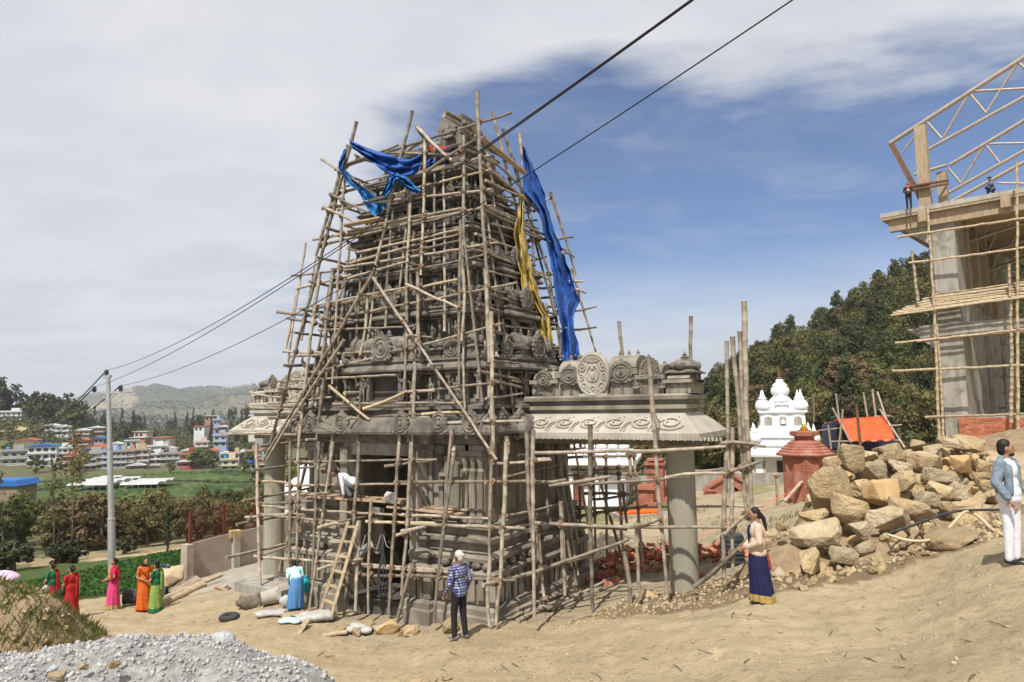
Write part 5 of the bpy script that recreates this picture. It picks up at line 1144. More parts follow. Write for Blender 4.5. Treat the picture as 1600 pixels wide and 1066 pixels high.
    # plastic greenhouse tunnels in the fields
    gm = mat('greenhouse_plastic', (.36, .37, .37), (.46, .47, .46), .3, .5)
    for i, (x0, x1, y0, y1, lab) in enumerate([(400, 610, 683, 722, 'long pale plastic greenhouse, left of the row'), (480, 600, 678, 698, 'short pale greenhouse behind the long one'), (600, 705, 682, 705, 'pale plastic greenhouse in the middle of the row'), (690, 890, 694, 718, 'flat pale plastic greenhouse, right of the row')]):
        Y = 205-(y1-690)*.8; p = P((x0+x1)/2/3.553, 560+y1/3.553, Y); w = (x1-x0)/3.553/FPX*Y
        T = thing('greenhouse', lab, 'greenhouse', p, .05, 'greenhouses in the valley fields'); d = 4.2
        for k in range(3): MB().extrude([(d*(-.5+.5*(1-math.cos(math.pi*j/8))), 1.0+.55*math.sin(math.pi*j/8)) for j in range(9)], -w/2, w/2, Matrix.Translation((0, k*d, 0)) @ Matrix.Rotation(math.pi/2, 4, 'Z')).build('roof_sheet', gm, T)
        m = MB()
        for k in range(7): m.tube((-w/2+w*k/6, -2, -1), (-w/2+w*k/6, -2, 1.05), .05)
        m.build('posts', MAT['galv'], T)
    p = P(18, 560+700/3.553, 150)-Vector((0, 0, 2.6)); T = thing('market_shed', 'low shed with a wide bright blue sheet roof at the left edge', 'shed', p)
    MB().extrude([(-9, 2.4), (3, 2.4), (2.2, 3.6), (-8, 3.6)], -2, 5).build('roof', cmat((.03, .14, .42)), T); MB().b2(-8.6, 2.4, -1.5, 4.5, -2, 2.4).build('wall', cmat(brown), T)
build_town()

# ================================================================== POWER POLE, CABLES, WALL
def build_pole():
    b = G(178, 880, 31.0); T = thing('power_pole', 'tall grey steel power pole with one cross-arm beside the field', 'power pole', b); inv = lambda p: Vector(p)-b
    top = P(169, 588, 31.0); m = MB(); bb = Vector((0, 0, -1)); tt = inv(top)
    m.path([bb, tt*.33, tt*.331, tt*.66, tt*.661, tt], [.16, .15, .13, .12, .105, .085], 12); m.build('shaft', MAT['galv'], T, 40)
    m = MB()
    for k in (.33, .66): m.path([tt*k-Vector((0, 0, .04)), tt*k+Vector((0, 0, .04))], .165 if k < .5 else .135, 12)
    m.build('collar', MAT['galv'], T, 40)
    a0, a1 = inv(P(147, 614.5, 31)), inv(P(191, 612.5, 31)); MB().bar(a0, a1, .10, .12).build('cross_arm', MAT['galv'], T)
    ax = tt*.905
    for e in (a0.lerp(a1, .2), a0.lerp(a1, .8)): MB().bar(e, inv(P(170, 627, 31)), .05, .05).build('arm_brace', MAT['galv'], T)
    MB().bar(inv(P(162, 589, 31)), inv(P(173, 588, 31)), .16, .12).build('top_bracket', MAT['galv'], T)
    ins = [inv(P(147.5, 609, 31)), inv(P(188.5, 607, 31)), inv(P(166.5, 583, 31))]
    for q in ins: MB().lathe([(.03, -.12), (.10, -.1), (.06, -.04), (.12, -.02), (.06, .05), (.11, .07), (.05, .14), (.02, .16)], 10, Matrix.Translation(q)).build('insulator', MAT['rubber'], T, 40)
    return [b+q+Vector((0, 0, .12)) for q in ins]
INS = build_pole()
def cable(name, label, p0, p1, sag, r=.022, n=40):
    m = MB(); pts = []
    for k in range(n+1): t = k/n; q = p0.lerp(p1, t); q.z -= sag*4*t*(1-t); pts.append(q-p0)
    m.path(pts, r, 6); o = m.build(name, MAT['black'], None, 180, loc=p0); tag(o, label, 'cable', 'overhead power cables')
def near_end(px, py, Y): return P(px, py, Y)
cable('power_cable', 'black overhead cable from the pole tip, upper of the close pair', INS[2], near_end(1160, -58, 6.2), .62, .0095)
cable('power_cable', 'black overhead cable from the left end of the cross-arm, lower of the pair', INS[0], near_end(1155, -52, 6.35), .55, .0095)
cable('power_cable', 'black overhead cable from the right end of the cross-arm, lowest one', INS[1], near_end(1330, -62, 7.0), .80, .0095)
cable('power_cable', 'thin cable running left from the pole tip to the town', INS[2], P(60, 672, 75), .4, .03)
cable('power_cable', 'thin cable running left from the cross-arm to the town', INS[0], P(55, 676, 75), .4, .03)
cable('power_cable', 'thin cable running left from the right arm end to the town', INS[1], P(58, 690, 75), .4, .03)

def build_wall():
    p0 = G(288, 905, 25.8); d = TV.copy(); T = thing('compound_wall', 'plastered grey boundary wall with pilasters left of the tower', 'wall', p0, 0); L = 17.0
    ang = math.atan2(d.y, d.x); T.rotation_euler = (0, 0, ang); n = 12
    zt = [P(288, 848, 25.8).z-p0.z+.0]
    def g(t): q = p0+d*t; return gz(q.x, q.y)-p0.z
    m = MB(); tops = [1.36+max(0, g(L*k/n)-g(0))*.75+.02*L*k/n for k in range(n+1)]
    for k in range(n):
        a, b = L*k/n, L*(k+1)/n; m.add([(a, 0, g(a)-.8), (b, 0, g(b)-.8), (b, 0, tops[k+1]), (a, 0, tops[k]), (a, .2, g(a)-.8), (b, .2, g(b)-.8), (b, .2, tops[k+1]), (a, .2, tops[k])], [(0, 1, 2, 3), (5, 4, 7, 6), (3, 2, 6, 7), (1, 0, 4, 5), (0, 3, 7, 4), (2, 1, 5, 6)])
    m.build('wall_face', MAT['plaster'], T)
    for k in range(7):
        a = k*2.0+.0; MB().b2(a-.02, a+.26, -.16, .22, g(a)-.8, float(np.interp(a, [L*j/n for j in range(n+1)], tops))+.01).build('pilaster', MAT['cement_light'] if k else MAT['plaster'], T)
    F = thing('mesh_fence', 'rust red chain-link fence panels on top of the boundary wall', 'fence', p0, ang); red = mat('fence_red', (.12, .022, .014), (.16, .035, .022), 8, .7)
    for k in range(8):
        a = .25+k*1.42; z = float(np.interp(a, [L*j/n for j in range(n+1)], tops)); MB().b2(a-.045, a+.045, .05, .13, z, z+1.15).build('post', red, F)
        if k < 7:
            z2 = float(np.interp(a+1.42, [L*j/n for j in range(n+1)], tops)); m = MB(); nn = 24
            for j in range(-nn, nn):
                for s in (1, -1):
                    x0, y0 = j*.1, 0.0; x1, y1 = x0+1.05, 1.05
                    t0, t1 = max(0, -x0/1.05), min(1, (1.42-x0)/1.05)
                    if t1 <= t0: continue
                    A = (x0+1.05*t0, 1.05*t0); B = (x0+1.05*t1, 1.05*t1)
                    f = lambda q: (a+(q[0] if s > 0 else 1.42-q[0]), .09, z+(z2-z)*((q[0] if s > 0 else 1.42-q[0])/1.42)+q[1]+.03)
                    m.tube(f(A), f(B), .005, None, 3)
            m.tube((a, .09, z+1.1), (a+1.42, .09, z2+1.1), .02); m.tube((a, .09, z+.04), (a+1.42, .09, z2+.04), .02)
            m.build('wire_mesh', red, F)['kind'] = 'stuff'
    m = MB().box((0, 0, 0), (.45, .3, .28)); tag(m.build('cardboard_box', MAT['straw'], None, None, loc=p0+d*2.1+Vector((0, 0, 1.42))-TU*0, rot=(.1, .1, .8)), 'crushed straw-coloured box hung on the boundary wall', 'box')
build_wall()
# ================================================================== RIGHT SIDE: ROCK PILE
ROCKS = [rock_mesh(s, 11+s % 5, .05+.02*(s % 3), ((1, .85, .75), (1, .7, .62), (1, .9, .85))[s % 3]) for s in range(1, 10)]
def rock(label, px, py, Y, wpx, hpx, key='rock', name='boulder', group=None, variant=None, rz=None, cat='boulder', tilt=.25):
    me = ROCKS[rnd.randrange(9) if variant is None else variant]; p = P(px, py, Y); k = Y/FPX; w, h = wpx*k/2, hpx*k/2
    kk = (me.name, key)
    if kk not in ROCKM: c = me.copy(); c.materials.clear(); c.materials.append(MAT[key]); ROCKM[kk] = c
    o = ob(name, ROCKM[kk], None, None, p, (rnd.uniform(-tilt, tilt), rnd.uniform(-tilt, tilt), rnd.uniform(0, 6.28) if rz is None else rz), (w*1.22, w*rnd.uniform(1.0, 1.25), h*1.5))
    return tag(o, label, cat, group)
ROCKM = {}
def heap(name, ctrl, n, mat_, kindname='structure', rough=.12, seed=1, base=.5, label=None, cat=None):
    """an earth heap as a bumpy sheet: ctrl points (px,py,Y,height above ground, radius)"""
    C = [(P(a, b, c), h, r) for a, b, c, h, r in ctrl]; xs = [c[0].x for c in C]; ys = [c[0].y for c in C]; rm = max(c[2] for c in C)*1.6
    X, Y = np.meshgrid(np.linspace(min(xs)-rm, max(xs)+rm, n), np.linspace(min(ys)-rm, max(ys)+rm, n), indexing='ij')
    H = np.zeros_like(X)
    for c, h, r in C: H = np.maximum(H, h*np.exp(-(((X-c.x)**2+(Y-c.y)**2)/r**2)**1.3))
    H = H+rough*fbm(X*2.1, Y*2.1, seed, 5)*sstep(.03, .3, H)*2
    Z = ground(X, Y)+H-.10+.0*X
    Z = np.where(H < .05, Z-.25, Z)
    m = MB(); m.v = np.stack([X, Y, Z], -1).reshape(-1, 3).tolist(); idx = np.arange(n*n).reshape(n, n)
    f = np.stack([idx[:-1, :-1], idx[1:, :-1], idx[1:, 1:], idx[:-1, 1:]], -1).reshape(-1, 4); keep = H[:-1, :-1].reshape(-1) > -.01
    m.f = [tuple(q) for q in f.tolist()]; m.m = [0]*len(m.f); o = m.build(name, mat_, None, 180); o['kind'] = kindname
    if label: tag(o, label, cat)
    return lambda x, y: float(ground(np.array([x]), np.array([y]))[0]-.1+sum([]) + max([h*math.exp(-(((x-c.x)**2+(y-c.y)**2)/r**2)**1.3) for c, h, r in C]))
def q6(x, y): return 1150+x/3.555, 660+y/3.555
def build_rocks():
    big = [(520,375,265,265,'huge rounded tan boulder at the left end of the rock pile',15.0,'rock',2),(640,200,135,180,'upright tan block on the left top of the rock pile',16.4,'rock',2),(650,480,235,215,'big flat-faced boulder leaning below the huge rounded one',14.2,'rock',0),(845,530,205,150,'pale angular boulder at the front foot of the pile',13.8,'rock_grey',4),(530,222,95,80,'small boulder wedged left of the upright block',16.2,'rock',3),
           (765,262,135,115,'grey boulder right of the upright block',16.0,'rock_grey',5),(855,185,175,130,'long tan boulder on the pile top under the tent',17.0,'rock',1),(800,385,190,150,'two-toned split boulder in the middle of the pile',14.8,'rock_rust',2),(985,470,255,160,'broad sloping tan slab in the pile front',14.2,'rock',0),(1260,225,150,115,'rust orange boulder high on the right of the pile',16.6,'rock_rust',5),
           (1285,125,165,90,'wide pale boulder crowning the right of the pile',17.6,'rock',1),(1010,130,100,75,'pale boulder on the crest near the tent corner',17.5,'rock',3),(910,250,120,95,'grey knobbly boulder near the pile centre',16.2,'rock_grey',6),(920,330,130,110,'rounded tan boulder below the grey knobbly one',15.4,'rock',2),(1060,225,165,115,'tan boulder with flat top right of centre',16.6,'rock',7),(1130,300,150,105,'squat boulder under the flat-topped one',15.8,'rock_grey',4),
           (1140,380,165,80,'long horizontal boulder across the pile',15.2,'rock',1),(1240,375,100,120,'upright grey slab right of the long horizontal boulder',15.2,'rock_grey',5),(1070,430,125,95,'faceted grey boulder in the pile front',14.6,'rock_grey',8),(1160,470,90,80,'brown boulder low in the pile front',14.4,'rock',3),(1310,540,155,130,'dusty boulder under the hose loop',14.2,'rock',2),(1280,470,150,90,'tan boulder above the hose loop',14.8,'rock',6),
           (1380,245,105,85,'tan block near the right end of the pile',16.4,'rock',4),(1450,245,110,110,'pale boulder behind the man in denim',16.4,'rock_grey',7),(1415,410,105,90,'angular tan boulder beside the man in denim',15.2,'rock',5),(1370,310,95,70,'small tan boulder left of the pale one',15.8,'rock',8),(1370,490,110,70,'flat boulder near the hose end',14.8,'rock_grey',1),(1400,345,90,60,'earthy tan boulder under the angular ones',15.4,'rock',3),
           (1200,120,90,60,'light boulder near the crest at right',17.4,'rock_grey',4),(1150,100,90,55,'small boulder on the crest right of centre',17.8,'rock',3),(740,185,90,55,'flat small stone on the crest by the red pole',16.8,'rock',1),(835,205,90,70,'rounded stone on the crest below the tent edge',16.6,'rock',2),(1195,650,235,95,'long flat boulder lying in front of the pile',12.6,'rock',1),(715,580,165,90,'pale sharp boulder at the pile foot',13.4,'rock_grey',5),
           (405,775,125,145,'tan boulder tipped on end near the woman in navy',12.9,'rock',4),(600,745,150,90,'low pale boulder right of the tipped one',12.9,'rock_grey',8),(905,665,90,65,'half buried block beside the hose',13.2,'rock_grey',0),(1070,595,75,80,'small upright stone beside the hose',13.3,'rock',7),(430,520,150,90,'brown boulder under the huge rounded one',14.4,'rock',6),(450,620,260,165,'rough concrete-crusted rubble lump at the left foot of the pile',13.6,'rock_grey',6),
           (255,580,60,60,'knobbly small stone beside the rubble lump',13.8,'rock',2),(1450,570,70,60,'small stone at the right foot of the pile',13.6,'rock',3),(1320,200,80,60,'brown stone beside the rust orange boulder',16.8,'rock_rust',3),(1085,165,80,60,'grey stone on the crest middle',17.2,'rock_grey',2),(690,350,90,70,'tan stone between the big boulders',15.2,'rock',1)]
    ctrl = []
    for x, y, w, h, lab, Y, key, v in big:
        a = q6(x, y); rock(lab, *a, Y, w/3.555, h/3.555, key, variant=v, group='boulders of the rock pile')
        p = P(*a, Y); hh = p.z-gz(p.x, p.y)-.42*h/3.555*Y/FPX-.12
        if hh > .1: ctrl.append((a[0], a[1], Y+.35, hh, .85))
    surf = heap('earth_mound', ctrl, 120, MAT['soil'], seed=5)
    for i in range(210):
        a = rnd.choice(ctrl); p = P(a[0], a[1], a[2]); x, y = p.x+rnd.gauss(0, .7), p.y+rnd.gauss(-.15, .6); s = rnd.uniform(.10, .30)
        v = rnd.randrange(9); key = rnd.choice(('rock', 'rock', 'rock_grey', 'rock_rust')); kk = (ROCKS[v].name, key)
        if kk not in ROCKM: c = ROCKS[v].copy(); c.materials.clear(); c.materials.append(MAT[key]); ROCKM[kk] = c
        o = ob('stone', ROCKM[kk], None, None, (x, y, surf(x, y)+s*.25), (rnd.random(), rnd.random(), 6*rnd.random()), (s, s*.85, s*.8)); tag(o, 'small rubble stone filling gaps in the rock pile', 'stone', 'rubble stones of the rock pile')
    heap('earth_mound', [(1590, 688, 27, .7, 2.2), (1650, 690, 26, .9, 2.6)], 60, MAT['soil'], seed=8)
    # loose stones on the verge
    for i in range(70):
        x = rnd.uniform(200, 1480); y = 690+(1500-x)*.11+rnd.uniform(-70, 60)
        a = q6(x, y); Y = np.interp(x, [200, 700, 1500], [12.3, 12.6, 12.6]); p = G(a[0], a[1], Y+rnd.uniform(-.4, .9)); s = rnd.uniform(.05, .16)
        o = ob('stone', ROCKS[i % 9].copy() if False else ROCKM[next(k for k in ROCKM)], None, None, p+Vector((0, 0, s*.2)), (rnd.random(), rnd.random(), 6*rnd.random()), (s, s*.85, s*.7)); tag(o, 'loose stone on the earth verge below the rock pile', 'stone', 'stones on the verge')
    # hose and pipe
    def line(name, label, pts, r, key):
        P0 = [P(*q6(x, y), Y) for x, y, Y in pts]; d = []
        for i in range(len(P0)-1):
            for k in range(6):
                t = k/6; a = P0[max(i-1, 0)]; b, c = P0[i], P0[i+1]; e = P0[min(i+2, len(P0)-1)]
                d.append(.5*((2*b)+(c-a)*t+(2*a-5*b+4*c-e)*t*t+(3*b-a-3*c+e)*t**3)-P0[0])
        d.append(P0[-1]-P0[0]); m = MB(); m.path(d, r, 8); tag(m.build(name, MAT[key], None, 180, loc=P0[0]), label, 'pipe')
    line('hose', 'tan garden hose looping over the boulders', [(845, 625, 12.9), (950, 655, 12.6), (1050, 658, 12.6), (1140, 630, 12.7), (1200, 570, 13.0), (1260, 505, 13.4), (1300, 500, 13.6), (1360, 535, 13.4), (1430, 600, 12.8), (1510, 640, 12.3)], .028, 'clay')
    line('pipe', 'black plastic pipe lying across the rock pile', [(850, 615, 12.9), (960, 580, 13.1), (1080, 535, 13.4), (1220, 495, 13.6), (1350, 487, 13.5), (1490, 485, 13.2)], .026, 'rubber')
build_rocks()

# ================================================================== SHRINES AND YARD BEHIND
def build_white_shrine():
    b = P(1226, 748, 42.0); T = thing('white_shrine', 'white domed shrine with corner spires and a bronze finial', 'shrine', b, R(-18)); wp = MAT['white_paint']
    k = 42/FPX
    z = lambda py: (748-py)*k
    for sx in (-1, 1):
        for sy in (-1, 1):
            m = MB(); m.box((sx*1.45, sy*1.45, z(748)+.1-.5), (.52, .52, 1.0)); m.box((sx*1.45, sy*1.45, (z(712))/2), (.38, .38, z(712))); m.box((sx*1.45, sy*1.45, z(714)), (.55, .55, .15)); m.build('pillar', wp, T)
    MB().b2(-1.0, 1.0, -1.0, 1.4, -.8, z(712)).build('inner_wall', wp, T); MB().b2(-.45, .45, -1.03, -1.0, .1, 1.15).build('door', MAT['dark_in'], T)
    def sq(prof, nm): m = MB(); m.lathe([(r, zz) for r, zz in prof], sq=True); return m.build(nm, wp, T)
    sq([(1.75, z(712)), (2.12, z(711)), (2.15, z(708)), (1.75, z(701)), (1.5, z(700))], 'eave')
    sq([(1.62, z(702)), (1.62, z(696)), (1.72, z(695)), (1.72, z(691)), (1.45, z(690)), (1.45, z(684)), (1.62, z(683)), (1.6, z(678)), (1.40, z(672)), (1.30, z(671))], 'base_tier')
    sq([(1.34, z(672)), (1.34, z(667)), (1.25, z(666)), (1.22, z(648)), (1.36, z(646)), (1.36, z(643)), (1.1, z(642))], 'niche_tier')
    m = MB()
    for i in range(26): m.sphere((-1.6+i*.128, -1.64, z(689)), (.05, .05, .08), None, 6, 4); m.sphere((-1.5+i*.12, -1.52, z(680)), (.05, .06, .06), None, 6, 4)
    m.build('carved_band', wp, T, 60)['kind'] = 'stuff'
    for x, w in ((-.82, .30), (0, .26), (.82, .30)):
        poly = [(x+w*math.cos(math.pi*j/10), z(655)+.22*math.sin(math.pi*j/10)) for j in range(11)]+[(x-w, z(666)), (x+w, z(666))]
        g = mat('niche_shade', (.5, .5, .52), None) if 'ng' not in PROTO else PROTO['ng']; PROTO['ng'] = g
        MB().extrude(poly, -1.30, -1.22).build('niche', wp, T)
        inner = [(x+w*.72*math.cos(math.pi*j/10), z(656)+.16*math.sin(math.pi*j/10)) for j in range(11)]+[(x-w*.72, z(665)), (x+w*.72, z(665))]
        MB().extrude(inner, -1.31, -1.25).build('niche_recess', MAT['concrete'], T)  # grey panel paints the shade of a recess; nothing is hollow
    q_ = ob('statue', PROTO['st2'].copy(), None, T, (0, -1.34, z(666)), None, .38); q_.data.materials.clear(); q_.data.materials.append(wp)
    spire = [(.32, 0), (.42, .1), (.44, .3), (.36, .5), (.22, .62), (.16, .66), (.24, .7), (.12, .85), (.05, 1.15), (.01, 1.25)]
    for sx in (-1, 1):
        for sy in (-1, 1):
            MB().lathe([(r*.95, zz*1.0+z(643)) for r, zz in spire], 14, Matrix.Translation((sx*1.05, sy*1.05, 0))).build('corner_spire', wp, T, 50)
            MB().lathe([(r*.8, zz*.85+z(690)) for r, zz in spire], 14, Matrix.Translation((sx*1.62, sy*1.62, 0))).build('corner_spire', wp, T, 50)
    MB().lathe([(1.05, z(643)), (.95, z(640)), (.85, z(636)), (.72, z(630)), (.52, z(624)), (.42, z(622)), (.42, z(620)), (.52, z(617)), (.55, z(613)), (.50, z(609)), (.42, z(607)), (.44, z(605)), (.30, z(601)), (.22, z(600)), (.25, z(597)), (.14, z(595))], 16).build('dome', wp, T, 50)
    q_ = ob('mini_shrine', PROTO['kuta'].copy(), None, T, (0, -.8, z(643)), None, (.7, .7, .9)); q_.data.materials.clear(); q_.data.materials.append(wp)
    MB().lathe([(.14, z(595)), (.17, z(593)), (.08, z(591)), (.13, z(589)), (.06, z(587)), (.09, z(585)), (.03, z(583)), (.03, z(578)), (.005, z(574))], 10).build('finial', MAT['rust'], T, 50)
build_white_shrine()

def brick_courses(T, name_m, x0, x1, z0, z1, y, bw, bh, M=None, depth=.12, gap=.015, key='brick', mortar='mortar', limit=300):
    """bricks one by one on a recessed mortar bed; M maps wall space to the thing"""
    me = PROTO.get('brick_'+key)
    if me is None: me = MB().box((0, 0, 0), (1, 1, 1)).mesh('brick'); me.materials.append(MAT[key]); PROTO['brick_'+key] = me
    MB().b2(x0, x1, y, y+depth, z0, z1, M).build(name_m, MAT[mortar], T); n = 0; r = 0; z = z0
    M = M or Matrix.Identity(4)
    while z+bh <= z1+.001 and n < limit:
        x = x0-(bw/2 if r % 2 else 0)
        while x < x1-.001 and n < limit:
            a, b = max(x, x0), min(x+bw, x1)
            if b-a > .03:
                o = ob('brick', me, None, T); o.matrix_local = M @ Matrix.Translation(((a+b)/2, y+.01+rnd.uniform(-.004, .004), z+bh/2)) @ Matrix.Diagonal((b-a-gap, .06, bh-gap, 1)); n += 1
            x += bw
        z += bh; r += 1
def build_red_shrine():
    Yd = 27.0; b = P(1262, 778, Yd); k = Yd/FPX; z = lambda py: (778-py)*k
    T = thing('red_brick_shrine', 'small six-sided red brick shrine with tiered roof and gilded tip', 'shrine', b, R(8)); T.scale = (.80, .80, 1); rp = MAT['red_paint']
    MB().lathe([(1.05, -.6), (1.05, z(712))], 6, None, 0, None, R(30)).build('body', rp, T)
    for i in range(6):                                      # red painted courses
        a = R(60*i); M = Matrix.Rotation(a, 4, 'Z') @ Matrix.Translation((0, -1.05*math.cos(R(30)), 0))
        if i in (0, 1, 5, 2): 
            hw = 1.05*math.sin(R(30)); n = 0
            for r in range(15):
                w = 2*hw/3; cuts = [-hw, -hw+w, -hw+2*w, hw] if r % 2 else [-hw, -hw+w/2, -hw+1.5*w, -hw+2.5*w, hw]
                for x0, x1 in zip(cuts, cuts[1:]): o = ob('brick', PROTO.setdefault('rb', MB().box((0, 0, 0), (1, 1, 1)).mesh('brick')), rp, T); o.matrix_local = M @ Matrix.Translation(((x0+x1)/2, -.004, .06+r*.118)) @ Matrix.Diagonal((x1-x0-.012, .022, .108, 1))
    m = MB(); m.lathe([(1.05, z(713)), (1.32, z(713.5)), (1.34, z(711)), (.62, z(691)), (.5, z(690))], 6, None, 0, None, R(30)); m.build('roof', rp, T)
    for i in range(6): 
        for r in range(5):
            t0 = r/5; a = R(60*i+30); p = lambda t, aa: Vector(((1.35-(1.35-.64)*t)*math.sin(aa), -(1.35-(1.35-.64)*t)*math.cos(aa), z(711)+(z(691)-z(711))*t+.004))
            MB().bar(p(t0, a-R(30)), p(t0, a+R(30)), .03, .03).build('roof_course', rp, T)
    MB().lathe([(.45, z(691)), (.45, z(685)), (.5, z(684.8)), (.5, z(683))], 6, None, 0, None, R(30)).build('neck', rp, T)
    MB().lathe([(.5, z(684)), (.66, z(683)), (.68, z(677)), (.6, z(676))], 6, None, 0, None, R(30)).build('cap', rp, T)
    MB().lathe([(.26, z(676)), (.28, z(674.5)), (.18, z(674)), (.2, z(672)), (.12, z(671)), (.15, z(669.5)), (.07, z(668)), (.08, z(666)), (.03, z(664)), (.005, z(659))], 12).build('finial', MAT['gold'], T, 50)
build_red_shrine()

def build_yard():
    # red arched shrine
    Yd = 37; b = P(1143, 786, Yd); k = Yd/FPX; T = thing('red_arch_shrine', 'low red shrine with arched opening and gabled roof', 'shrine', b, R(-14)); rp = MAT['red_paint']; w = .95
    arch = [(.42*math.cos(math.pi*j/10), .55+.38*math.sin(math.pi*j/10)) for j in range(11)]
    body = [(-w, 0), (-.42, 0)]+[(x, z) for x, z in arch[::-1]]+[(.42, 0), (w, 0), (w, .9), (0, 1.5), (-w, .9)]
    MB().extrude(body, -.6, .6).build('body', rp, T); MB().b2(-.45, .45, -.35, .5, 0, .95).build('inside', MAT['dark_in'], T)
    MB().extrude([(-w-.12, .86), (0, 1.50), (w+.12, .86), (w+.12, .98), (0, 1.64), (-w-.12, .98)], -.72, .7).build('roof', rp, T)
    MB().b2(-1.25, 1.2, -.8, .8, -.5, .1).build('step', rp, T); m = MB(); m.box((-1.1, -.3, .35), (.5, .6, .6)); m.box((-1.1, -.3, .72), (.66, .72, .14)); m.box((-1.1, -.3, .88), (.4, .44, .16)); m.build('side_block', rp, T)
    # red pedestals near the porch column
    for px, py, Yd, h, lab in ((1027, 792, 35, 2.4, 'tall red pedestal shrine behind the porch column'), (1010, 790, 33.5, .95, 'low red plinth left of the tall red pedestal'), (1052, 778, 36, .55, 'low red stub wall right of the porch column')):
        b = P(px, py, Yd); T = thing('red_pedestal', lab, 'pedestal', b, R(-20)); m = MB(); m.box((0, 0, h*.1-.2), (1.1, 1.0, h*.2+.4)); m.box((0, 0, h*.55), (.8, .75, h*.75)); m.build('body', rp, T); m = MB(); m.box((0, 0, h*.90), (1.05, 1.0, .12)); m.box((0, 0, h*.98), (.8, .8, .1)); m.build('cap', rp, T)
    b = P(985, 779, 39); T = thing('low_wall', 'low grey concrete yard wall behind the porch', 'wall', b, R(-6)); MB().b2(-6, 9, 0, .2, -.6, 1.35).build('face', MAT['concrete'], T)
    for k in range(6): MB().b2(-6+k*2.9, -5.7+k*2.9, -.06, .26, -.6, 1.4).build('post', MAT['concrete'], T)
    b = P(1085, 768, 43); T = thing('low_wall', 'short grey plastered wall with red base near the red shrine', 'wall', b, R(-5)); MB().b2(-2, 2.4, 0, .2, .25, 1.3).build('face', MAT['concrete'], T); MB().b2(-2, 2.4, -.05, .25, -.6, .25).build('base', rp, T)
    # white hall behind the porch
    Yd = 34; b = P(925, 800, Yd); k = Yd/FPX; T = thing('white_hall', 'white ornamented hall with red lattice bays behind the porch', 'building', b, R(-14)); wp = MAT['white_paint']; z = lambda py: (800-py)*k
    MB().b2(-2.4, 1.6, .3, 4, -.5, z(735)).build('wall', wp, T); MB().b2(-2.6, 1.9, -.05, 4.2, z(741), z(728)).build('frieze', MAT['cement_light'], T)
    MB().b2(-2.9, 2.2, -.5, 4.5, z(728), z(722)).build('eave', wp, T); MB().b2(-2.5, 1.8, -.1, 4.1, z(722), z(713)).build('parapet', wp, T)
    for i in range(8):
        o = ob('roof_ornament', PROTO['kuta'].copy() if i == 0 else PROTO['kw'], None, T, (-2.2+i*.55, 0, z(715)), None, (.42, .42, .65))
        if i == 0: PROTO['kw'] = o.data; o.data.materials.clear(); o.data.materials.append(wp)
    for i in range(3):
        MB().b2(-2.2+i*.62, -1.66+i*.62, .2, .3, .35, z(744)).build('red_bay', rp, T)
        m = MB()
        for j in range(9): m.tube((-2.2+i*.62+j*.066, .17, .35), (-2.2+i*.62+j*.066, .17, 1.2), .012, None, 4)
        for j in range(6): m.tube((-2.2+i*.62, .17, .4+j*.15), (-1.66+i*.62, .17, .4+j*.15), .012, None, 4)
        m.build('lattice', MAT['red_paint'], T)['kind'] = 'stuff'
    for x in (-2.35, -1.05, .2, 1.5): MB().b2(x-.15, x+.15, -.05, .25, -.4, z(741)).build('pillar', wp, T)
    MB().b2(.0, 1.5, -.3, .1, -.4, .55).build('step', wp, T)
    # second white shape left, between scaffold poles
    b = P(485, 815, 36); T = thing('white_shrine', 'small white tiered shrine glimpsed between the left scaffold poles', 'shrine', b, R(-20)); z = lambda py: (815-py)*36/FPX
    MB().lathe([(.9, -.5), (.9, z(772))], sq=True).build('body', wp, T); MB().lathe([(.9, z(772)), (1.3, z(771)), (1.3, z(766)), (.7, z(752)), (.6, z(748)), (.45, z(746)), (.4, z(730)), (.3, z(728)), (.1, z(722))], sq=True).build('roof', wp, T)
    for sx in (-1, 1): MB().lathe([(.2, z(764)), (.24, z(760)), (.1, z(754)), (.02, z(748))], 10, Matrix.Translation((sx*.95, -.9, 0))).build('corner_spire', wp, T, 50)
    # red offering platform on the grass
    b = G(998, 800, 31); T = thing('altar_platform', 'flat red and orange altar platform on the grass', 'platform', b, .2); MB().b2(-1.1, 1.1, -.6, .6, -.1, .14).build('slab', MAT['concrete'], T); MB().b2(-.9, .9, -.45, .45, .14, .24).build('top', MAT['orange'], T)
    # orange tent
    Yd = 33.0; T = thing('orange_tent', 'orange tarpaulin tent on bamboo poles with dark blue lining', 'tent', G(1340, 700, Yd)); o_ = Vector(T.location); L = lambda px, py, Y: P(px, py, Y)-o_
    def tarp(nm, c, key, n=14, amp=.06):
        m = MB()
        def f(s, t):
            p = (c[0]*(1-s)+c[1]*s)*(1-t)+(c[3]*(1-s)+c[2]*s)*t; return p+Vector((0, 0, -.25*math.sin(math.pi*s)*.5*math.sin(math.pi*t)+amp*math.sin(s*23+t*5)*t))
        m.grid(f, n, n); o = m.build(nm, MAT[key], T, 180); o.modifiers.new('t', 'SOLIDIFY').thickness = .01
    a, bq, c, d = L(1308, 655, 34.5), L(1385, 651, 34.5), L(1399, 688, 31.6), L(1328, 690.5, 31.6)
    tarp('roof_sheet', (a, bq, c, d), 'orange_tarp'); tarp('roof_sheet', (L(1285, 664, 37.5), L(1370, 660, 37.5), bq+Vector((0, .05, 0)), a+Vector((0, .05, 0))), 'orange_tarp')
    tarp('side_sheet', (L(1283, 665, 37), a+Vector((-.1, 0, -.05)), L(1312, 702, 33.5), L(1290, 700, 36.5)), 'navy')
    tarp('back_sheet', (L(1290, 668, 37.4), L(1400, 664, 37.4), L(1405, 705, 37.4), L(1290, 705, 37.4)), 'navy')
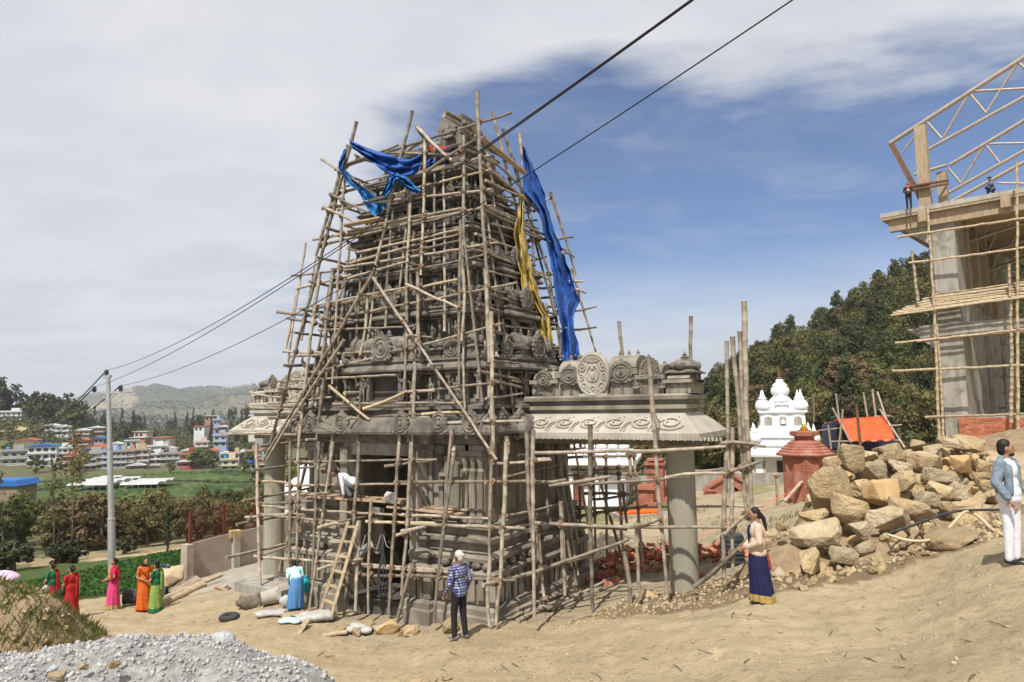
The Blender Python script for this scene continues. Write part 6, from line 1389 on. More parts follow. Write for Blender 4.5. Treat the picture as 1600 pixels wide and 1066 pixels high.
    for i, (x0, y0, x1, y1, Y0, Y1) in enumerate(((1306, 615, 1317, 700, 35, 35), (1301, 638, 1330, 692, 34, 31.5), (1349, 613, 1356, 655, 35.2, 35), (1363, 608, 1369, 655, 35.2, 35), (1371, 612, 1385, 655, 35, 34.5), (1375, 640, 1414, 700, 34.6, 31.4), (1294, 664, 1299, 702, 35, 35), (1317, 640, 1309, 715, 33, 32.2), (1271, 615, 1272, 660, 38, 38))):
        m = MB(); m.tube(L(x0, y0, Y0), L(x1, y1, Y1), .045, .05, 7); m.build('tent_pole', MAT['bamboo'], T, 60)
    for x0, y0, x1, y1, Y in ((1278, 673, 1321, 668, 33.5), (1298, 690, 1405, 688, 31.7), (1365, 651, 1392, 650, 34.6), (1385, 666, 1409, 664, 33)): m = MB(); m.tube(L(x0, y0, Y), L(x1, y1, Y), .035, .035, 7); m.build('tent_bar', MAT['bamboo'], T, 60)
    m = MB(); m.tube(P(1338, 632, 21)-P(1348, 712, 21), Vector((0, 0, -1.0)), .045, .05, 8); o = m.build('red_pole', MAT['rust'], None, 60, loc=P(1348, 712, 21)); tag(o, 'thin rust red pole standing behind the rock pile', 'pole')
    # short posts and red tape
    p0 = P(1215, 785, 27); m = MB(); m.box((0, 0, 0), (.09, .09, 2.0)); m.sphere((0, 0, .95), (.16, .12, .1)); tag(m.build('post', MAT['plank'], None, None, loc=p0+Vector((0, 0, .1))), 'short wooden post with a knob beside the red brick shrine', 'post')
    m = MB(); m.bar((0, 0, 0), P(1254, 751, 26.4)-P(1226, 783, 26.0), .12, .05); tag(m.build('leaning_plank', MAT['plank'], None, None, loc=P(1226, 783, 26.0)), 'dark plank leaning against the red brick shrine', 'plank')
    m = MB(); pts = [(1270, 752, 27), (1215, 778, 26.5), (1175, 800, 25), (1130, 820, 23), (1090, 838, 21.5), (1020, 868, 19.8)]; q0 = P(*pts[0]); m.path([P(*q)-q0 for q in pts], .022, 5, flat=.3); tag(m.build('barrier_tape', MAT['orange_tarp'], None, None, loc=q0), 'red barrier tape strung low across the yard', 'tape')
    # brick rubble heap
    T = thing('brick_heap', 'heap of broken red bricks behind the porch column', 'brick heap', G(1010, 888, 19.0)); o_ = Vector(T.location); me = PROTO.setdefault('rubble', MB().box((0, 0, 0), (.22, .105, .07)).mesh('brick')); me.materials.append(MAT['brick'])
    for i in range(285):
        u, v = rnd.gauss(0, 1), rnd.gauss(0, 1); x = u*1.35; y = v*.75; h = .55*math.exp(-(u*u+v*v)*.35)*rnd.random()
        gx = o_.x+x*TU.x*-1+y*TV.x; gy = o_.y-x*TU.y+y*TV.y
        ob('brick', me, None, T, (gx-o_.x, gy-o_.y, gz(gx, gy)-o_.z+.04+h), (rnd.uniform(-.6, .6), rnd.uniform(-.6, .6), rnd.uniform(0, 6.28)), (rnd.choice((1, 1, .6)), 1, 1))
    # black water drum with ribs
    b = G(1146, 895, 16.2); T = thing('water_drum', 'ribbed black plastic drum behind the scaffold uprights', 'drum', b); h = 1.05
    T.scale = (.58, .58, .66)
    MB().lathe([(.42, 0), (.45, .03), (.45, h-.1), (.40, h), (.2, h+.03)], 20).build('barrel', MAT['plastic_blk'], T, 40)
    for k in range(6): MB().lathe([(.452, .1+k*.15), (.475, .12+k*.15), (.475, .15+k*.15), (.452, .17+k*.15)], 20).build('rib', MAT['plastic_blk'], T, 40)
build_yard()

# ================================================================== UNFINISHED CONCRETE HALL
def build_hall():
    o_ = P(1376, 335, 42.0); ex = Vector((.72, -.694, 0)).normalized(); ey = Vector((.694, .72, 0)).normalized(); base = P(1480, 694, 40).z
    M = Matrix.Translation((o_.x, o_.y, base)) @ Matrix.Rotation(math.atan2(ex.y, ex.x), 4, 'Z'); H = o_.z-base
    T = thing('concrete_hall', 'unfinished concrete hall with a row of tall piers and a roof slab', 'building', mw=M); cc = MAT['concrete']; inv = M.inverted()
    def hp(px, py, y): pl0 = M @ Vector((0, y, 0)); return inv @ hit(px, py, pl0, (M.to_3x3() @ Vector((0, 1, 0))).normalized())
    L = 16.0
    MB().b2(0, L, 0, 20, H-.42, H).build('roof_slab', MAT['form_wood'], T); MB().b2(-.02, L, -.03, .0, H-.26, H+.01).build('slab_edge', MAT['cement_light'], T)
    MB().b2(.35, L, .25, .7, H-1.15, H-.43).build('edge_beam', MAT['form_wood'], T)
    for x in (2.3, 6.4): MB().b2(x-.22, x+.22, -.25, .24, H-.95, H-.2).build('bracket', MAT['form_wood'], T)
    MB().add([(.3, .5, H-.45), (2.6, .5, H-.45), (2.6, .5, H-2.4), (.3, 1.6, H-.45), (2.6, 1.6, H-.45), (2.6, 1.6, H-2.4)], [(0, 2, 1), (3, 4, 5), (0, 1, 4, 3), (1, 2, 5, 4), (2, 0, 3, 5)]).build('haunch', cc, T)
    for i in range(7):
        y = .5+i*2.9; MB().b2(2.55, 3.75 if i == 0 else 3.45+.1*(i % 2), y, y+2.45, -2.5, H-.42).build('pier', cc, T)
        if 0 < i < 5: MB().b2(3.41, 3.8, y+.2, y+1.0, H-5.0-1.0*i*.3, H-.5).build('timber_form', MAT['form_wood'], T)
    xm = hp(1440, 500, .45); MB().b2(1.6, L, .35, 2.0, xm.z-1.15, xm.z-.35).build('mid_beam', cc, T)
    MB().add([(.9, .4, xm.z-.5), (2.55, .4, xm.z-.5), (2.55, .4, xm.z-2.0), (.9, 1.6, xm.z-.5), (2.55, 1.6, xm.z-.5), (2.55, 1.6, xm.z-2.0)], [(0, 2, 1), (3, 4, 5), (0, 1, 4, 3), (1, 2, 5, 4), (2, 0, 3, 5)]).build('haunch', cc, T)
    # brick infill wall, brick by brick
    a = hp(1500, 690, .2); b = hp(1640, 690, .2); top = hp(1520, 649, .2).z
    brick_courses(T, 'infill_wall', a.x, b.x, -.6, top, .2, .30, .125, None, .3)
    # posts on the slab
    for px, py, x2, w in ((1436, 196, 1447, .62), (1470, 268, 1473, .5)):
        t = hp(px, py, 1.0+(w < .6)*2.5); MB().b2(t.x-w/2, t.x+w/2, 1.0+(w < .6)*2.5, 1.5+(w < .6)*2.5, H, t.z).build('slab_post', MAT['form_wood'], T)
    MB().bar(hp(1418, 292, .9), hp(1482, 282, .9), .25, .1).build('slab_plank', MAT['rust'], T); MB().bar(hp(1425, 297, .8), hp(1482, 287, .8), .2, .1).build('slab_plank', MAT['rust'], T)
    # tube trusses of the roof
    S = thing('roof_truss', 'steel tube roof trusses rising over the unfinished hall', 'truss', mw=M)
    def tr(y, segs, r=.085, key='steel'):
        for (x0, y0, x1, y1, rr) in segs: MB().tube(hp(x0, y0, y), hp(x1, y1, y), rr, None, 10).build('chord' if rr > .08 else 'web', MAT[key], S, 50)
    tr(1.6, [(1391, 224, 1690, 32, .14), (1446, 236, 1690, 102, .10), (1448, 190, 1472, 217, .07), (1474, 215, 1514, 146, .07), (1514, 145, 1541, 177, .07), (1541, 176, 1592, 95, .07), (1514, 143, 1680, 134, .07), (1591, 97, 1625, 130, .07), (1409, 239, 1431, 212, .06)])
    MB().bar(hp(1392, 224, 1.55), hp(1440, 313, 1.55), .18, .28).build('end_post', MAT['rust'], S)
    tr(5.0, [(1484, 258, 1690, 135, .12), (1476, 305, 1690, 185, .10), (1482, 263, 1501, 286, .07), (1503, 285, 1538, 226, .07), (1540, 226, 1562, 255, .07), (1540, 225, 1680, 222, .07), (1428, 273, 1480, 258, .10), (1470, 270, 1445, 320, .08)])
    tr(8.0, [(1482, 318, 1690, 205, .12), (1560, 286, 1680, 289, .07), (1490, 316, 1505, 310, .1)])
    for k in range(4):                                      # lower trusses seen under the slab
        y = 6+3*k; dx = 22*k; dy = 26*k
        tr(y, [(1505+dx*.3, 352+dy, 1690, 290+dy, .11), (1512+dx*.3, 378+dy, 1690, 320+dy, .10), (1520+dx*.3, 350+dy, 1536+dx*.3, 370+dy, .06), (1536+dx*.3, 370+dy, 1550+dx*.3, 337+dy, .06), (1550+dx*.3, 338+dy, 1572+dx*.3, 358+dy, .06), (1572+dx*.3, 358+dy, 1590+dx*.3, 325+dy, .06), (1590+dx*.3, 326+dy, 1625+dx*.3, 342+dy, .06)])
    # bamboo scaffold on the hall
    B = thing('bamboo_scaffold', 'bamboo scaffold with a pole deck along the unfinished hall', 'scaffold', mw=M); rec = []
    def w(px, py, y=-.9): return M @ hp(px, py, y)
    for x0, y0, x1, y1 in ((1449, 318, 1468, 700), (1589, 252, 1591, 690), (1577, 412, 1580, 660), (1425, 392, 1434, 470), (1464, 505, 1474, 690)): pole(B, w(x1, y1), w(x0, y0), .085, 'upright', 'bamboo_new', rec)
    for x0, y0, x1, y1 in ((1402, 371, 1690, 328), (1420, 411, 1690, 374), (1399, 536, 1690, 505), (1395, 580, 1690, 566), (1446, 652, 1690, 643), (1433, 533, 1600, 514)): pole(B, w(x0, y0, -.95), w(x1, y1, -.95), .07, 'ledger', 'bamboo_new', rec)
    for i in range(11): pole(B, w(1390+i*7+rnd.uniform(-4, 4), 493-i*3.2, -1.0+.13*i), w(1690, 452-i*2.4+rnd.uniform(-2, 2), -1.0+.13*i), .06, 'deck_pole', 'bamboo_new', None)
    for i in range(8): pole(B, w(1560, 470+i*24, 9), w(1690, 462+i*24, 9), .06, 'ledger', 'bamboo', None)
    for i in range(5): pole(B, w(1575+i*16, 680, 9), w(1573+i*16, 430, 9), .07, 'upright', 'bamboo', None)
    lashings(B, rec, 30, .3)
build_hall()
# ================================================================== PEOPLE
def V3(*a): return Vector(a)
def person(label, loc, rotz, H=1.6, pelvis=(0, 0, .93), lean=0, legs=None, arms=None, skin='skin', top='red', sleeve=1, top_len=.92, bottom=('trousers', 'blackcloth'), hair='hair', hairstyle='short',
           shoes='blackcloth', turn=0, vox=.013, extras=(), hem=None, headtilt=0):
    T = thing('person', label, 'person', loc, rotz); T.scale = (H/1.7,)*3
    pv = V3(*pelvis); B = Matrix.Translation(pv) @ Matrix.Rotation(-R(lean), 4, 'X') @ Matrix.Translation(-V3(0, 0, .93)); eu = B.to_euler()
    b = lambda x, y, z: B @ V3(x, y, z)
    hc = b(0, .015, 1.585); HM = Matrix.Translation(hc) @ (B.to_3x3() @ Matrix.Rotation(R(turn), 3, 'Z') @ Matrix.Rotation(R(lean*.55+headtilt), 3, 'X')).to_4x4()
    h = lambda x, y, z: HM @ V3(x, y, z); he = HM.to_euler()
    legs = legs or [((-.10, .01, .49), (-.10, -.01, .08)), ((.10, .01, .49), (.10, -.01, .08))]
    arms = arms or [((-.25, -.02, 1.12), (-.25, .06, .87)), ((.25, -.02, 1.12), (.25, .06, .87))]
    sk = [('e', tuple(h(0, 0, 0)), (.074, .092, .112), he), ('e', tuple(h(0, .025, -.055)), (.055, .062, .058), he), (tuple(h(0, .088, .0)), .011, tuple(h(0, .104, -.028)), .015), (tuple(h(0, .07, -.062)), .016, tuple(h(0, .085, -.066)), .012),
          ('e', tuple(h(-.076, -.005, -.01)), (.012, .022, .032), he), ('e', tuple(h(.076, -.005, -.01)), (.012, .022, .032), he), (tuple(b(0, -.01, 1.38)), .055, tuple(h(0, -.01, -.08)), .05)]
    tp = [('e', tuple(b(0, 0, 1.27)), (.178, .125, .165), eu), ('e', tuple(b(0, .0, 1.08)), (.165, .125, .18), eu), (tuple(b(-.15, 0, 1.37)), .062, tuple(b(.15, 0, 1.37)), .062), (tuple(b(0, 0, 1.40)), .07, tuple(b(0, 0, 1.43)), .055)]
    if top_len < 1.0: tp += [('e', tuple(b(0, 0, top_len+.12)), (.188, .15, .16), eu), ('e', tuple(b(0, 0, top_len+.05)), (.185, .15, .10), eu)]
    sk += [(q[0], q[1], tuple(k*.86 for k in q[2]), q[3]) if q[0] == 'e' else (q[0], q[1]*.8, q[2], q[3]*.8) for q in tp]
    for i, (e, w) in enumerate(arms):
        s = b((-.185, .185)[i], 0, 1.365); e = b(*e) if len(e) == 3 else V3(*e[:3]); w = b(*w) if len(w) == 3 else V3(*w[:3])
        sk += [(tuple(s), .046, tuple(e), .038), (tuple(e), .038, tuple(w), .026)]
        tp.append((tuple(s), .062, tuple(s.lerp(e, .55 if sleeve == 1 else 1)), .055 if sleeve < 2 else .050))
        if sleeve == 2: tp.append((tuple(e), .050, tuple(e.lerp(w, .92)), .042))
        # hand: palm, four unequal curled fingers, thumb from the side of the palm
        d = (w-e).normalized(); side = d.cross(B.to_3x3() @ V3(1 if i else -1, 0, 0));
        if side.length < .1: side = d.cross(V3(0, 0, 1))
        side.normalize(); nrm = side.cross(d).normalized(); pm = w+d*.045
        sk.append(('e', tuple(pm), (.036, .024, .048), d.to_track_quat('Z', 'Y').to_euler()))
        for k, ln in enumerate((.062, .072, .066, .05)):
            o = pm+side*((k-1.5)*.019)+d*.04; k1 = o+d*ln*.55+nrm*.006; k2 = k1+(d*.75+nrm*.65)*ln*.5; sk += [(tuple(o), .0095, tuple(k1), .009), (tuple(k1), .009, tuple(k2), .0075)]
        o = pm+side*.034-d*.015; k1 = o+(side*.8+d*.6)*.034; sk += [(tuple(o), .011, tuple(k1), .010), (tuple(k1), .010, tuple(k1+(d*.9+nrm*.3)*.028), .008)]
    bt = []
    for i, (k, a) in enumerate(legs):
        hp = b((-.09, .09)[i], 0, .90) if lean < 20 else pv+V3((-.09, .09)[i], 0, -.03); k, a = V3(*k), V3(*a)
        sk += [(tuple(hp), .082, tuple(k), .056), (tuple(k), .055, tuple(a), .036), (tuple(a), .036, tuple(a+V3(0, .02, -.03)), .036)]
        bt += [(tuple(hp), .098, tuple(k), .070), (tuple(k), .068, tuple(a+V3(0, 0, .0)), .056)]
        m = blob('shoe' if shoes else 'foot', [(tuple(a+V3(0, -.03, -.035)), .040, tuple(a+V3(0, .10, -.045)), .036), (tuple(a+V3(0, .10, -.045)), .036, tuple(a+V3(0, .16, -.052)), .028)], .012, 2)
        ob('shoe' if shoes else 'foot', m, MAT[shoes or skin], T)
    ob('body', blob('body', sk, min(vox, .0085) if vox < .012 else .010, 2), MAT[skin], T)
    ob('top', blob('top', tp, vox, 5), MAT[top], T)
    if bottom[0] == 'trousers':
        bt.append(('e', tuple(pv), (.146, .112, .12))); ob('trousers', blob('trousers', bt, vox, 5), MAT[bottom[1]], T)
    else:
        rings = []; N = 56; hz_ = .05 if hem is None else hem; z1 = pv.z+.12; sw = bottom[2] if len(bottom) > 2 else (0, 0)
        for j in range(17):
            t = j/16; z = z1+(hz_-z1)*t; ring = []
            for q in range(N):
                a = 2*math.pi*q/N; fold = 1+(.045+.05*t)*t*math.sin(a*9+math.sin(a*2+t*2)*1.3)+.03*t*math.sin(a*17+t*4)
                rx = .155+.075*math.sin(min(1, t*2.2)*math.pi/2)*.55+.05*t; ry = .118+.06*math.sin(min(1, t*2.2)*math.pi/2)*.6+.06*t
                ring.append((pv.x*(1-t)+rx*fold*math.cos(a)+sw[0]*t*t, pv.y*(1-t)+ry*fold*math.sin(a)+sw[1]*t*t, z+.012*math.sin(a*3)*t))
            rings.append(ring)
        m = MB(); m.loft(rings); sko = m.build('skirt', MAT[bottom[1]], T, 180)
        if len(bottom) > 3:
            m = MB(); m.loft([[(x*1.012, y*1.012, z) for x, y, z in rings[14]], [(x*1.02, y*1.02, z) for x, y, z in rings[15]], [(x*1.02, y*1.02, z-.004) for x, y, z in rings[16]]], False); m.build('hem_border', MAT[bottom[3]], sko, 180)
    # hair
    hr = [('e', tuple(h(0, -.022, .028)), (.082, .094, .100), he), ('e', tuple(h(0, -.05, -.03)), (.074, .062, .08), he)]
    if hairstyle == 'bun': hr.append(('e', tuple(h(0, -.125, .0)), (.05, .042, .05), he))
    if hairstyle == 'tail': hr += [(tuple(h(0, -.10, -.02)), .036, tuple(h(0, -.13, -.12)), .042), (tuple(h(0, -.13, -.12)), .042, tuple(h(0, -.12, -.34)), .018)]
    if hairstyle == 'curly': hr += [('e', tuple(h(x, y, z)), (.05, .05, .05)) for x, y, z in ((.05, .03, .10), (-.05, .03, .10), (0, .05, .105), (.07, -.03, .08), (-.07, -.03, .08), (0, -.06, .11))]
    if hairstyle == 'beard': hr += [('e', tuple(h(0, .062, -.085)), (.05, .04, .055), he), ('e', tuple(h(0, -.10, .03)), (.04, .04, .04), he)]
    if hairstyle == 'trimmed': hr += [('e', tuple(h(0, .045, -.085)), (.052, .05, .04), he)]
    if hairstyle == 'veil': hr += [('e', tuple(h(0, -.04, -.06)), (.105, .11, .15), he)]
    ob('hair', blob('hair', hr, .012, 2), MAT[hair], T)
    for sx in (-1, 1): ob('eye', PROTO.setdefault('eye', MB().sphere((0, 0, 0), (.010, .006, .007), None, 8, 6).mesh('eye', 180)), MAT['black'], T, h(sx*.031, .0845, .008))
    for nm, key, parts, vx, sm in extras:
        pp = []
        for q in parts:
            if q[0] == 'e': pp.append(('e', tuple(b(*q[1])), q[2], eu) if len(q) < 4 else ('e', tuple(b(*q[1])), q[2], (B.to_3x3() @ Euler(q[3]).to_matrix()).to_euler()))
            else: pp.append((tuple(b(*q[0])), q[1], tuple(b(*q[2])), q[3]))
        ob(nm, blob(nm, pp, vx, sm), MAT[key], T)
    return T
def sari(key, border=None, side=-1):
    """cloth drawn from the hip across the chest over one shoulder and down the back"""
    s = side; P_ = [(-s*.14, .09, .98), (-s*.05, .135, 1.12), (s*.05, .13, 1.26), (s*.13, .07, 1.39), (s*.15, -.05, 1.41), (s*.12, -.125, 1.25), (s*.10, -.15, 1.0), (s*.10, -.16, .78)]
    w = [.07, .08, .085, .065, .065, .08, .085, .09]; out = []
    for i in range(len(P_)-1):
        for k in range(5):
            t = k/4; q = tuple(P_[i][j]+(P_[i+1][j]-P_[i][j])*t for j in range(3)); r = w[i]+(w[i+1]-w[i])*t; out.append(('e', q, (r, .03, r*.8)))
    ex = [('sari_drape', key, out, .014, 4)]
    if border: ex.append(('sari_border', border, [((P_[i][0]+s*.055, P_[i][1]+.012*(1 if P_[i][1] > 0 else -1), P_[i][2]), .022, (P_[i+1][0]+s*.055, P_[i+1][1]+.012*(1 if P_[i+1][1] > 0 else -1), P_[i+1][2]), .022) for i in range(len(P_)-1)], .012, 2))
    return ex
def bag(x, y, z, key='blackcloth', strap=True, s=1.0):
    q = [('e', (x, y, z), (.11*s, .055*s, .09*s)), ('e', (x, y, z-.04*s), (.115*s, .055*s, .06*s))]
    if strap: q += [((x, y, z+.06), .012, (x*.2, y+.06 if y > 0 else y-.02, 1.22), .012), ((x*.2, y+.06 if y > 0 else y-.02, 1.22), .012, (-x*.6, .02, 1.42), .012)]
    return ('bag', key, q, .012, 1)
HANG = [((-.25, -.02, 1.12), (-.25, .06, .87)), ((.25, -.02, 1.12), (.25, .06, .87))]
FRONT = [((-.25, .02, 1.12), (-.10, .20, 1.04)), ((.25, .02, 1.12), (.08, .22, 1.02))]
def build_people():
    person('man in blue and white checked shirt and black trousers watching the tower', G(718, 1001, 13.8), R(52), 1.68, skin='skin_dark', top='check', sleeve=2, top_len=.84, bottom=('trousers', 'blackcloth'), hair='hair_white', hairstyle='beard', shoes='greycloth', vox=.011, turn=18,
           arms=[((-.27, .0, 1.10), (-.24, .14, .90)), ((.26, -.07, 1.11), (.24, .02, .88))], legs=[((-.10, .05, .49), (-.11, .03, .08)), ((.10, -.01, .49), (.11, -.06, .08))])
    person('woman in cream cardigan and navy sari with gold hem by the scaffold', G(1187, 941, 11.85), R(82), 1.56, top='cream', sleeve=2, top_len=.80, bottom=('skirt', 'navy_cloth', (0, -.06), 'gold_cloth'), hairstyle='tail', vox=.011, arms=[((-.24, .0, 1.12), (-.08, .20, 1.0)), ((.25, -.02, 1.12), (.12, .2, .98))], headtilt=-14,
           extras=[('cardigan', 'cream', [('e', (0, -.01, 1.27), (.205, .145, .17)), ('e', (0, -.01, 1.07), (.20, .15, .2)), ('e', (0, -.01, .90), (.205, .16, .12)), ((-.17, 0, 1.37), .075, (-.24, 0, 1.12), .068), ((-.24, 0, 1.12), .066, (-.10, .18, 1.01), .05), ((.17, 0, 1.37), .075, (.25, -.02, 1.12), .068), ((.25, -.02, 1.12), .066, (.13, .18, .99), .05)], .012, 5), ('sari_end', 'redshirt', [((.05, -.16, .86), .05, (.05, -.2, .62), .06)], .014, 3), ('blouse_front', 'navy_cloth', [('e', (0, .105, 1.22), (.07, .06, .18))], .014, 3)])
    person('bearded man in denim jacket and white trousers at the right edge', G(1585, 884, 9.95), R(-148), 1.74, top='white_cloth', sleeve=2, top_len=.84, bottom=('trousers', 'white_cloth'), shoes='blackcloth', turn=30, vox=.010, arms=[((-.27, -.04, 1.10), (-.25, -.02, .84)), ((.28, -.03, 1.12), (.24, .10, .90))],
           hairstyle='trimmed', extras=[('denim_jacket', 'denim', [('e', (0, -.045, 1.25), (.195, .105, .20)), ('e', (0, -.035, 1.02), (.19, .115, .17)), ((-.12, .06, 1.32), .062, (-.13, .07, .98), .055), ((.12, .06, 1.32), .062, (.13, .07, .98), .055), ((-.17, 0, 1.37), .078, (-.27, -.04, 1.10), .067), ((-.27, -.04, 1.10), .066, (-.252, -.02, .90), .055), ((.17, 0, 1.37), .078, (.28, -.03, 1.12), .067), ((.28, -.03, 1.12), .066, (.245, .085, .93), .055), ((-.08, -.03, 1.44), .045, (.08, -.03, 1.44), .045)], .012, 4)])
    Y = 22
    person('woman in magenta sari with gold border and black handbag', G(176, 951, 22), R(128), 1.56, top='magenta', sleeve=1, bottom=('skirt', 'pink', (0, 0), 'gold_cloth'), hairstyle='bun', arms=FRONT, extras=sari('gold_cloth', 'magenta', 1)+[('shawl', 'red', [((-.15, .02, 1.42), .06, (-.2, .08, 1.05), .07), ((-.15, -.06, 1.4), .06, (-.17, -.13, 1.1), .07)], .014, 3), bag(.16, .12, .98)])
    person('woman in bright orange sari standing beside the woman in green', G(225, 955, 21.4), R(-130), 1.56, top='orange', sleeve=1, bottom=('skirt', 'orange'), hair='hair', hairstyle='veil', arms=FRONT, extras=sari('orange', 'redshirt', 1))
    person('woman in lime green sari with her back to the field, beside the orange sari', G(243, 956, 21.2), R(75), 1.48, top='green', sleeve=1, bottom=('skirt', 'lime', (0, 0), 'green'), hairstyle='curly', arms=FRONT, extras=sari('lime', 'green', 1)+[bag(.1, .2, .95, 'sack', False, .8)])
    person('woman in dark red sari walking with a black shoulder bag', G(109, 969, 20.3), R(72), 1.56, top='red', sleeve=1, bottom=('skirt', 'red', (0, -.05), 'orange'), hairstyle='bun', arms=[((-.24, .04, 1.12), (-.12, .2, 1.05)), ((.24, -.05, 1.12), (.22, .08, .92))], legs=[((-.09, .08, .49), (-.09, .12, .08)), ((.09, -.04, .5), (.09, -.24, .12))], extras=sari('red', 'gold_cloth', 1)+[bag(-.2, .05, .92)])
    person('woman in red with green blouse and white bag, half behind the weedy bank', G(79, 962, 22.2), R(80), 1.55, top='green', sleeve=1, bottom=('skirt', 'redshirt'), hairstyle='bun', arms=FRONT, extras=sari('red', None, 1)+[bag(-.2, .02, .86, 'sack', True, 1.5)])
    o = person('woman in mauve under the pink umbrella at the left edge', G(0, 960, 22.5), R(70), 1.5, top='mauve', sleeve=1, bottom=('skirt', 'mauve'), hairstyle='bun', arms=[((-.24, .06, 1.15), (-.12, .2, 1.25)), HANG[1]])
    p = P(2, 905, 22.4); U = thing('umbrella', 'open pale pink umbrella at the left edge', 'umbrella', p); n = 8
    def dome(s, t): r = .52*t; a = 2*math.pi*s; z = .26*(1-t*t)+.02*math.cos(a*n)*t; k = 1-.06*t*(.5-.5*math.cos(a*n)); return V3(r*k*math.cos(a), r*k*math.sin(a), z)
    m = MB(); m.grid(dome, 48, 8); c = m.build('canopy', MAT['mauve'], U, 180); c.modifiers.new('t', 'SOLIDIFY').thickness = .004
    MB().tube((0, 0, -.75), (0, 0, .32), .009).build('shaft', MAT['black'], U)
    for k in range(8): a = 2*math.pi*k/8; MB().tube((0, 0, .24), (.5*math.cos(a), .5*math.sin(a), .01), .005).build('rib', MAT['galv'], U)
    person('woman in pale blue top and striped blue skirt bending at the tower base', G(462, 966, 17.0), R(28), 1.36, pelvis=(0, -.08, .86), lean=50, skin='skin_dark', top='sky_cloth', sleeve=2, bottom=('skirt', 'stripe', (0, .05)), arms=[((-.22, .10, 1.18), (-.16, .30, 1.12)), ((.22, .10, 1.18), (.16, .32, 1.12))], hairstyle='bun')
    # workers on the scaffold and on the slab
    q = TW(-.75, -.02, 2.42); person('worker in white shirt crouching on the boards over the passage', q, R(100), 1.62, pelvis=(0, -.05, .32), lean=58, skin='skin_dark', top='white_cloth', sleeve=2, bottom=('trousers', 'greycloth'), legs=[((-.15, .30, .40), (-.13, .10, .08)), ((.15, .28, .38), (.13, .05, .08))], arms=[((-.22, .16, 1.22), (-.2, .34, 1.08)), ((.22, .10, 1.15), (.18, .32, 1.0))])
    q = P(700, 262, 17.3); person('worker in red shirt stooping at the top of the tower', q, R(70), 1.65, pelvis=(0, 0, .42), lean=70, skin='skin_dark', top='redshirt', sleeve=2, bottom=('trousers', 'navy_cloth'), legs=[((-.14, .28, .46), (-.13, .06, .08)), ((.14, .26, .44), (.13, 0, .08))], arms=[((-.22, .18, 1.2), (-.2, .36, 1.05)), ((.22, .18, 1.2), (.18, .36, 1.05))])
    q = P(1421, 327, 40.6); person('worker in black with an orange neckerchief standing on the roof slab', q, R(150), 1.66, skin='skin_dark', top='blackcloth', sleeve=2, bottom=('trousers', 'blackcloth'), arms=FRONT, extras=[('neckerchief', 'orange', [((-.08, .06, 1.42), .05, (.08, .06, 1.42), .05), ((0, .1, 1.4), .05, (0, .12, 1.28), .03)], .014, 2), ('vest', 'cream', [('e', (0, .06, 1.2), (.1, .075, .14))], .014, 2)])
    q = P(1550, 303.5, 38.6); person('worker in dark checked shirt squatting on the roof slab edge', q, R(120), 1.62, pelvis=(0, -.05, .28), lean=18, skin='skin_dark', top='check', sleeve=2, bottom=('trousers', 'navy_cloth'), legs=[((-.16, .30, .44), (-.14, .14, .08)), ((.16, .30, .42), (.14, .12, .08))], arms=[((-.26, .16, 1.12), (-.16, .36, .98)), ((.26, .16, 1.12), (.16, .36, .98))], hairstyle='curly')
build_people()
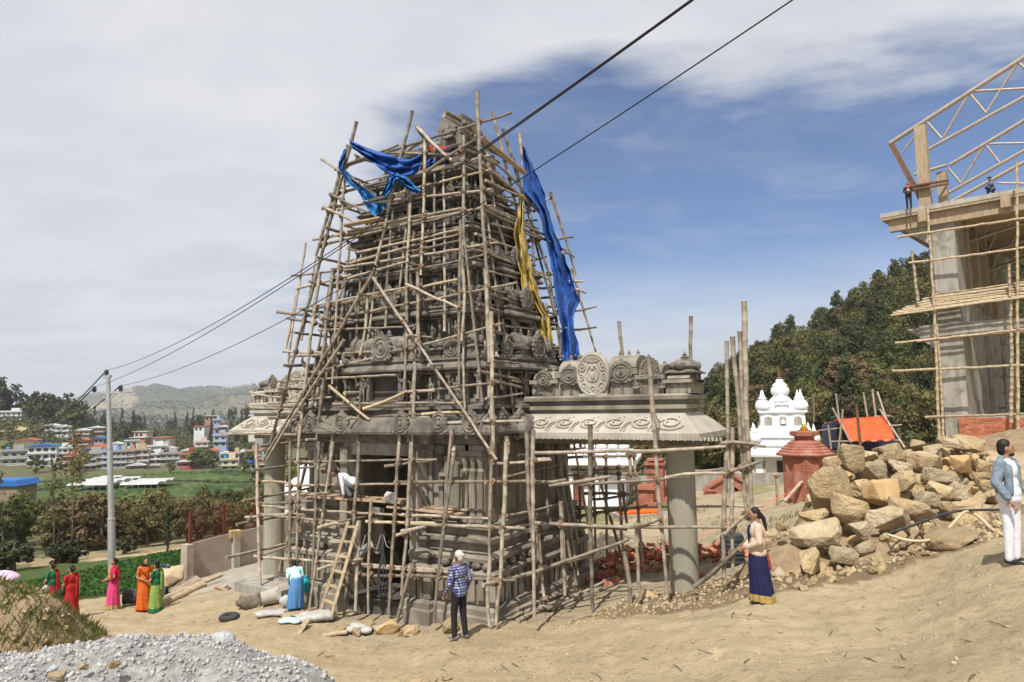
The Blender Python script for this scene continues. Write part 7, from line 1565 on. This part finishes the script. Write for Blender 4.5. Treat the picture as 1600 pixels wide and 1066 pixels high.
# ================================================================== SMALL THINGS ON THE SITE
def q2(x, y): return x/3.726, 780+y/3.726
def build_small():
    # gravel heap
    gc = [(60, 1050, 8.6, 1.55, 1.7), (160, 1040, 8.8, 1.62, 1.6), (260, 1035, 9.0, 1.60, 1.5), (330, 1040, 9.1, 1.30, 1.4), (-60, 1060, 8.4, 1.4, 1.8), (410, 1060, 9.0, .85, 1.2)]
    gs = []
    for a, b_, Y, h, r in gc: gs.append((a, b_, Y, h, r))
    # heights chosen so that the crest follows the photographed outline
    crest = {-60: 1030, 60: 1010, 160: 997, 260: 996, 330: 1004, 410: 1026}
    ctrl = []
    for a, b_, Y, h, r in gs: t = P(a, crest[a], Y); ctrl.append((a, b_, Y, t.z-gz(t.x, t.y)+.05, r))
    surf = heap('gravel_heap', ctrl, 150, MAT['gravel'], 'stuff', .10, 12, label='grey gravel heap in the bottom left foreground', cat='gravel')
    C = [(P(a, b_, c), h, r) for a, b_, c, h, r in ctrl]
    g = np.random.default_rng(9); n = 17000; xs = g.uniform(-9.5, -1.6, n); ys = g.uniform(5.5, 11, n); H = np.zeros(n)
    for c, h, r in C: H = np.maximum(H, h*np.exp(-(((xs-c.x)**2+(ys-c.y)**2)/r**2)**1.3))
    k = H > .04; xs, ys, H = xs[k], ys[k], H[k]; zs = ground(xs, ys)-.1+H+.1*fbm(xs*2.1, ys*2.1, 12, 5)*sstep(.03, .3, H)*2
    me = scatter_mesh('gravel_stones', icoj, ICO[1], rmats(g, np.c_[xs, ys, zs+.006], .012, .046, .7, 2.5), MAT['gravel_stone']); tag(ob('gravel_stones', me), 'loose grey gravel stones covering the heap', 'gravel', kind='stuff')
    for px, py, Y, s, key, lab in ((178, 1038, 8.0, .055, 'rock', 'round tan stone half sunk in the gravel'), (81, 1045, 7.9, .06, 'granite', 'flat white stone on the gravel'), (90, 1056, 7.7, .09, 'rock_grey', 'pale slab stone low on the gravel'), (259, 1013, 8.6, .05, 'granite', 'small white stone near the gravel crest'), (130, 1042, 8, .05, 'rock_grey', 'dark flat stone on the gravel')):
        o = rock(lab, px, py, Y, s*2*FPX/Y, s*1.5*FPX/Y, key, 'stone', None, rnd.randrange(9), cat='stone')
    p = P(343, 1004, 9.2); tag(ob('boulder', blob('boulder', [('e', (0, 0, 0), (.21, .17, .13)), ('e', (.06, .03, .02), (.13, .14, .11)), ('e', (-.09, 0, -.02), (.12, .13, .10))], .025, 3), MAT['granite'], None, p), 'speckled grey granite boulder on top of the gravel heap', 'boulder')
    # weedy bank at the left edge
    bc = [(10, 985, 14.5, .9, 1.5), (-60, 980, 14.5, 1.2, 2.0), (60, 990, 15.0, .5, 1.0), (30, 970, 16, .6, 1.4)]
    cr = {10: 930, -60: 918, 60: 968, 30: 940}; ctrl = []
    for a, b_, Y, h, r in bc: t = P(a, cr[a], Y); ctrl.append((a, b_, Y, t.z-gz(t.x, t.y)+.05, r))
    heap('weedy_bank', ctrl, 100, MAT['soil'], 'structure', .22, 33)
    C = [(P(a, b_, c), h, r) for a, b_, c, h, r in ctrl]
    def bankz(x, y): return gz(x, y)-.1+max(h*math.exp(-(((x-c.x)**2+(y-c.y)**2)/r**2)**1.3) for c, h, r in C)
    n = 14000; xs = g.uniform(-15, -8, n); ys = g.uniform(12, 18.5, n); H = np.zeros(n)
    for c, h, r in C: H = np.maximum(H, h*np.exp(-(((xs-c.x)**2+(ys-c.y)**2)/r**2)**1.3))
    k = (H > .25) & (fbm(xs*1.1, ys*1.1, 45, 3) > -.10); xs, ys, H = xs[k], ys[k], H[k]; zs = ground(xs, ys)-.1+H
    blade = [(-.05, 0, 0), (.05, 0, 0), (.03, .25, .7), (0, .7, 1.15)]
    M = np.zeros((len(xs), 3, 4)); a = g.uniform(0, 6.28, len(xs)); s = g.uniform(.07, .22, len(xs)); c_, s_ = np.cos(a), np.sin(a)
    M[:, 0, 0] = c_*s; M[:, 0, 1] = -s_*s; M[:, 1, 0] = s_*s; M[:, 1, 1] = c_*s; M[:, 2, 2] = s; M[:, 0, 3] = xs; M[:, 1, 3] = ys; M[:, 2, 3] = zs
    tag(ob('weeds', scatter_mesh('weeds', blade, [(0, 1, 2, 3)], M, MAT['grass'])), 'dry green and straw weeds covering the bank at left', 'weeds', kind='stuff')
    for i in range(34):
        px = rnd.uniform(0, 108); py = 950+px*.35+rnd.uniform(-5, 55); Y = rnd.uniform(13.4, 15.2); p = P(px, py, Y); z = bankz(p.x, p.y); sz = rnd.uniform(.04, .11)
        v = rnd.randrange(9); kk = (ROCKS[v].name, 'rock')
        if kk not in ROCKM: c = ROCKS[v].copy(); c.materials.clear(); c.materials.append(MAT['rock']); ROCKM[kk] = c
        tag(ob('clod', ROCKM[kk], None, None, (p.x, p.y, z+.05), (rnd.random(), rnd.random(), 6*rnd.random()), (sz, sz*.9, sz*.8)), 'brown earth clod at the foot of the weedy bank', 'clod', 'clods on the weedy bank')
    # pebbles all over the dirt
    n = 20000; xs = g.uniform(-13, 12, n); ys = g.uniform(5.5, 21, n); k = (fbm(xs*.5, ys*.5, 77, 3)+.25 > g.random(n)*.6) & (np.abs(xs) < ys*.85); xs, ys = xs[k], ys[k]
    tag(ob('pebbles', scatter_mesh('pebbles', icoj, ICO[1], rmats(g, np.c_[xs, ys, ground(xs, ys)+.004], .006, .045, .6, 4), MAT['pebble'])), 'small pebbles and clods strewn over the dirt road', 'pebbles', kind='stuff')
    vp = [P(*q) for q in ((850,962,14),(1000,955,13.4),(1180,935,12.2),(1330,890,12.6),(1560,845,12.2),(1600,800,15),(1250,870,15),(1050,915,15.5))]; n = 14000; xs = g.uniform(0, 12, n); ys = g.uniform(11, 16, n); k = inpoly(xs, ys, vp); xs, ys = xs[k], ys[k]
    tag(ob('rubble', scatter_mesh('rubble', icoj, ICO[1], rmats(g, np.c_[xs, ys, ground(xs, ys)+.01], .008, .06, .7, 4), MAT['pebble'])), 'fine rubble on the verge below the rock pile', 'rubble', kind='stuff')
    # tufts of grass on the yard and verge
    n = 5200; xs = g.uniform(2, 9, n); ys = g.uniform(13.5, 36, n); k = (fbm(xs*.9, ys*.6, 83, 3) > .06); xs, ys = xs[k], ys[k]; zs = ground(xs, ys); M = np.zeros((len(xs), 3, 4)); a = g.uniform(0, 6.28, len(xs)); s = g.uniform(.05, .16, len(xs)); c_, s_ = np.cos(a), np.sin(a)
    M[:, 0, 0] = c_*s; M[:, 0, 1] = -s_*s; M[:, 1, 0] = s_*s; M[:, 1, 1] = c_*s; M[:, 2, 2] = s; M[:, 0, 3] = xs; M[:, 1, 3] = ys; M[:, 2, 3] = zs
    tag(ob('yard_grass', scatter_mesh('yard_grass', blade, [(0, 1, 2, 3)], M, MAT['grass'])), 'thin grass tufts in the yard behind the porch', 'grass', kind='stuff')
    # boulders in a row in front of the passage, and by the checked man
    c5 = lambda x, y: px_('c5', x, y)
    for x, y, w, h, lab, key in ((520, 985, 60, 45, 'low tan boulder, leftmost of the row before the passage', 'rock'), (585, 995, 52, 45, 'small round boulder in the row before the passage', 'rock'), (640, 970, 75, 60, 'tan boulder in the row, left of the flat-topped one', 'rock'), (740, 972, 105, 75, 'largest flat-topped tan boulder in the row', 'rock_rust'), (868, 992, 75, 60, 'pale tan boulder, rightmost of the row', 'rock'), (822, 1005, 35, 30, 'pebble-sized stone between the row boulders', 'rock')):
        a = c5(x, y+h*.5); q = RG(*a); o = rock(lab, *a, q.y, w/3.33*1.05, h/3.33*1.1, key, variant=rnd.randrange(9)); o.location = q+V3(0, .1, h/3.33*q.y/FPX*.42)
    q = RG(703, 990); o = rock('pale yellow boulder beside the man in the checked shirt', 703, 990, q.y, 32, 26, 'rock', variant=2); o.location = q+V3(0, .1, .14)
    for i in range(4): a = (620+i*26+rnd.uniform(-6, 6), 1061+rnd.uniform(-4, 4)); p = G(a[0], a[1], 11.6); tag(ob('clod', ROCKM[next(iter(ROCKM))], None, None, p+V3(0, 0, .03), (rnd.random(), 0, 6*rnd.random()), (.11, .10, .08)), 'dirt clod on the road at the bottom edge', 'clod', 'clods at the bottom edge')
    # big straw-covered clay mound behind the saris, tarp, rolled mat, pile of poles
    rock('rounded clay-covered straw mound behind the orange sari', *q2(940, 462), 24.3, 270/3.726*.85, 120/3.726, 'clay', 'straw_mound', None, 2, .3, 'mound', .05)
    sheet('cloth', 'grey blue cloth thrown over the clay mound', [(q2(925, 380), q2(985, 378)), (q2(930, 392), q2(995, 390)), (q2(960, 405), q2(990, 402))], 23.4, 'denim', .05, 8, 6, seed=3)
    T = thing('rolled_mat', 'rolled grey rubber mat lying open-ended beside the orange sari', 'mat', G(212, 943, 22.6), R(-25)); m = MB(); pts = []
    m2 = []
    for k in range(50): a = k/49*math.pi*5.2; r = .10+.16*k/49; m2.append((r*math.cos(a), .26+r*math.sin(a)))
    inner = [(x*.93, .26+(z-.26)*.93) for x, z in m2][::-1]
    MB().extrude(m2+inner, -.35, .9, Matrix.Rotation(R(-50), 4, 'Z')).build('roll', MAT['rubber'], T)
    p0 = G(250, 945, 22.4); T = thing('pole_pile', 'stack of grey timber poles lying beside the wall', 'pole pile', p0)
    for k in range(8):
        a = P(*q2(945+8*k, 560-11*k), 22.0+.25*k); b_ = P(*q2(1190-10*k+(120 if k == 2 else 0), 525-9*k-(10 if k == 2 else 0)), 23.6+.25*k)
        a.z = gz(a.x, a.y)+.07+.05*(k % 3); b_.z = gz(b_.x, b_.y)+.07+.06*(k % 3); MB().tube(a-p0, b_-p0, .07 if k % 3 else .11, None, 9).build('timber', MAT['bamboo'] if k % 2 else MAT['plank'], T, 50)
    # things around the bending woman
    def sack(label, px, py, Y, w, d, h, key='sack', rz=0, name='cement_sack'):
        p = G(px, py, Y); g_ = random.Random(int(px)); parts = [('e', (g_.uniform(-.1, .1)*w, g_.uniform(-.1, .1)*d, h*.5), (w/2, d/2, h/2))]+[('e', (sx*w*.3, sy*d*.25, h*.45), (w*.25, d*.27, h*.45)) for sx in (-1, 1) for sy in (-1, 1)]+[(( -w*.5, 0, h*.5), h*.3, (-w*.62, d*.1, h*.7), h*.12), ((w*.45, d*.2, h*.5), h*.3, (w*.6, d*.3, h*.3), h*.15)]
        tag(ob(name, blob(name, parts, .02, 2), MAT[key], None, p, (0, 0, rz)), label, 'sack')
    sack('white cement sack lying flat left of the bending woman', 423, 975, 16.6, .62, .35, .13, 'sack', .2); sack('grey cement sack on the ground below the bending woman', 459, 972, 16.4, .50, .32, .10, 'rock_grey', .5); sack('pale blue cement bag below the grey sack', 454, 981, 16.0, .48, .3, .10, 'sky_cloth', -.1)
    sack('heap of white sacks at the foot of the ladder', 495, 960, 16.2, .75, .5, .22, 'sack', .4); sack('white and teal bag below the passage', 563, 968, 15.6, .6, .45, .16, 'sack', -.2); sack('small white bag of lime left of the bending woman', 448, 950, 17.2, .22, .2, .3, 'sack')
    c = ROCKS[4].copy(); c.materials.clear(); c.materials.append(MAT['sack']); tag(ob('plastic_sack', c, None, None, TW(.45, -.05, 2.52), (.4, .5, .3), (.16, .13, .22)), 'crumpled white plastic sack on the front scaffold boards', 'sack')
    tag(ob('metal_sheet', MB().box((0, 0, 0), (.5, .3, .03)).mesh('metal_sheet'), MAT['galv'], None, TW(-.35, -.1, 1.22), (.3, -.6, .2)), 'bent grey metal sheet lodged over the passage bars', 'sheet metal')
    T = thing('thermos', 'turquoise flask standing on the ledge behind the bending woman', 'flask', P(478, 924, 17.6)-V3(0, 0, .02)); MB().lathe([(.075, 0), (.08, .02), (.08, .30), (.06, .33)], 14).build('bottle', MAT['teal'], T, 40); MB().lathe([(.055, .33), (.055, .40), (.04, .41)], 14).build('cap', MAT['teal'], T, 40)
    def bucket(label, px, py, Y, r, h, tip=False, key='cement_light'):
        p = G(px, py, Y); T = thing('bucket', label, 'bucket', p); T.rotation_euler = (0, R(82) if tip else 0, .4)
        if tip: T.location.z += r
        MB().lathe([(r*.8, 0), (r, h), (r*.92, h), (r*.72, .03), (.01, .03)], 18).build('shell', MAT[key], T, 40); MB().lathe([(r*1.0, h-.03), (r*1.06, h-.02), (r*1.06, h), (r, h+.005)], 18).build('rim', MAT[key], T, 40)
    bucket('cement-caked bucket standing by the left porch column', 417, 906, 20.5, .2, .34); bucket('dirty bucket lying on its side left of the bending woman', 408, 958, 17.6, .2, .42, True)
    T = thing('burnt_stump', 'charred brown stump and rags beside the tipped bucket', 'debris', G(394, 957, 17.9)); ob('stump', blob('stump', [('e', (0, 0, .12), (.3, .2, .18)), ('e', (-.25, .1, .1), (.22, .15, .12)), ((.05, 0, .2), .09, (.2, .05, .36), .05), ((-.1, 0, .15), .08, (-.32, .05, .26), .04)], .025, 0), MAT['bark'], T)
    T = thing('tyre', 'small black rubber tyre lying in the dirt', 'tyre', G(358, 977, 17.2)); MB().path([(.17*math.cos(a), .17*math.sin(a), .07) for a in [2*math.pi*k/24 for k in range(25)]], .075, 10, False).build('tread', MAT['rubber'], T, 180)
    for i in range(26):
        px, py, Y = rnd.choice(((425, 945, 18.2), (440, 935, 18.8), (400, 940, 18.5), (350, 905, 22), (470, 975, 16), (540, 975, 15.5), (520, 970, 15.8))); p = G(px+rnd.gauss(0, 16), py, Y+rnd.gauss(0, .35)); s = rnd.uniform(.5, 1.3)
        k = rnd.choice(('plank', 'brick', 'concrete', 'brick')); me = PROTO.get('scrap_'+k)
        if me is None: me = MB().box((0, 0, 0), (.22, .11, .07) if k != 'plank' else (.5, .12, .03)).mesh('scrap'); me.materials.append(MAT[k]); PROTO['scrap_'+k] = me
        nm = {'plank': ('board_offcut', 'short board offcut lying in the dirt left of the tower', 'board'), 'brick': ('brick', 'single loose brick lying in the dirt left of the tower', 'brick'), 'concrete': ('concrete_chunk', 'grey concrete block lying in the dirt left of the tower', 'block')}[k]
        tag(ob(nm[0], me, None, None, p+V3(0, 0, .04), (rnd.uniform(-.3, .3), rnd.uniform(-.3, .3), 6*rnd.random()), s), nm[1], nm[2], 'scraps left of the tower')
    MB_ = MB(); MB_.b2(-.9, .9, -.3, .3, 0, .22); tag(MB_.build('concrete_step', MAT['concrete'], None, None, loc=TW(-3.5, -.35, -.12), rot=(0, 0, TROT)), 'low concrete step at the left corner of the tower base', 'step')
    # knotted rope net and cloth hung in the passage
    T = thing('rope_net', 'dark knotted rope net hanging in the passage', 'rope net', TW(.55, -.42, 1.75)); m = MB()
    for k in range(9): a = k*.7; m.path([(0, 0, 0), (.03*math.cos(a), .03*math.sin(a), -.5), (.13*math.cos(a), .13*math.sin(a), -.95), (.10*math.cos(a+.6), .1*math.sin(a+.6), -1.35), (.02, 0, -1.5)], .012, 5)
    m.build('net', MAT['rubber'], T)['kind'] = 'stuff'
    for k in range(3): MB().path([(-.7+.35*k, 0, -.02), (-.62+.35*k, -.02, -.3), (-.5+.35*k, 0, -.38), (-.4+.35*k, 0, -.05)], .009, 5).build('rope_loop', MAT['sack'], T)
    # twigs and sticks on the road
    for i in range(26):
        px, py = rnd.uniform(420, 1590), rnd.uniform(960, 1060); Y = 1.0
        d = ray(px, py); lo, hi = 5.0, 20.0
        for _ in range(24):
            mid = (lo+hi)/2; q = CAM+d*(mid/d.y)
            if q.z > gz(q.x, q.y): lo = mid
            else: hi = mid
        q = CAM+d*(hi/d.y); L = rnd.uniform(.1, .35); tag(MB().path([(-L/2, 0, .012), (0, rnd.uniform(-.03, .03), .02), (L/2, 0, .012)], .007, 5).build('twig', MAT['bark'], None, None, loc=q, rot=(0, 0, 6*rnd.random())), 'dry twig lying on the dirt road', 'twig', 'twigs on the road')
build_small()

# ------------------------------------------------------------------ the hazy air of the valley
def build_haze():
    m = bpy.data.materials.new('haze_air'); m.use_nodes = True; t = NT(m.node_tree); t.n.clear(); out = t.new('ShaderNodeOutputMaterial')
    v = t.new('ShaderNodeVolumePrincipled', inp={'Color': (.86, .91, 1.0, 1), 'Density': HAZE, 'Anisotropy': .2}); t.l.new(v.outputs[0], out.inputs['Volume'])
    o = MB().b2(-7200, 7200, -7000, 7200, -420, 300).build('haze', m); o['kind'] = 'stuff'
HAZE = .00015
build_haze()
if bpy.data.scenes.get('remesh_bench'): bpy.data.scenes.remove(bpy.data.scenes['remesh_bench'])
